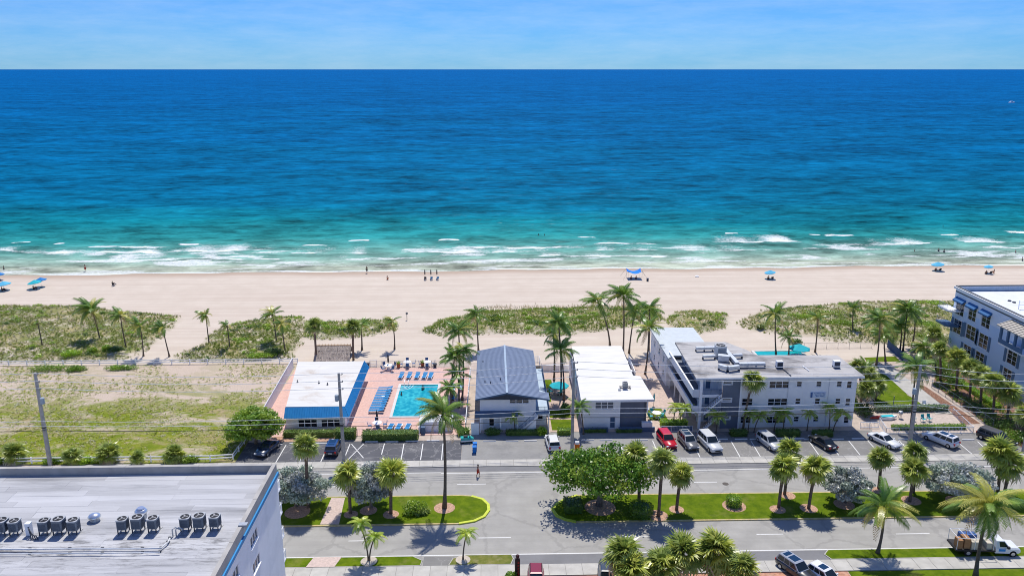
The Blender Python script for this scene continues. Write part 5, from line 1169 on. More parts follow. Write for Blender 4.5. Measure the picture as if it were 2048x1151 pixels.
for base, h, rx, ry, rz_, n, d, s in (((592,1014),5.2,4.0,3.4,2.3,30,'leftmost beside the apartment block',21),((742,1018),6.2,3.3,3.0,2.9,28,'behind the yellow-green sabal',22),((1690,1006),4.6,3.0,3.2,2.1,24,'left of the two on the right median',23),((1912,1000),5.0,4.4,3.6,2.3,34,'widest, near the right picture edge',24)):
    tree('silver_buttonwood', 'silvery grey-leaved bush tree on the median, ' + d, 'tree', base, h, rx, ry, rz_, int(n*1.4), 290, .27, [SILV, SILV2], .17, s, .16, group='silver buttonwoods on the medians')
def bush(label, p, rx, ry, rz_, mat, per=160, n=9, leaf=.2, name='shrub', seed=1, group=None, z=.04):
    b = W(*p) if len(p) == 2 else Vector(p); b.z = z; rnd = random.Random(seed + int(b.x*13)); cl = []
    for k in range(n):
        a = k*2.39996; q = math.sqrt((k+.5)/n); cl.append((Vector((cos(a)*q*rx*.7, sin(a)*q*ry*.7, rz_*.55*(1.1-.4*q))), (rx*.42, ry*.42, rz_*.5)))
    mb = MB(); leaf_cloud(mb, cl, per, leaf, rnd); t = thing(name, label, 'shrub', b, 0, group); mb.build('foliage', mat, t)
    sm = MB()
    for k in range(3): sm.tube([(.1*k-.1, 0, 0), (cl[k][0].x*.6, cl[k][0].y*.6, cl[k][0].z)], [.05, .02], 5)
    sm.build('stems', BARK, t); return t
def hedge(label, x0, x1, y0, y1, h, mat, dens=55, leaf=.17, name='hedge', z0=.03, cat='hedge'):
    cx, cy = (x0+x1)/2, (y0+y1)/2; t = thing(name, label, cat, (cx, cy, z0)); hx, hy = (x1-x0)/2, (y1-y0)/2; rnd = random.Random(int(x0*17))
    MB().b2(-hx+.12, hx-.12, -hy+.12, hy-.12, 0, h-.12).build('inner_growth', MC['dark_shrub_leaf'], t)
    mb = MB(); faces = (('z', 4*hx*hy), ('y', 4*hx*h), ('x', 4*hy*h))
    for ax, area in faces:
        for k in range(int(area*dens)):
            a, b, j = rnd.uniform(-1, 1), rnd.uniform(-1, 1), rnd.uniform(-.12, .05) + .05*sin(rnd.uniform(0, 6)); sd = rnd.choice((-1, 1))
            p = Vector((a*hx, b*hy, h+j)) if ax == 'z' else Vector((a*hx, sd*(hy+j), (b+1)/2*h)) if ax == 'y' else Vector((sd*(hx+j), a*hy, (b+1)/2*h))
            n = Vector((rnd.uniform(-1,1), rnd.uniform(-1,1), rnd.uniform(-.3,1.2))).normalized(); u = Quaternion(n, rnd.uniform(0, 6)) @ n.orthogonal().normalized(); v = n.cross(u); s = leaf*rnd.uniform(.7, 1.3)
            mb.face([p-u*s*.5, p-v*s*.4, p+u*s*.5, p+v*s*.4])
    mb.build('foliage', mat, t); return t
def hpx(label, px0, px1, py0, h, mat, dep=1.3, **k):
    a, b = W(px0, py0), W(px1, py0); return hedge(label, a.x, b.x, a.y, a.y+dep, h, mat, **k)
hpx('low clipped hedge under the pool house windows', 566, 668, 876, .95, HEDG, 1.2)
hpx('taller hedge block at the corner of the pool house', 669, 710, 880, 1.45, HEDG, 1.7)
hpx('long clipped hedge before the pool loungers', 724, 835, 883, 1.25, HEDG, 1.7)
hpx('dark clipped hedge before the gable house porch', 1012, 1082, 872, .8, DARKG, 1.0)
hpx('bright hedge left of the middle utility pole', 1116, 1142, 871, .9, BRITE, 1.3)
hpx('clipped hedge mound of the courtyard planter', 1323, 1376, 855, .9, BRITE, 1.5)
for x0, x1, y, m_, d in ((1462,1496,874,DARKG,'below the dark stair tower'),(1555,1602,874,DARKG,'long and dark below the triple windows'),(1628,1668,875,DARKG,'dark below the name board')): hpx('low foundation hedge ' + d, x0, x1, y, .9, m_, 1.2)
hpx('dark planting strip at the foot of the white house', 1168, 1214, 866, .6, DARKG, .7); hpx('dark planting strip under the slate grey panel', 1232, 1284, 866, .5, DARKG, .7)
a, b = W(1938,772), W(1985,800)
o = hedge('bright clipped hedge strip inside the blue apartment fence', -7.0, 7.0, -.6, .6, .8, BRITE); o.location = ((a.x+b.x)/2-1.2, (a.y+b.y)/2, .03); o.rotation_euler = (0, 0, R(90))
for i, (x, y, rx, ry, rz_, m_, d) in enumerate(((98,741,4.4,1.6,1.2,GRN,'wide dark green shrub at the left on the far fence of the lot'),(152,741,2.1,1.3,1.0,GRN,'second shrub along the far fence of the lot'),(240,739,3.4,1.0,.9,GRN,'long low shrub along the far fence of the lot'),(143,716,2.1,1.5,1.2,BRITE,'bright green shrub on the left dune before the fence'),
    (185,709,1.0,1.0,1.0,BRITE,'small bright shrub left on the dune'),(214,706,.9,1.2,1.3,BRITE,'upright bright shrub on the left dune'),(233,707,1.6,1.2,1.1,DARKG,'dark bare shrub on the left dune'),(545,712,2.2,1.8,1.2,DARKG,'dark shrub on the second dune'),(520,718,3.2,1.2,.8,BRITE,'bright creeping shrub on the second dune'),
    (1520,660,1.0,1.0,.8,HEDG,'little shrub at the sand gap on the right'),(1070,652,3.0,1.6,.9,GRN,'green shrub patch on the middle dune'),
    (1640,632,7.0,2.6,.9,BRITE,'broad bright green sea grape patch on the right dune'),(1600,640,4.5,2.0,.9,BRITE,'left lobe of the bright sea grape patch on the right dune'),(1680,652,4.0,2.2,.8,BRITE,'right lobe of the bright sea grape patch on the right dune'),(1850,655,3.2,3.0,1.0,BRITE,'bright shrub behind the right beach grove'),(1868,612,3.0,2.2,.8,BRITE,'bright shrub near the sea balconies'),
    (985,868,1.5,.9,1.0,DARKG,'variegated round shrub left of the gable house porch'),(1083,868,.9,.9,1.2,BRITE,'bright shrub at the right corner of the gable house'),(925,868,1.2,1.0,1.2,GRN,'green shrub by the teal cart'),(1716,790,2.2,3.0,2.2,DARKG,'dark thicket at the right wall of the three-storey block'),(1728,828,1.6,2.0,2.0,DARKG,'lower dark thicket by the right wall of the three-storey block'),
    (1900,760,2.0,5.0,1.3,DARKG,'dark shrubs inside the blue apartment fence, seaward end'),(1950,818,1.8,4.0,1.3,DARKG,'dark shrubs inside the blue apartment fence, middle'),(1998,850,3.0,3.5,1.7,DARKG,'dark shrubs inside the blue apartment fence, street end'),(2030,880,3.0,2.0,1.5,GRN,'green shrubs beside the black vehicle'),(1870,690,3.5,3.0,1.8,GRN,'shrub mass at the corner of the blue apartment house'),(1840,712,3.0,2.0,1.5,DARKG,'dark shrubs by the navy beach fence'),(1590,694,1.5,1.2,1.4,DARKG,'dark shrub beside the turquoise umbrella'),
    (1880,735,2.5,3.0,1.6,GRN,'green shrubs under the first row sabals by the blue apartments'),(1858,722,2.5,2.5,1.5,HEDG,'mixed shrubs at the end of the curved path'),(1705,815,1.0,2.5,2.0,GRN,'tall shrub against the right wall of the three-storey block'),(905,850,1.8,1.6,1.4,GRN,'green shrub under the palms right of the pool'),(1130,822,.9,2.0,1.2,GRN,'shrub at the foot of the middle garden palms'),
    (105,925,1.5,1.0,.9,GRN,'green shrub at the foot of the left utility pole'),(175,925,1.5,1.0,1.0,BRITE,'bright shrub between two squat sabals'),(380,923,1.4,1.0,1.0,GRNY,'yellow-green shrub right of the last squat sabal'),(5,925,1.2,1.0,1.0,GRN,'green shrub at the left picture edge'))):
    bush(d, (x, y), rx, ry, rz_, m_, seed=i, z=.04 if y > 720 else .5)
# median planting
bush('spiky agave-like clump with pale variegated leaves on the left median', (828,1026), 1.7, 1.4, 1.6, GRNY, 150, name='variegated_shrub', z=.16)
bush('low pale grey ground shrub beside the variegated clump', (842,1028), 1.1, .9, .8, HEDG, 120, z=.16)
def mhedge(label, px, py, r, h, mat):
    b = W(px, py); t = thing('clipped_shrub', label, 'shrub', (b.x, b.y, .16)); mb = MB(); rnd = random.Random(int(px))
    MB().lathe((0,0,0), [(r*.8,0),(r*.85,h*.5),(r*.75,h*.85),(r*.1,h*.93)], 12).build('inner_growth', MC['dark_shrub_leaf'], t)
    for k in range(int(900*r)):
        a = rnd.uniform(0, 6.28); top = rnd.random() < .4; q = r*math.sqrt(rnd.random()) if top else r*rnd.uniform(.85, 1.02); z = h*(1 - .12*(q/r)**3)+rnd.uniform(-.08,.04) if top else h*rnd.random()
        p = Vector((cos(a)*q, sin(a)*q, z)); n = Vector((rnd.uniform(-1,1), rnd.uniform(-1,1), rnd.uniform(-.2,1))).normalized(); u = n.orthogonal().normalized(); v = n.cross(u); s = .15
        mb.face([p-u*s*.5, p-v*s*.4, p+u*s*.5, p+v*s*.4])
    mb.build('foliage', mat, t)
mhedge('round clipped barrel shrub alone on the right median lawn', 1467, 1012, 1.0, 1.25, GRNY)
mhedge('rounded dark clipped shrub right of the sea grape trunk', 1282, 1030, 1.5, 1.4, GRN)
hpx('dark clipped hedge at the nose of the right median', 1130, 1166, 1030, 1.1, DARKG, 2.6, z0=.16)
for i, (x, y, r, d) in enumerate(((595,1025,1.6,'under the left silver bush'),(737,1022,1.1,'under the second silver bush'),(702,1030,.9,'round the sabal right of the crossing'),(782,1030,1.0,'round the yellow-green sabal'),(889,1017,1.35,'round the tall median coconut palm'),(1200,1016,2.0,'under the sea grape tree'),(1315,1032,1.3,'round the curved sabal'),(1353,1020,.95,'round the straight sabal'),(1468,1013,1.5,'round the barrel shrub'),(1555,1020,1.0,'round the front left sabal of the trio'),(1617,1018,1.1,'round the right sabal of the trio'),(1575,992,1.0,'round the rear sabal of the trio'),(1688,1010,1.3,'under the left silver bush of the right median'),(1822,1002,1.2,'round the sabals left of the widest silver bush'),(1912,1003,1.3,'under the widest silver bush'),(1755,982,.9,'round the small dark sabal'))):
    p = W(x, y); m_ = M('pale_mulch', (0,)*3)
    o = MB().cyl((p.x, p.y, .1), r, .072, 18).build('mulch_ring', m_); o['kind'] = 'structure'
for p, d in (((738,1123),.95),((926,1120),.85)):
    q = W(*p); MB().cyl((q.x, q.y, .06), d, .075, 16).build('sand_ring', M('sand_ring', (0.50, 0.44, 0.37), .9, .1, 2))['kind'] = 'structure'
# --- dune grass and lot grass: nobody could count the blades
OLIVE = leafmat('dune_grass_olive', (0.125, 0.155, 0.035), (0.21, 0.215, 0.065), .3, vs=.35, spec=.05); STRAW = leafmat('dune_grass_straw', (0.32, 0.26, 0.13), (0.45, 0.37, 0.21), .3, vs=.4, spec=.05); DGRN = leafmat('dune_grass_green', (0.10, 0.16, 0.025), (0.18, 0.22, 0.045), .3, vs=.4, spec=.05)
def tufts(name, label, pts, hmin, hmax, seed, mats, blades=6, wd=.05, zf=lambda x, y: 0.0, spread=.22):
    rnd = random.Random(seed); mb = MB()
    for (x, y, ci) in pts:
        z = zf(x, y) - .03; mb.cur = ci; h = rnd.uniform(hmin, hmax)
        for k in range(blades):
            a = rnd.uniform(0, 6.28); l = rnd.uniform(.3, 1)*spread; bx, by = x+cos(a)*l*.4, y+sin(a)*l*.4; hx_ = h*rnd.uniform(.6, 1.1); tx, ty = x+cos(a)*l*1.6 - .35*h, y+sin(a)*l*1.6; s = wd*rnd.uniform(.7, 1.4)
            mb.face([(bx-sin(a)*s, by+cos(a)*s, z), (bx+sin(a)*s, by-cos(a)*s, z), (tx, ty, z+hx_)])
    o = mb.build(name, mats); tag(o, label, 'grass', None, 'stuff'); return o
rnd = random.Random(4)
for i, (poly, dens, mix, d) in enumerate(zip(DUNEW, (5.2, 5.4, 6.2, 6.8, 5.6, 4.8), ((.5,.3),(.5,.2),(.4,.15),(.25,.15),(.5,.3),(.4,.35)), ('olive and straw dune grass on the wide left dune','green dune grass on the second dune','dune grass behind the thatched shelter','dense green dune growth on the long middle dune','small patch of straw dune grass right of the beach palms','dune grass round the bright sea grape patch on the right'))):
    x0, x1 = min(p[0] for p in poly), max(p[0] for p in poly); y0, y1 = min(p[1] for p in poly), max(p[1] for p in poly); pts = []
    x0 = max(x0, -130); x1 = min(x1, 125)
    for k in range(int((x1-x0)*(y1-y0)*dens)):
        x, y = rnd.uniform(x0, x1), rnd.uniform(y0, y1); g = sin(x*.35+2*sin(y*.2))*cos(y*.45+sin(x*.15)*2)
        if g + rnd.uniform(-.5, .9) < -.32: continue
        e = wob(x*1.3, y*1.3)*1.8
        if not inpoly(x + e, y + e*.6, poly): continue
        q = rnd.random() + .25*g; pts.append((x, y, 1 if q < mix[1] else 0 if q < mix[1]+mix[0] else 2))
    tufts('dune_grass', d, pts, .22, .6, i, [OLIVE, STRAW, DGRN], 7, .055, lambda x, y: beach_z(x, y) + dune_h(x, y), .30)
pts = []
for k in range(24000):
    x, y = rnd.uniform(-125, -37), rnd.uniform(105, 144); g = sin(x*.22+1.7*sin(y*.17))*cos(y*.3+sin(x*.1)*2)
    if g + rnd.uniform(-.8, .9) < -.1 + max(0, (y-126)*.045)*(1 if x > -62 else .4): continue
    q = rnd.random(); pts.append((x, y, 1 if q < .42 else 0 if q < .65 else 2))
tufts('lot_grass', 'rough patchy grass over the vacant lot', pts, .10, .30, 77, [m_ for m_ in (leafmat('lot_grass_olive', (0.16,0.18,0.03), (0.24,0.25,0.05), .3, spec=.05), STRAW, leafmat('lot_grass_green', (0.12,0.18,0.015), (0.20,0.24,0.03), .3, spec=.05))], 6, .06, lambda x, y: .045, .32)
pts = [(W(rnd.uniform(950,1325), 616).x, W(1100, 616 + rnd.gauss(0, 2.5)).y, 1) for k in range(420)]
tufts('sea_oats', 'thin line of pale sea oats along the crest of the middle dune', pts, .5, 1.0, 5, [OLIVE, STRAW, DGRN], 5, .035, lambda x, y: beach_z(x, y), .15)
# --- ground cover between the picket fence and the blue apartment house
bed = [W(*p).xy for p in ((1866,768),(1992,862),(2060,905),(2075,830),(1925,700),(1885,700))]
sheet('planting_bed', bed, 0.038, MULCH)
rnd = random.Random(9); pts = []; x0, x1 = min(p[0] for p in bed), max(p[0] for p in bed); y0, y1 = min(p[1] for p in bed), max(p[1] for p in bed)
for k in range(5200):
    x, y = rnd.uniform(x0, x1), rnd.uniform(y0, y1)
    if inpoly(x, y, bed) and sin(x*.9)*cos(y*.5) + rnd.uniform(-.6, .8) > -.25: pts.append((x, y, 2 if rnd.random() < .7 else 0))
tufts('ground_cover', 'low green ground cover under the sabal row by the blue apartments', pts, .15, .45, 3, [leafmat('cover_olive', (0.08,0.12,0.02), (0.15,0.18,0.04), .3, spec=.1), STRAW, leafmat('cover_green', (0.05,0.11,0.012), (0.12,0.18,0.02), .3, spec=.1)], 7, .07, lambda x, y: .04, .3)
# --- low scrub scattered over the dunes
rnd = random.Random(31); mb = MB()
for poly, cnt in zip(DUNEW, (46, 34, 16, 52, 12, 44)):
    x0, x1 = max(-130, min(p[0] for p in poly)), min(125, max(p[0] for p in poly)); y0, y1 = min(p[1] for p in poly), max(p[1] for p in poly); k = 0; tries = 0
    while k < cnt and tries < 2000:
        tries += 1; x, y = rnd.uniform(x0, x1), rnd.uniform(y0, y1)
        if not inpoly(x, y, poly) or edist(x, y, poly) < 1.0: continue
        k += 1; mb.cur = rnd.choice((0, 0, 1, 2)); r_ = rnd.uniform(.5, 1.7); z = beach_z(x, y) + dune_h(x, y)
        leaf_cloud(mb, [(Vector((x + rnd.uniform(-r_, r_)*.7, y + rnd.uniform(-r_, r_)*.4, z + .2)), (r_*.6, r_*.45, rnd.uniform(.25, .6))) for q in range(3)], int(45*r_), .22, rnd)
tag(mb.build('dune_scrub', [BRITE, GRN, DARKG]), 'scattered low green scrub clumps over the dunes', 'scrub', None, 'stuff')
# ------------------------------------------------ vehicles
TYRE = M('tyre_rubber', (0.018, 0.018, 0.018), .9); RIM = M('alloy_rim', (0.5, 0.51, 0.52), .35, .05, 3, metal=.7); CGLASS = m_glass('car_glass', (0.012, 0.02, 0.026))
HLITE = M('headlamp_clear', (0.75, 0.77, 0.8), .2); TLITE = M('tail_lamp_red', (0.45, 0.015, 0.02), .3); BLACKP = M('black_plastic', (0.02, 0.02, 0.022), .6); PLATE = M('plate_white', (.7, .7, .68), .5)
def paint(name, c): return M('paint_' + name, c, .28, .02, 2, spec=.5, coat=.6)
def car(label, col, px, heading, kind='suv', L=None, cat='car', roofmat=None, sunroof=False, rails=False, name='parked_car', z=.045, Wd=None):
    """heading: direction of the nose, degrees; 270 = towards the camera"""
    L = L or {'suv': 4.75, 'sedan': 4.75, 'big': 5.3, 'hatch': 4.3}[kind]; Wd = Wd or {'suv': 1.9, 'sedan': 1.84, 'big': 2.02, 'hatch': 1.8}[kind]; H = {'suv': 1.7, 'sedan': 1.45, 'big': 1.88, 'hatch': 1.52}[kind]
    p = W(*px, .05) if len(px) == 2 else Vector(px); t = thing(name, label, cat, (p.x, p.y, z), R(heading)); h = L/2; w = Wd/2
    bel = H*.58; sill = .24; hood = H*.53 if kind != 'sedan' else .88
    def ring(x, zb, zt, ww, tw=.90): return [(x, -ww*.93, zb), (x, -ww, zb+.12), (x, -ww, zt-.17), (x, -ww*tw, zt), (x, ww*tw, zt), (x, ww, zt-.17), (x, ww, zb+.12), (x, ww*.93, zb)]
    tailz = bel if kind != 'sedan' else bel+.04
    st = [(-h, .42, tailz-.22, w*.80), (-h+.10, .33, tailz-.07, w*.90), (-h+.45, sill, tailz, w*.98), (-h*.35, sill, bel+.02, w), (h*.30, sill, bel, w), (h*.42, sill, hood+.05, w), (h-.55, sill+.02, hood-.05, w*.96), (h-.15, .30, hood-.16, w*.86), (h, .38, hood-.32, w*.70)]
    MB().rings([ring(*s) for s in st]).build('body', col, t, True)
    # cabin
    if kind == 'sedan': base = (-h+.75, h*.42); top = (-h*.38, h*.05)
    elif kind == 'hatch': base = (-h+.12, h*.46); top = (-h+.5, h*.10)
    else: base = (-h+.10, h*.44); top = (-h+.42, h*.12)
    rw = w*.74; zb, zt = bel-.02, H
    b4 = [(base[0], -w*.90, zb), (base[1], -w*.90, zb), (base[1], w*.90, zb), (base[0], w*.90, zb)]; t4 = [(top[0], -rw, zt-.05), (top[1], -rw, zt-.05), (top[1], rw, zt-.05), (top[0], rw, zt-.05)]
    MB().rings([b4, t4]).build('cabin', roofmat or col, t)
    MB().rings([[(top[0]-.05, -rw*.98, zt-.055), (top[1]+.08, -rw*.98, zt-.055), (top[1]+.08, rw*.98, zt-.055), (top[0]-.05, rw*.98, zt-.055)], [(top[0]+.12, -rw*.86, zt+.012), (top[1]-.12, -rw*.86, zt+.012), (top[1]-.12, rw*.86, zt+.012), (top[0]+.12, rw*.86, zt+.012)]]).build('roof_skin', roofmat or col, t, False)
    def lerp(a, b, k): return Vector(a).lerp(Vector(b), k)
    def pane(nm, a, b, c, d, k0=.12, k1=.9, e0=.05, e1=.95):
        lo0, lo1 = lerp(a, d, k0), lerp(b, c, k0); hi0, hi1 = lerp(a, d, k1), lerp(b, c, k1)
        q = [lerp(lo0, lo1, e0), lerp(lo0, lo1, e1), lerp(hi0, hi1, e1), lerp(hi0, hi1, e0)]; n = (q[1]-q[0]).cross(q[3]-q[0]).normalized()*.012
        MB().face([v+n for v in q]).build(nm, CGLASS, t)
    pane('windscreen', b4[1], b4[2], t4[2], t4[1], .1, .92); pane('rear_window', b4[3], b4[0], t4[0], t4[3], .15 if kind == 'sedan' else .25, .9)
    for sd in ((b4[0], b4[1], t4[1], t4[0]), (b4[2], b4[3], t4[3], t4[2])):
        a, b, c, d = sd
        for e0, e1 in ((.06, .34), (.37, .62), (.65, .93)) if kind != 'sedan' else ((.12, .48), (.52, .90)): pane('side_window', a, b, c, d, .14, .88, e0, e1)
    tm = MB(); rad = .36 if kind != 'big' else .40
    def wheelmesh(r_, q, m_):
        mb = MB(); n = 16; prof = [(r_, -q), (r_, q)]
        mb.rings([[(cos(2*pi*k/n)*rr, y, sin(2*pi*k/n)*rr) for k in range(n)] for rr, y in ((r_*.9, -q), (r_, -q*.7), (r_, q*.7), (r_*.9, q))]); return mb.mesh('tyre', m_)
    tme = wheelmesh(rad, .115, TYRE); rme = wheelmesh(rad*.62, .125, RIM)
    for x in (-h+.88, h-.9):
        for y in (-w+.10, w-.10):
            wl = inst('tyre', tme, t, Matrix.Translation((x, y, rad))); inst('rim', rme, wl)
    for y in (-1, 1):
        MB().box((h-.16, y*w*.66, hood-.24), (.22, .36, .16), R(-y*18)).build('headlight', HLITE, t); MB().box((-h+.10, y*w*.74, tailz-.2), (.2, .26, .3 if kind != 'sedan' else .17)).build('tail_light', TLITE, t)
        MB().box((h*.33, y*(w+.08), bel+.06), (.16, .22, .15)).build('mirror', col, t)
    MB().b2(h-.06, h+.02, -w*.42, w*.42, .45, hood-.34).build('grille', BLACKP, t); MB().b2(-h-.02, -h+.06, -.27, .27, .62, .76).build('number_plate', PLATE, t)
    MB().b2(-h+.01, -h+.10, -w*.78, w*.78, .34, .5).build('bumper', BLACKP, t)
    if sunroof:
        xm = (top[0]+top[1])/2
        MB().b2(xm-.1, top[1]-.2, -rw*.7, rw*.7, zt+.014, zt+.02).build('sunroof', GLASSB, t)
        if kind in ('suv', 'big'): MB().b2(top[0]+.25, xm-.3, -rw*.7, rw*.7, zt+.014, zt+.02).build('sunroof', GLASSB, t)
    if rails:
        for y in (-1, 1): MB().tube([(top[0]+.15, y*rw*.9, zt-.02), (top[0]+.3, y*rw*.92, zt+.07), (top[1]-.3, y*rw*.92, zt+.07), (top[1]-.1, y*rw*.9, zt-.02)], .025, 5).build('roof_rail', BLACKP, t)
    return t
car('dark navy blue sedan in the shade of the round tree', paint('navy', (0.012, 0.03, 0.075)), (535,902), 255, 'sedan')
car('dark blue suv with bright blue roof parked nose-in at the pool house hedge', paint('midnight', (0.012, 0.016, 0.035)), (668,900), 88, 'suv', roofmat=paint('blue_roof', (0.01, 0.06, 0.20)), sunroof=True)
car('white suv parked nose-in left of the middle utility pole', paint('white_a', (0.72, 0.73, 0.74)), (1105,891), 94, 'suv', rails=True)
car('bright red suv with its nose to the street', paint('red', (0.55, 0.008, 0.02)), (1333,886), 278, 'suv')
car('dark grey suv with black sunroof beside the red one', paint('graphite', (0.14, 0.145, 0.155)), (1376,889), 279, 'suv', roofmat=paint('silver_roof', (0.42, 0.43, 0.44)), sunroof=True, rails=True)
car('large silver-white suv beside the dark grey one', paint('pearl', (0.62, 0.64, 0.65)), (1419,892), 281, 'big')
car('silver grey suv half hidden by the sabal trio', paint('silver', (0.47, 0.49, 0.51)), (1538,890), 286, 'suv')
car('black sedan parked nose-in before the three-storey block', paint('black', (0.012, 0.012, 0.014)), (1645,890), 109, 'sedan')
car('white sedan beside the hatched parking bay', paint('white_b', (0.76, 0.77, 0.78)), (1768,886), 295, 'sedan', L=5.0)
car('white suv with roof panel right of the utility pole', paint('white_c', (0.76, 0.77, 0.78)), (1880,884), 121, 'suv', L=5.1, sunroof=True)
car('black suv in the shade at the right end of the lot', paint('black_b', (0.010, 0.010, 0.012)), (1992,884), 300, 'big', roofmat=paint('dark_roof', (0.10, 0.10, 0.11)))
car('dark grey suv with panorama roof on the red forecourt', paint('charcoal', (0.035, 0.037, 0.04)), (1592,1146), 297, 'suv', roofmat=paint('grey_roof', (0.33, 0.36, 0.41)), sunroof=True, z=.04)
car('white hatchback on the red forecourt at the bottom edge', paint('white_d', (0.76, 0.77, 0.78)), (1650,1160), 300, 'hatch', sunroof=True, z=.04)
car('dark red hatchback cut by the bottom edge', paint('wine', (0.22, 0.01, 0.03)), (1072,1166), 268, 'hatch', rails=True, z=.04)
car('dark blue-grey car behind the foreground sabals at the bottom edge', paint('slate', (0.04, 0.055, 0.08)), (1214,1164), 265, 'suv', z=.04)
# flatbed truck loaded with cartons and crates
def truck():
    p = W(1962, 1103); t = thing('flatbed_truck', 'white flatbed truck loaded with cartons, heading right along the near lane', 'truck', (p.x, p.y, .04), R(-4)); PW = paint('truck_white', (0.74, 0.76, 0.77))
    def sec(x, z0, z1, w, zt=.15): return [(x, -w, z0), (x, -w, z1-zt), (x, -w*.85, z1), (x, w*.85, z1), (x, w, z1-zt), (x, w, z0)]
    MB().rings([sec(1.0, .5, 1.25, .98), sec(2.3, .5, 1.25, 1.0), sec(2.5, .5, 1.2, 1.0), sec(3.6, .52, 1.12, .97), sec(3.85, .6, .95, .9)]).build('body', PW, t)
    b4 = [(1.0, -.95, 1.22), (2.55, -.95, 1.22), (2.55, .95, 1.22), (1.0, .95, 1.22)]; t4 = [(1.1, -.78, 1.95), (1.95, -.78, 1.95), (1.95, .78, 1.95), (1.1, .78, 1.95)]
    MB().rings([b4, t4]).build('cab', PW, t)
    V = [Vector(v) for v in b4+t4]
    def q(nm, a, b, c, d, u0, u1, v0, v1):
        pt = lambda u, v: a.lerp(b, u).lerp(d.lerp(c, u), v); f = [pt(u0, v0), pt(u1, v0), pt(u1, v1), pt(u0, v1)]; n = (f[1]-f[0]).cross(f[3]-f[0]).normalized()*.012
        MB().face([x+n for x in f]).build(nm, CGLASS, t)
    q('windscreen', V[1], V[2], V[6], V[5], .06, .94, .08, .92); q('side_window', V[0], V[1], V[5], V[4], .3, .92, .1, .88); q('side_window', V[2], V[3], V[7], V[6], .08, .7, .1, .88)
    MB().b2(1.35, 2.1, -1.012, -1.003, .75, 1.05).build('door_decal', M('decal_blue', (0.02, 0.25, 0.62), .5), t)
    MB().b2(2.2, 2.45, -1.25, -1.0, 1.2, 1.45).build('mirror', BLACKP, t)
    MB().b2(-3.5, .95, -1.1, 1.1, .72, .9).build('bed', BLACKP, t)
    for x, y in ((-2.0, -.9), (-2.0, .9), (3.0, -.9), (3.0, .9)):
        mb = MB(); mb.rings([[(x+cos(2*pi*k/16)*rr, y+yy, .42+sin(2*pi*k/16)*rr) for k in range(16)] for rr, yy in ((.37, -.13), (.42, -.09), (.42, .09), (.37, .13))]); wl = mb.build('tyre', TYRE, t)
        mb = MB(); mb.rings([[(x+cos(2*pi*k/12)*.22, y+yy, .42+sin(2*pi*k/12)*.22) for k in range(12)] for yy in (-.14, .14)]); mb.build('rim', RIM, wl)
    for x in (-3.4, -1.4, .7): 
        for y in (-1.02, 1.02): MB().tube([(x, y, .9), (x, y, 2.35)], .035, 5).build('rack_post', TRIMW, t)
    for y in (-1.02, 1.02): MB().tube([(-3.4, y, 2.35), (.7, y, 2.35)], .035, 5).build('rack_rail', TRIMW, t)
    for x in (-3.4, -2.4, -1.4, -.4, .7): MB().tube([(x, -1.02, 2.38), (x, 1.02, 2.38)], .03, 5).build('rack_crossbar', TRIMW, t)
    return t, p
tr_, tp = truck(); ca, sa = cos(R(-4)), sin(R(-4))
CARD = M('cardboard', (0.36, 0.19, 0.09), .9, .12, 2); CARDL = M('pale_board', (0.55, 0.50, 0.40), .8, .1, 2)
for i, (x, y, dx, dy, dz, m_, l) in enumerate(((-3.0,-.5,.55,.9,1.1,CARD,'tall brown carton at the rear of the truck bed'),(-2.2,-.35,.7,1.1,1.25,CARD,'large brown carton in the middle of the truck bed'),(-1.2,-.6,1.1,.8,.95,CARDL,'wide pale crate facing outward on the truck bed'),(-1.6,.5,1.8,.8,1.2,M('blue_crate',(0.05,0.12,0.32),.6),'dark blue crates stacked on the far side of the truck bed'),(.3,-.3,.6,1.2,.8,CARDL,'pale bundle behind the truck cab'))):
    o = MB().box((0,0,dz/2), (dx,dy,dz)).box((0,0,dz+.012), (dx*.98,.08,.02)).build('cargo_box', m_); o.location = (tp.x+x*ca-y*sa, tp.y+x*sa+y*ca, .945); o.rotation_euler = (0,0,R(-4)); tag(o, l, 'box', 'load on the truck')
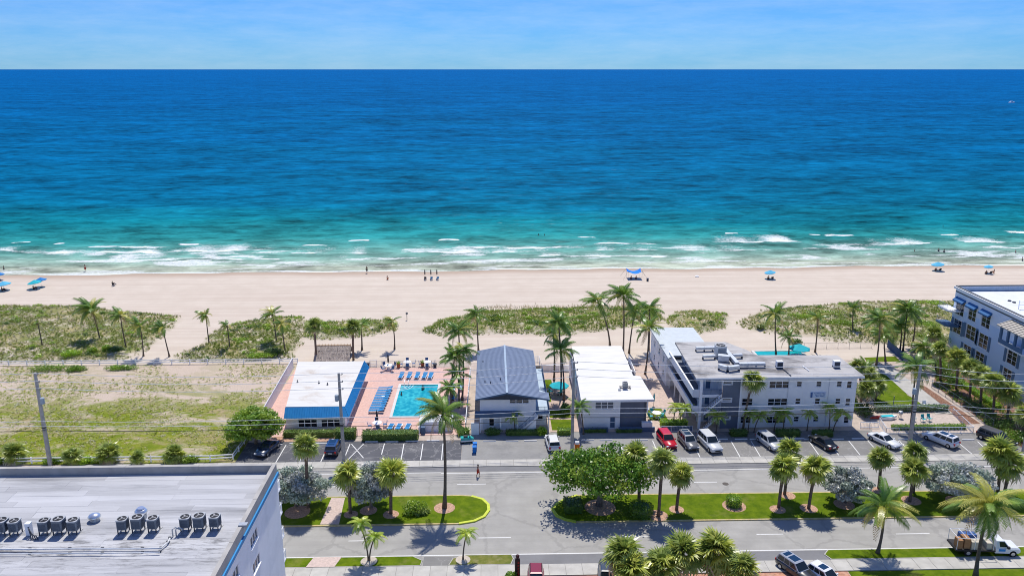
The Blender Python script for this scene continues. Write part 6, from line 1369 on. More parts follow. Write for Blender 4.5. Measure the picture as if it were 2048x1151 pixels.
# ------------------------------------------------ poles, wires, fences, pool and small things
POLEM = M('grey_concrete_pole', (0.36, 0.35, 0.34), .85, .15, 1.5, .2, 10); WIREM = M('aluminium_wire', (0.85, 0.86, 0.87), .5); CABLE = M('black_cable', (0.05, 0.05, 0.05), .7)
PB = [W(101,930), W(688,921), W(1144,902), W(1819,888), W(2047,905)]
PT = [HT(72,745,PB[0].y), HT(681,745,PB[1].y), HT(1143,722,PB[2].y), HT(1839,729,PB[3].y), HT(2075,745,PB[4].y)]
PL = ('left utility pole beside the vacant lot', 'utility pole by the pool house parking bays', 'middle utility pole next to the white suv', 'right utility pole beside the hatched parking bay', 'utility pole cut by the right picture edge')
for i, (b, tp_) in enumerate(zip(PB, PT)):
    h = tp_.z; t = thing('utility_pole', 'tall grey ' + PL[i], 'utility pole', (b.x, b.y, 0), 0, 'utility poles')
    MB().rings([[(x*.23*k, y*.23*k, z) for x, y in ((-1,-1),(1,-1),(1,1),(-1,1))] for z, k in ((-.1, 1.0), (h, .62))]).build('pole', POLEM, t)
    for z in (h-.25, h-1.35, h-2.45): MB().tube([(0, 0, z), (.25, -.18, z+.05), (.5, -.2, z+.05)], .05, 6).lathe((.5, -.2, z+.06), [(.05,0),(.1,.05),(.05,.1),(.1,.15),(.04,.24)], 8).build('insulator', M('insulator_grey', (.25,.25,.26), .4), t)
    if i in (0, 1, 3):
        z = h-4.0 if i != 1 else h-3.6
        MB().lathe((.42 if i == 0 else -.45, -.1, z-.55), [(.22,0),(.29,.06),(.29,.85),(.2,.93),(.08,.95)], 12).build('transformer', M('transformer_grey_blue', (0.33, 0.40, 0.47), .5, .08, 2), t)
    MB().box((0, 0, h*.42), (.5, .5, .1)).build('clamp_band', BLACKP, t)
def wire(label, attach, r=.022, sag=.5, mat=None):
    mb = MB()
    for a, b in zip(attach[:-1], attach[1:]):
        a, b = Vector(a), Vector(b); n = 14; mb.tube([a.lerp(b, k/n) - Vector((0, 0, sag*4*(k/n)*(1-k/n))) for k in range(n+1)], r, 5, False)
    tag(mb.build('power_line', mat or WIREM), label, 'wire', 'overhead wires')
ext = lambda z, dx=.5, dy=-.2: [(-130, PB[0].y, 13)] + []
for k, l in enumerate(('highest bright overhead wire','second highest overhead wire','third overhead wire below the pole tops')):
    at_ = [(PB[i].x+.5, PB[i].y-.2, PT[i].z+.02-1.1*k) for i in range(5)]; at_ = [(at_[0][0]-70, at_[0][1], at_[0][2])] + at_ + [(at_[-1][0]+50, at_[-1][1], at_[-1][2])]; wire(l, at_, .032, .55)
for k, (z, l, r_, m_) in enumerate(((6.9,'upper grey service cable strung between the poles',.028,WIREM),(6.2,'middle service cable strung between the poles',.03,WIREM),(5.5,'lowest thick black cable strung between the poles',.042,CABLE))):
    at_ = [(PB[i].x+.05, PB[i].y-.26, z+(.3 if i == 3 else 0)) for i in range(5)]; at_ = [(at_[0][0]-70, at_[0][1], z)] + at_ + [(at_[-1][0]+50, at_[-1][1], z)]; wire(l, at_, r_, .35, m_)
# --- fences
def rail_fence(label, pts, h=1.05, step=2.6, mat=None, name='rail_fence', rails=(.45, .9)):
    t = thing(name, label, 'fence', (pts[0][0], pts[0][1], 0)); o = Vector((pts[0][0], pts[0][1], 0)); m_ = mat or TRIMW
    for a, b in zip(pts[:-1], pts[1:]):
        a, b = Vector((a[0], a[1], 0))-o, Vector((b[0], b[1], 0))-o; L_ = (b-a).length; n = max(1, round(L_/step)); ang = math.atan2(b.y-a.y, b.x-a.x)
        for k in range(n):
            p, q = a.lerp(b, k/n), a.lerp(b, (k+1)/n); c = (p+q)/2
            MB().box((p.x, p.y, h/2), (.15, .15, h), ang).build('post', m_, t)
            for z in rails: MB().box((c.x, c.y, z), (L_/n-.16, .06, .16), ang).build('rail', m_, t)
        MB().box((b.x, b.y, h/2), (.15, .15, h), ang).build('post', m_, t)
    return t
rail_fence('white two-rail fence along the beach side of the vacant lot', [(-125, 144.3), (-37, 144.0)], 1.1, 3.4)
rail_fence('white two-rail fence along the street side of the vacant lot', [(-110, 104.6), (-40.3, 104.7), (-37.2, 105.1), (-37.0, 112.5)], 1.05, 2.8)
def board_fence(label, a, b, h, mat, bw=.9, name='board_fence'):
    t = thing(name, label, 'fence', (a[0], a[1], 0)); d = Vector((b[0]-a[0], b[1]-a[1], 0)); n = max(1, round(d.length/bw)); ang = math.atan2(d.y, d.x)
    me = MB().box((0, 0, h/2), (d.length/n-.03, .07, h)).mesh('panel', mat)
    for k in range(n): p = d*((k+.5)/n); inst('panel', me, t, Matrix.Translation(p) @ Matrix.Rotation(ang, 4, 'Z'))
    MB().box((d.x/2, d.y/2, h+.03), (d.length, .12, .055), ang).build('cap_rail', mat, t); return t
board_fence('tall white panel fence along the left side of the pool house', (-37.2, 141.5), (-36.3, 116.5), 2.1, M('fence_white', (0.66, 0.68, 0.71), .7, .05, 1))
board_fence('low white garden wall left of the gable house', (-4.2, 113.5), (-4.0, 137), 1.5, M('fence_white', (0,)*3), 2.2, 'garden_wall')
board_fence('white wall at the sea end of the courtyard', (25.6, 133.5), (25.9, 142.5), 1.6, WHITEW, 2.2, 'garden_wall'); board_fence('white wall behind the middle garden', (8.9, 138.6), (14.2, 138.6), 1.2, WHITEW, 2.0, 'garden_wall')
GL_ = M('pale_aluminium', (0.62, 0.68, 0.76), .5, .05, 2)
def wire_fence(label, pts, h=1.2, step=2.4, mat=None, top=True):
    t = thing('wire_fence', label, 'fence', (pts[0][0], pts[0][1], 0)); o = Vector((pts[0][0], pts[0][1], 0)); m_ = mat or M('fence_grey', (0.38, 0.37, 0.36), .6)
    for a, b in zip(pts[:-1], pts[1:]):
        a, b = Vector((a[0], a[1], 0))-o, Vector((b[0], b[1], 0))-o; n = max(1, round((b-a).length/step))
        for k in range(n+1): p = a.lerp(b, k/n); MB().tube([p, p+Vector((0, 0, h))], .035, 5).build('post', m_, t)
        for z in (.1, h-.02): MB().tube([a+Vector((0, 0, z)), b+Vector((0, 0, z))], .022 if m_ is not GL_ else .05, 4).build('rail', m_, t)
        mb = MB(); q = max(2, int((b-a).length/.22))
        for k in range(q): p = a.lerp(b, k/q); mb.tube([p+Vector((0, 0, .1)), p+Vector((0, 0, h-.03))], .007 if m_ is not GL_ else .016, 3, False)
        s = mb.build('pickets', m_, t); s['kind'] = 'stuff'
    return t
wire_fence('thin wire fence between the pool deck and the beach', [(-23, 141.3), (-4.4, 141.3)], 1.35); wire_fence('thin wire fence behind the three-storey block', [(60, 149.5), (76, 149.5)], 1.3)
wire_fence('wire fence behind the white house', [(15, 141), (30, 141)], 1.1)
NF = M('fence_steel_blue', (0.13, 0.17, 0.22), .6, .05, 1)
a, b = W(1863,775), W(1985,858); wire_fence('long blue-grey picket fence beside the mulch bed', [(a.x, a.y), (b.x, b.y)], 1.6, 2.2, NF)
a, b = W(1774,694), W(1806,722); board_fence('navy panel fence under the right beach grove', (a.x, a.y), (b.x, b.y), 1.6, M('navy_fabric', (0.03, 0.07, 0.16), .8, .1, 1), 1.8)
wire_fence('white-framed low fence of the courtyard planter', [(26.0, 112.6), (30.8, 112.6)], 1.0, 1.5, TRIMW); board_fence('navy planter wall of the courtyard', (26.0, 112.75), (30.8, 112.75), .8, NAVY, 1.6, 'planter_wall')
# terrace pen at right with pale lattice
GL = M('pale_aluminium', (0.55, 0.58, 0.62), .5, .05, 2)
a, b, c, d = W(1758,847), W(1772,868), W(1946,866), W(1905,828)
wire_fence('pale aluminium fence round the planted terrace by the right lawn', [(a.x, a.y), (b.x, b.y), (c.x, c.y), (d.x, d.y)], 1.1, 1.9, GL)
for i, (x0, y0, x1, y1, l) in enumerate(((1752,824,1900,824,'long low clipped hedge behind the terrace'),)):
    p, q = W(x0, y0), W(x1, y1); hedge('long grey-green clipped hedge between lawn and terrace', p.x, q.x, p.y, p.y+1.1, .9, SILV2)
p, q = W(1786,861), W(1936,861); hedge('low flowering hedge inside the aluminium fence', p.x, q.x, p.y, p.y+1.0, .7, BRITE, 35)
wire_fence('small gate and grey fence left of the planted terrace', [(57.3, 113.2), (60.2, 113.2)], 1.0, 1.2, GL)
# --- swimming pool
X0, X1, Y0, Y1 = -16.15, -9.6, 119.2, 132.5
t = thing('swimming_pool', 'bright blue rectangular swimming pool with white rim and curved corner steps', 'pool', (0, 0, 0))
MB().b2(X0-.45, X0, Y0-.45, Y1+.45, .02, .14).build('pool_rim', CONCW, t); MB().b2(X1, X1+.45, Y0-.45, Y1+.45, .02, .14).build('pool_rim', CONCW, t)
MB().b2(X0+.002, X1-.002, Y0-.45, Y0, .02, .138).build('pool_rim', CONCW, t); MB().b2(X0+.002, X1-.002, Y1, Y1+.45, .02, .138).build('pool_rim', CONCW, t)
def m_pool():
    m, nt, b = newmat('pool_water'); v = pos(nt, (1, .75, 1)); vo = node(nt, 'ShaderNodeTexVoronoi', feature='SMOOTH_F1', Scale=1.7); nt.links.new(v, vo.inputs['Vector'])
    n = noise(nt, pos(nt), .8, 5, .7, .2, .8, 1.5); k = math2(nt, 'MULTIPLY', vo.outputs['Distance'], n)
    r = node(nt, 'ShaderNodeMapRange'); r.inputs[1].default_value = .12; r.inputs[2].default_value = .45; nt.links.new(k, r.inputs[0])
    nt.links.new(mixc(nt, r.outputs[0], (0.004, 0.29, 0.385), (0.06, 0.55, 0.58)), b.inputs['Base Color']); b.inputs['Roughness'].default_value = .06; b.inputs['Specular IOR Level'].default_value = .4
    bumpn(nt, b, noise(nt, pos(nt), 1.6, 4, .6, 0, 1), .3, .15); return m
PW_ = m_pool(); MB().face([(X0, Y0, .045), (X1, Y0, .045), (X1, Y1, .045), (X0, Y1, .045)]).build('water', PW_, t)
MB().b2(X0+.002, X1-.002, Y1-.03, Y1-.002, .05, .136).build('tile_band', M('tile_band_blue', (0.01, 0.12, 0.22), .3), t)
for k in range(4):
    r_ = .7+.5*k; MB().prism([(X0+.01+q*cos(R(a_)), Y1-.04-q*sin(R(a_))) for a_, q in [(a_, r_) for a_ in range(0, 91, 10)] + [(a_, r_-.13) for a_ in range(90, -1, -10)]], .05, .058+.001*k).build('step_edge', M('step_white', (0.55, 0.72, 0.76), .4), t)
for x in (-15.6, -14.9): MB().tube([(x, Y1+.7, .04), (x, Y1+.7, .75), (x, Y1+.4, .95), (x, Y1-.2, .7), (x, Y1-.3, .06)], .035, 6).build('handrail', SHINY, t)
p0, p1 = W(1508,704), W(1608,712); xa, xb, ya, yb_ = p0.x, p1.x, p1.y-3.0, p0.y; t = thing('rear_pool', 'turquoise pool partly hidden behind the stained roof', 'pool')
MB().face([(xa, ya, .16), (xb, ya, .16), (xb, yb_, .16), (xa, yb_, .16)]).build('water', M('turquoise_water', (0.01, 0.38, 0.40), .1, .1, 1), t)
for q in ((xa-.5,xa,ya-.5,yb_+.5),(xb,xb+.5,ya-.5,yb_+.5),(xa+.002,xb-.002,yb_,yb_+.5),(xa+.002,xb-.002,ya-.5,ya)): MB().b2(*q, .03, .25).build('pool_rim', CONCW, t)
# --- loungers, tables, umbrellas
SLING = M('blue_sling', (0.025, 0.21, 0.46), .8, .1, 3); SLINGL = M('pale_blue_sling', (0.30, 0.50, 0.68), .8, .1, 3)
def make_lounger(mat):
    t = thing('sun_lounger', 'x', 'sun lounger')
    for y in (-.3, .3): MB().box((.15, y, .32), (1.35, .05, .05)).build('side_rail', TRIMW, t)
    for k in range(5): MB().b2(-.45+.25*k, -.45+.25*k+.235, -.275, .275, .345, .365).build('sling_band', mat, t)
    b = MB().box((-.83, 0, .43), (.75, .62, .03), 0, 1, Matrix.Rotation(R(12), 3, 'Y')).build('backrest', mat, t)
    for x in (-.42, .75):
        for y in (-.3, .3): MB().b2(x-.03, x+.03, y-.03, y+.03, .0, .295).build('leg', TRIMW, t)
    return t
LP = make_lounger(SLING); LQ = make_lounger(SLINGL); firstp = [True, True]
def lounger(p, rz, label, group, proto=0, s=1.0):
    src = (LP, LQ)[proto]
    if firstp[proto]: t = src; firstp[proto] = False
    else: t = copy_tree(src)
    t.location = (p.x, p.y, .045); t.rotation_euler = (0, 0, rz); t.scale = (s, s, s); tag(t, label, 'sun lounger', group); return t
ORD = ('farthest','second farthest','third farthest','fourth farthest','fifth farthest','sixth farthest','fourth nearest','third nearest','second nearest','nearest')
for k in range(10):
    f = k/9; p = W(768.5-19*f, 780+45*f); lounger(p, pi, 'blue lounger in the column left of the pool, ' + ORD[k] + ' from the street', 'loungers in a column beside the pool', 0, 1.25)
for i, (x, d) in enumerate(((802,'leftmost'),(818,'second from left'),(834,'third from left'),(849,'fourth from left'),(861,'rightmost'))): lounger(W(x, 756), R(-96), 'blue lounger in the row beyond the pool, ' + d, 'loungers beyond the pool', 0, 1.25)
for i, (x, d) in enumerate(((782,'left'),(798,'middle'),(816,'right'))): lounger(W(x, 857), R(84), d + ' blue lounger behind the long clipped hedge', 'loungers behind the hedge', 0, 1.25)
for i, (x, y, d) in enumerate(((906,780,'pale blue lounger right of the pool, left of its pair'),(921,779,'pale blue lounger right of the pool, right of its pair'),(905,798,'blue lounger under the palms right of the pool'))): lounger(W(x, y), R(-92), d, 'loungers right of the pool', 0 if i == 2 else 1, 1.25)
for i, (x, y, l) in enumerate(((755,797,'small white side table between loungers, farther one'),(752,818,'small white side table between loungers, nearer one'),(790,855,'small white side table between the hedge loungers'))):
    p = W(x, y); t = thing('side_table', l, 'table', (p.x+1.0, p.y, .04)); MB().cyl((0,0,.42), .3, .04, 12).build('table_top', TRIMW, t)
    for q in range(3): MB().tube([(.22*cos(q*2.1), .22*sin(q*2.1), 0), (.16*cos(q*2.1), .16*sin(q*2.1), .42)], .025, 5).build('leg', TRIMW, t)
def make_chair(mat, fr):
    t = thing('patio_chair', 'x', 'chair'); MB().b2(-.24, .24, -.24, .24, .40, .44).build('seat', mat, t)
    MB().box((-.27, 0, .70), (.04, .46, .5), 0, 1, Matrix.Rotation(R(-10), 3, 'Y')).build('backrest', mat, t)
    for x in (-.22, .22):
        for y in (-.24, .24): MB().b2(x-.02, x+.02, y-.02, y+.02, 0, .395).build('leg', fr, t)
    for y in (-.28, .28): MB().tube([(-.25, y, .62), (.2, y, .62), (.22, y, .40)], .02, 5).build('armrest', fr, t)
    return t
CH = {'b': make_chair(M('chair_blue', (0.03, 0.12, 0.30), .7), TRIMW), 't': make_chair(M('chair_teal', (0.02, 0.38, 0.42), .7), TRIMW)}; used = {'b': False, 't': False}
def dining(px, py, where, ang0=.5, kind='b', n=4, umb=None, s=1.2):
    p = W(px, py); t = thing('patio_table', 'round white patio table ' + where, 'table', (p.x, p.y, .04), 0, 'patio tables'); MB().cyl((0,0,.72*s), .62*s, .04, 20).build('table_top', TRIMW, t); MB().cyl((0,0,0), .28, .03, 12).build('foot', TRIMW, t); MB().cyl((0,0,.031), .05, .72*s-.04, 8).build('stem', TRIMW, t)
    for k in range(n):
        a = ang0 + 2*pi*k/n; r_ = .98*s; src = CH[kind]
        c = copy_tree(src) if used[kind] else src; used[kind] = True
        c.location = (p.x+cos(a)*r_, p.y+sin(a)*r_, .045); c.rotation_euler = (0, 0, a+pi); c.scale = (s, s, s); side = ('right', 'far', 'left', 'near')[int(((a+pi/4) % (2*pi))/(pi/2)) % 4]
        tag(c, ('blue' if kind == 'b' else 'teal') + ' chair, ' + side + ' side of the table ' + where, 'chair', 'patio chairs')
    return p
dining(777,739,'beside the pool house',.7); dining(815,732,'at the beach fence, left one',.1); dining(854,732,'at the beach fence, right one',.1); dining(755,855,'at the deck gate behind the hedges',.2)
dining(1114,785,'below the open turquoise umbrella',.4,'t'); dining(1313,835,'in the courtyard by the red suv',.4,'t')
def umbrella(px, py, h, r, mat, label, closed=False, z=.04, name='parasol', tilt=0.0, p=None, group=None):
    p = p or W(px, py); t = thing(name, label, 'umbrella', (p.x, p.y, z), 0, group); MB().cyl((0,0,0), .03, h, 6).build('pole', TRIMW if not closed else DARKT, t); MB().cyl((0,0,0), .28, .08, 12).build('base', DARKT, t)
    if closed: MB().lathe((0,0,h*.42), [(.05,0),(.14,.08),(.16,h*.2),(.12,h*.45),(.03,h*.58)], 8).build('canopy', mat, t)
    else:
        for k in range(8):
            a, b = 2*pi*k/8, 2*pi*(k+1)/8; q = lambda rr, aa, zz: Vector((rr*cos(aa), rr*sin(aa), zz + tilt*rr*cos(aa)))
            MB().face([q(r, a, h-.42*r), q(r, b, h-.42*r), q(.02, b, h+.02), q(.02, a, h+.02)]).face([q(r, a, h-.42*r), q(r, b, h-.42*r), q(r*.99, b, h-.42*r-.12), q(r*.99, a, h-.42*r-.12)]).build('canopy_panel', mat, t)
            MB().tube([q(.03, a, h-.02), q(r*.98, a, h-.42*r-.01)], .012, 4).build('rib', TRIMW, t)
    return t
TEAL = M('turquoise_canvas', (0.02, 0.44, 0.52), .85, .05, 2); BLUC = M('blue_canvas', (0.02, 0.20, 0.52), .85, .05, 2); SKYC = M('sky_blue_canvas', (0.10, 0.45, 0.66), .85, .05, 2); DKC = M('dark_canvas', (0.03, 0.03, 0.04), .9)
umbrella(777,737,2.9,1,DKC,'closed dark umbrella at the table beside the pool house',True); umbrella(755,854,2.9,1,DKC,'closed dark umbrella at the table by the deck gate',True)
umbrella(1116,783,2.5,1.7,TEAL,'open turquoise umbrella in the middle garden',p=W(1118,790)); umbrella(1597,712,2.5,2.1,TEAL,'open turquoise umbrella behind the stained roof'); umbrella(1307,815,2.6,1,TEAL,'closed teal umbrella on the courtyard lawn',True)
# terracotta pots and bits on the deck
for x, y, l, m_ in ((797,735,'terracotta pot with a plant at the beach fence','t'),(845,733,'terracotta pot with yellowish plant at the beach fence','t'),(870,734,'dark bin at the right end of the beach fence','d'),(736,733,'dark pot at the rear corner of the pool house','d')):
    p = W(x, y); t = thing('plant_pot' if m_ == 't' else 'waste_bin', l, 'pot' if m_ == 't' else 'bin', (p.x, p.y, .04)); MB().lathe((0,0,0), [(.25,0),(.36,.6),(.4,.62),(.4,.72),(.3,.72)], 12).build('pot', M('terracotta', (0.42,0.12,0.05), .8) if m_ == 't' else DARKT, t)
    if m_ == 't':
        mb = MB(); leaf_cloud(mb, [(Vector((0,0,1.0)), (.45,.45,.35))], 90, .2, random.Random(3)); mb.build('foliage', GRNY, t)
p = W(747,733); t = thing('rack_stand', 'small grey rack at the beach fence behind the pool house', 'rack', (p.x, p.y, .04))
for x in (-.6, .6): MB().b2(x-.04,x+.04,-.04,.04,0,1.3).build('upright', PALEG, t)
for z in (.1, .6, 1.2): MB().b2(-.555,.555,-.04,.04,z,z+.08).build('shelf_bar', PALEG, t)
# pump shed / white enclosure right of the pool
a, b = W(838,868), W(905,868); t = thing('pump_enclosure', 'white pump enclosure with blue bin at the right end of the hedge', 'shed', (a.x, a.y, 0))
MB().b2(0, b.x-a.x, .9, 1.05, .04, 1.5).build('wall_panel', TRIMW, t); MB().b2(0, .12, -.6, .89, .04, 1.5).build('wall_panel', TRIMW, t); MB().b2(.3, .95, 0, .6, .04, 1.1).build('bin', NAVY, t); MB().b2(-.05, b.x-a.x, .95, 3.6, 1.503, 1.6).build('roof', PALEG, t)
t = wire_fence('grey fence and gate between the two front hedges', [(W(704,872).x, W(704,872).y), (W(726,872).x, W(726,872).y)], 1.2, .8)
# --- street furniture and bits
p = W(949,905); t = thing('recycling_bin', 'blue wheeled recycling bin on the pale parking asphalt, front one', 'bin', (p.x, p.y, .04), R(5), 'blue recycling bins'); BLU = M('bin_blue', (0.005, 0.17, 0.55), .5)
MB().box((0,0,.5), (.5,.55,.9), 0, 1.12).build('body', BLU, t); MB().box((0,0,1.0), (.62,.7,.07)).build('lid', BLU, t)
for x in (-.2,.2): MB().rings([[(x+q, .3+.12*cos(2*pi*k/10), .12+.12*sin(2*pi*k/10)) for k in range(10)] for q in (-.03,.03)]).build('wheel', TYRE, t)
t2 = copy_tree(t); t2.location = (p.x+.05, p.y+1.1, .04); t2['label'] = 'blue wheeled recycling bin behind its twin on the parking asphalt'
p = W(934,884); t = thing('teal_scooter_cart', 'small teal and white cart parked by the wheel stops', 'cart', (p.x, p.y, .04), R(8)); TL = paint('teal', (0.02, 0.42, 0.40))
MB().rings([[(-.95,-.42,.35),(-.95,.42,.35),(-.95,.36,.85),(-.95,-.36,.85)],[(-.2,-.45,.3),(-.2,.45,.3),(-.2,.4,.95),(-.2,-.4,.95)],[(.7,-.42,.3),(.7,.42,.3),(.7,.36,.8),(.7,-.36,.8)],[(1.0,-.3,.4),(1.0,.3,.4),(1.0,.25,.65),(1.0,-.25,.65)]]).build('body', TL, t)
MB().b2(-.5,.1,-.3,.3,.955,1.1).build('seat', BLACKP, t); MB().box((.45,0,1.05), (.05,.7,.45), 0, 1, Matrix.Rotation(R(-20),3,'Y')).build('windshield', CGLASS, t); MB().b2(-.9,.9,-.47,-.455,.3,.5).build('side_stripe', TRIMW, t)
for x in (-.65,.7):
    for y in (-.4,.4): MB().rings([[(x+.24*cos(2*pi*k/12), y+q, .24+.24*sin(2*pi*k/12)) for k in range(12)] for q in (-.06,.06)]).build('wheel', TYRE, t)
p = W(1154,899); t = thing('orange_barrier', 'orange and white barricade beside the middle utility pole', 'barrier', (p.x, p.y, .04)); OR = M('safety_orange', (0.75, 0.18, 0.01), .6)
MB().b2(-.35,.35,-.2,.2,0,.9).build('panel', OR, t); MB().b2(-.3,.3,-.15,.15,.903,1.3).build('panel', TRIMW, t)
p = W(1035,1153); t = thing('red_totem_sign', 'tall dark totem sign with red letters at the bottom edge', 'sign', (p.x, p.y, .04)); MB().b2(-.28,.28,-.12,.12,0,2.3).build('panel', M('totem_dark', (0.03,0.015,0.015), .5), t)
RL = M('sign_red', (0.55,0.03,0.02), .5); MB().lathe((0,0,2.3), [(.1,0),(.12,.1),(.2,.2),(.2,.42),(.1,.5),(.02,.52)], 10).build('finial', M('finial_brown', (0.06,0.02,0.02), .5), t)
for k, (ch, z) in enumerate((('c',1.85),('o',1.45),('u',1.05),('r',.65),('t',.3))):
    pts = []; MB().b2(.02,.08,-.135,-.122,z-.12,z+.12).b2(.081,.2,-.135,-.122,z+.07,z+.12).b2(.081,.2,-.135,-.122,z-.12,z-.07).build('letter', RL, t)
bush('green shrub beside the totem sign at the bottom edge', (1022,1157), .8, .6, .9, GRN, 80)
p = W(694,867); 
p = W(814,640); t = thing('beach_shower', 'slim post with round sign on the open sand', 'post', (p.x, p.y, 0)); MB().cyl((0,0,0), .06, 1.7, 8).build('post', DARKT, t); MB().rings([[(.28*cos(2*pi*k/14), y, 1.6+.28*sin(2*pi*k/14)) for k in range(14)] for y in (-.03,.03)]).build('round_plate', M('plate_grey',(.3,.3,.3),.6), t)
p = W(1786,812); tag(MB().cyl((p.x,p.y,.04), .07, 1.7, 8).cyl((p.x,p.y,1.74), .1, .06, 8).build('garden_post', WOODP), 'slim wooden post standing on the right lawn', 'post')
p = W(1849,812); t = thing('garden_chair', 'small white garden seat by the path on the right lawn', 'chair', (p.x, p.y, .045)); MB().b2(-.3,.3,-.3,.3,.4,.46).build('seat', TRIMW, t); MB().b2(-.3,.3,.25,.3,.461,.95).build('backrest', TRIMW, t)
for x in (-.26,.26):
    for y in (-.26,.26): MB().b2(x-.03,x+.03,y-.03,y+.03,0,.395).build('leg', TRIMW, t)
p = W(1800,836); t = thing('barbecue', 'dark grill on the terrace behind the hedge', 'grill', (p.x, p.y, .045)); MB().lathe((0,0,.7), [(.25,0),(.38,.15),(.4,.3),(.3,.5),(.05,.58)], 12).build('kettle', METAL, t)
for q in range(3): MB().tube([(.3*cos(q*2.1),.3*sin(q*2.1),0),(.15*cos(q*2.1),.15*sin(q*2.1),.75)], .03, 5).build('leg', DARKT, t)
for x, y, l in ((1826,842,'teal chair left of the pair on the terrace'),(1846,843,'teal chair right of the pair on the terrace'),(1858,842,'teal chair at the right end of the terrace')):
    c = copy_tree(CH['t']); q = W(x, y); c.location = (q.x, q.y, .045); c.rotation_euler = (0,0,R(-80)); c.scale = (1.2,)*3; tag(c, l, 'chair', 'patio chairs')
p = W(1775,838); t = thing('inflatable_boat', 'upturned white dinghy with turquoise rim on the terrace', 'boat', (p.x, p.y, .045), R(5)); MB().rings([[(-1.2,-.4,.1),(-1.2,.4,.1),(-1.2,.35,.5),(-1.2,-.35,.5)],[(.3,-.55,.05),(.3,.55,.05),(.3,.5,.55),(.3,-.5,.55)],[(1.5,-.05,.3),(1.5,.05,.3),(1.5,.05,.6),(1.5,-.05,.6)]]).build('hull', TRIMW, t); MB().b2(-1.15,.9,-.35,.35,.5515,.6).build('cover', TEAL, t)
p = W(1755,836); t = thing('red_kayak', 'red kayak lying on the terrace', 'kayak', (p.x, p.y, .045), R(15)); MB().rings([[(x, w_*cos(a_), .2+h_*sin(a_)) for a_ in [2*pi*k/8 for k in range(8)]] for x, w_, h_ in ((-1.5,.03,.03),(-.8,.28,.16),(0,.36,.2),(.8,.28,.16),(1.5,.03,.03))]).build('hull', M('kayak_red',(.5,.05,.03),.4), t, True)
# ------------------------------------------------ people on the street, the beach and in the water
SKINS = [M('skin_tan', (0.36, 0.19, 0.115), .6), M('skin_brown', (0.16, 0.08, 0.05), .6), M('skin_light', (0.50, 0.30, 0.21), .6)]
HAIRD = M('hair_dark', (0.03, 0.02, 0.015), .8)
def body(name, J, parent, mat):
    """one skinned figure grown over a skeleton: J maps joint -> (position, radius, parent joint)"""
    ks = list(J); idx = {k: i for i, k in enumerate(ks)}; me = bpy.data.meshes.new(name)
    me.from_pydata([J[k][0] for k in ks], [(idx[J[k][2]], idx[k]) for k in ks if J[k][2]], []); me.materials.append(mat)
    o = inst(name, me, parent); sk = o.modifiers.new('skin', 'SKIN'); sk.use_smooth_shade = True
    for i, k in enumerate(ks): r = J[k][1]; me.skin_vertices[0].data[i].radius = (r, r) if not isinstance(r, tuple) else r; me.skin_vertices[0].data[i].use_root = (k == 'pel')
    s = o.modifiers.new('sub', 'SUBSURF'); s.levels = 1; s.render_levels = 1; return o
def hand(J, side, wr, d):
    d = Vector(d).normalized(); w = Vector(wr); s = d.orthogonal().normalized(); J['palm'+side] = (tuple(w+d*.06), .03, 'wri'+side)
    for k in range(4):
        b = w+d*.10+s*(-.03+.02*k); l = (.06,.075,.07,.055)[k]; J[f'f{k}a'+side] = (tuple(b), .011, 'palm'+side); J[f'f{k}b'+side] = (tuple(b+d*l*.6+Vector((0,-.012,0))), .009, f'f{k}a'+side)
    J['tha'+side] = (tuple(w+d*.05+s*.05), .011, 'palm'+side); J['thb'+side] = (tuple(w+d*.08+s*.075), .010, 'tha'+side)
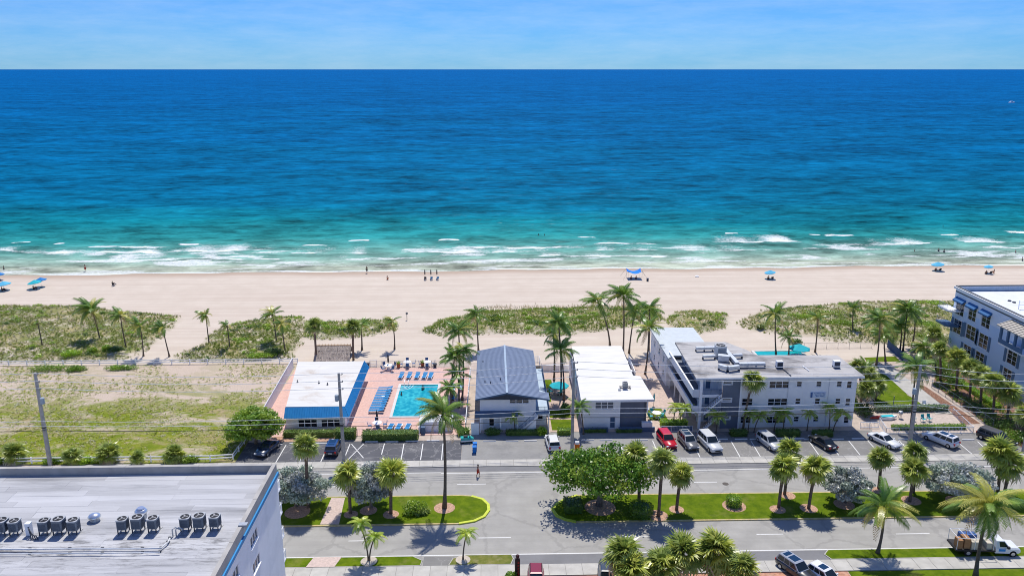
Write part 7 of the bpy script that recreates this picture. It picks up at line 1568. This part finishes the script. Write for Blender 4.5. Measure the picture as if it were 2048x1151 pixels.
def person(p, rz, pose, skin, wear, label, hair=True, z=0.0, s=1.0):
    t = thing('person', label, 'person', (p.x, p.y, z), rz); t.scale = (s, s, s); J = {}
    def chain(*a):
        for k, v, r, q in a: J[k] = (v, r, q)
    if pose in ('walk', 'stand', 'wade'):
        k = .13 if pose == 'walk' else .06; P = .92
        chain(('pel', (0,0,P), (.155,.115), None), ('bel', (0,.0,P+.2), (.135,.10), 'pel'), ('che', (0,.0,P+.42), (.165,.115), 'bel'), ('nec', (0,-.01,P+.58), .058, 'che'), ('hea', (0,-.03,P+.70), (.085,.095), 'nec'), ('top', (0,-.02,P+.82), (.07,.08), 'hea'))
        for sd, m in (('l', 1), ('r', -1)):
            f = k*m
            chain(('hip'+sd, (.10*m,0,P-.05), .10, 'pel'), ('kne'+sd, (.10*m,-.06-f*.9,P-.46), .06, 'hip'+sd), ('ank'+sd, (.10*m,.05-f*1.3,.09), .04, 'kne'+sd), ('toe'+sd, (.10*m,-.12-f*1.3,.04), .035, 'ank'+sd))
            chain(('sho'+sd, (.19*m,0,P+.50), .06, 'che'), ('elb'+sd, (.26*m,.03+f*.6,P+.24), .042, 'sho'+sd), ('wri'+sd, (.27*m,-.06+f*1.2,P+.02), .03, 'elb'+sd)); hand(J, sd, (.27*m,-.06+f*1.2,P+.02), (0,-.3,-1))
    elif pose == 'sit':
        P = .16
        chain(('pel', (0,0,P), (.16,.12), None), ('bel', (0,.06,P+.2), (.135,.10), 'pel'), ('che', (0,.12,P+.40), (.165,.115), 'bel'), ('nec', (0,.10,P+.56), .058, 'che'), ('hea', (0,.07,P+.68), (.085,.095), 'nec'), ('top', (0,.07,P+.80), (.07,.08), 'hea'))
        for sd, m in (('l', 1), ('r', -1)):
            chain(('hip'+sd, (.11*m,-.03,P), .10, 'pel'), ('kne'+sd, (.13*m,-.42,P+.28), .06, 'hip'+sd), ('ank'+sd, (.13*m,-.72,.06), .04, 'kne'+sd), ('toe'+sd, (.13*m,-.88,.05), .035, 'ank'+sd))
            chain(('sho'+sd, (.19*m,.12,P+.48), .06, 'che'), ('elb'+sd, (.25*m,-.05,P+.28), .042, 'sho'+sd), ('wri'+sd, (.17*m,-.28,P+.32), .03, 'elb'+sd)); hand(J, sd, (.17*m,-.28,P+.32), (0,-1,-.2))
    body('body', J, t, skin)
    h = J['hea'][0]; MB().lathe((h[0], h[1]+.015, h[2]-.01), [(.098,0),(.105,.07),(.09,.14),(.04,.19),(.005,.2)], 10).build('hair', HAIRD if hair is True else hair, t, True)
    for x in (-.034, .034): MB().lathe((h[0]+x, h[1]-.088, h[2]+.0), [(.004,0),(.014,.008),(.004,.018)], 6).build('eye', HAIRD, t)
    MB().rings([[(h[0]-.012, h[1]-.085, h[2]-.03), (h[0]+.012, h[1]-.085, h[2]-.03), (h[0], h[1]-.118, h[2]-.04)], [(h[0]-.006, h[1]-.085, h[2]+.02), (h[0]+.006, h[1]-.085, h[2]+.02), (h[0], h[1]-.092, h[2]+.018)]]).build('nose', skin, t); MB().b2(h[0]-.025, h[0]+.025, h[1]-.094, h[1]-.084, h[2]-.06, h[2]-.05).build('mouth', M('lip', (.25,.07,.06), .6), t)
    if pose != 'sit':
        mb = MB()
        for sd in 'lr': a, b = Vector(J['hip'+sd][0]), Vector(J['kne'+sd][0]); mb.tube([a+Vector((0,0,.1)), a, a.lerp(b, .75)], [.13,.135,.105], 10)
        mb.tube([(0,0,P-.02), (0,0,P+.13)], [.185,.165], 12); mb.build('shorts', wear, t)
    else: MB().tube([(0,.03,P-.07), (0,.06,P+.12)], [.19,.165], 12).build('shorts', wear, t)
    return t
SW = {k: M('wear_' + k, c, .8) for k, c in (('red',(.45,.03,.02)),('navy',(.02,.03,.08)),('black',(.015,.015,.015)),('teal',(.02,.25,.3)),('orange',(.5,.12,.02)),('white',(.6,.6,.6)))}
person(W(956,953), R(75), 'walk', SKINS[0], SW['red'], 'bare-chested person in dark red shorts walking along the far carriageway', z=.03, s=1.05)
person(W(171,541), R(20), 'stand', SKINS[2], SW['red'], 'person in red standing at the water line on the left', z=-.2, s=1.1)
person(W(734,545), R(-20), 'walk', SKINS[1], SW['black'], 'person in black walking at the water line left of centre', z=-.12, s=1.1)
person(W(2044,522,-.3), R(60), 'stand', SKINS[0], SW['navy'], 'person wading near the right picture edge', z=-.75)
for i, (x, y, zz, l) in enumerate(((1077,470,-1.45,'swimmer in the green water, left of the pair'),(1089,471,-1.45,'swimmer in the green water, right of the pair'),(1829,503,-1.2,'swimmer in the surf at right, alone'),(1877,502,-1.0,'bather in the surf at right, left of the pair'),(1888,504,-1.05,'bather in the surf at right, right of the pair'),(2031,505,-1.1,'bather in the surf close to the right edge'),(1886,453,-1.45,'swimmer farther out at right'),(8,539,-.9,'bather in the shallows at the left edge'))):
    p = W(x, y, SEA_Z); person(p, R(40*i), 'wade', SKINS[i % 3], SW['navy'], l, z=zz)
person(W(775,559), R(170), 'sit', SKINS[2], SW['orange'], 'person sitting alone on the sand left of the closed umbrellas', z=.02, s=1.1)
p = W(846,779); person(p, R(20), 'wade', SKINS[1], SW['black'], 'bather standing in the swimming pool', z=-.95, s=1.05)
p = W(803,790); person(p, R(120), 'wade', SKINS[0], SW['navy'], 'bather at the left wall of the swimming pool', z=-1.15)
# --- beach camps
def beach_chair(p, rz, mat, label, group='beach chairs'):
    t = thing('beach_chair', label, 'chair', (p.x, p.y, .03), rz, group); MB().b2(-.3,.3,-.35,.3,.28,.32).build('seat', mat, t); MB().box((0,.48,.6), (.6,.04,.75), 0, 1, Matrix.Rotation(R(-28),3,'X')).build('backrest', mat, t)
    for x in (-.31,.31): MB().tube([(x,-.35,0),(x,-.32,.3),(x,.4,.3),(x,.55,0)], .02, 5).tube([(x,-.3,.31),(x,-.25,.5),(x,.42,.52)], .02, 5).build('side_frame', TRIMW, t)
    return t
for k, (x, d) in enumerate(((850,'left'),(862,'middle'),(874,'right'))):
    umbrella(x, 557, 2.6, 1, DKC, d + ' closed dark umbrella of the three on the beach', True, .02, 'beach_umbrella', group='closed beach umbrellas'); beach_chair(W(x+1, 559), R(180+8*k), SLING if k else M('dark_sling',(.03,.03,.04),.8), d + ' low chair under the three closed beach umbrellas')
def camp(x, y, mat, um, who, r=1.5, h=2.3):
    umbrella(x, y, h, r, mat, um, False, .02, 'beach_umbrella', .12)
    p = W(x-3, y+2); person(p, R(160), 'sit', SKINS[1], SW['black'], 'person sitting ' + who, z=.03, s=1.1); beach_chair(W(x+5, y+2), R(170), M('dark_sling',(.03,.03,.04),.8), 'low dark chair ' + who)
camp(1539, 557, SKYC, 'blue beach umbrella alone on the right beach', 'under the lone blue umbrella on the right beach')
camp(1874, 540, SKYC, 'blue beach umbrella at the water line on the right', 'under the blue umbrella at the right water line', 1.7)
camp(1975, 546, SKYC, 'pale blue beach umbrella near the right picture edge', 'under the pale umbrella near the right edge', 1.2)
person(W(1987,546), R(200), 'sit', SKINS[2], SW['orange'], 'person in orange sitting right of the pale umbrella near the right edge', z=.03, s=1.1)
camp(71, 577, TEAL, 'turquoise beach umbrella of the left pair', 'under the turquoise umbrella on the left', 1.7)
umbrella(83, 573, 2.4, 1.5, BLUC, 'dark blue beach umbrella of the left pair', False, .02, 'beach_umbrella', .1); 
camp(8, 580, SKYC, 'pale blue beach umbrella at the left picture edge', 'under the pale blue umbrella at the left edge', 1.9)
umbrella(0, 559, 2.0, 1.3, BLUC, 'blue beach umbrella cut by the left picture edge', False, .02, 'beach_umbrella')
person(W(226,570), R(150), 'sit', SKINS[1], SW['black'], 'person in dark wear sitting on the sand at left', z=.03, s=1.1); beach_chair(W(229,571), R(170), DKC, 'dark low chair beside the lone sitter at left')
# blue sun sail shelter
c = W(1268,556); t = thing('beach_canopy', 'bright blue fabric sun shelter held by poles on the beach', 'canopy', (c.x, c.y, .03)); mb = MB(); N = 8
for i in range(N):
    for j in range(N):
        f = lambda u, v: (-1.9+3.8*u + .5*(0.5-u)*(2*v-1)**2*0, -1.6+3.2*v, 1.55+.55*((2*u-1)**2)*((2*v-1)**2)+.25*(2*u-1)**2)
        mb.face([f(i/N, j/N), f((i+1)/N, j/N), f((i+1)/N, (j+1)/N), f(i/N, (j+1)/N)])
mb.build('sail', M('canopy_blue', (0.005, 0.20, 0.72), .8, .05, 2), t, True)
for x, y in ((-1.9,-1.6),(1.9,-1.6),(-1.9,1.6),(1.9,1.6)): MB().tube([(x*.95,y*.9,0),(x,y,2.34)], .03, 5).build('pole', METAL, t); MB().tube([(x,y,2.32),(x*1.75,y*1.4,.05)], .02, 4).build('guy_rope', DKC, t)
for x, l in ((1262,'person sitting left under the blue beach canopy'),(1272,'person sitting right under the blue beach canopy')): person(W(x,559), R(180), 'sit', SKINS[1], SW['navy'], l, z=.03, s=1.1)
p = W(1295,562); t = thing('beach_cooler', 'dark cooler box beside the blue beach canopy', 'cooler', (p.x, p.y, .03)); MB().box((0,0,.35), (.5,.45,.7)).build('box', DARKT, t); MB().box((0,0,.75), (.55,.5,.08)).build('lid', NAVY, t)
p = W(1394,553); tag(MB().lathe((p.x,p.y,.02), [(.5,0),(.55,.1),(.3,.25),(.1,.4),(.02,.45)], 10).build('beach_bag', TRIMW), 'white bundle lying alone on the beach', 'bag')
# --- far boats
for x, y, l, s in ((2023,206,'small white motor boat far out at right',1.0),(1248,234,'white boat wake crest far out at centre',.0)):
    if s:
        p = W(x, y, SEA_Z); t = thing('motor_boat', l, 'boat', (p.x, p.y, SEA_Z), R(5)); MB().rings([[(-5,-1.6,-.2),(-5,1.6,-.2),(-5,1.7,1.2),(-5,-1.7,1.2)],[(1,-1.7,-.2),(1,1.7,-.2),(1,1.9,1.3),(1,-1.9,1.3)],[(5.5,-.1,.2),(5.5,.1,.2),(5.5,.15,1.7),(5.5,-.15,1.7)]]).build('hull', TRIMW, t); MB().box((-1,0,2.2), (4,2.4,1.9), 0, .8).build('cabin', TRIMW, t); MB().box((.4,0,2.3), (1.6,2.46,.6), 0, .9).build('cabin_window', GLASS, t)
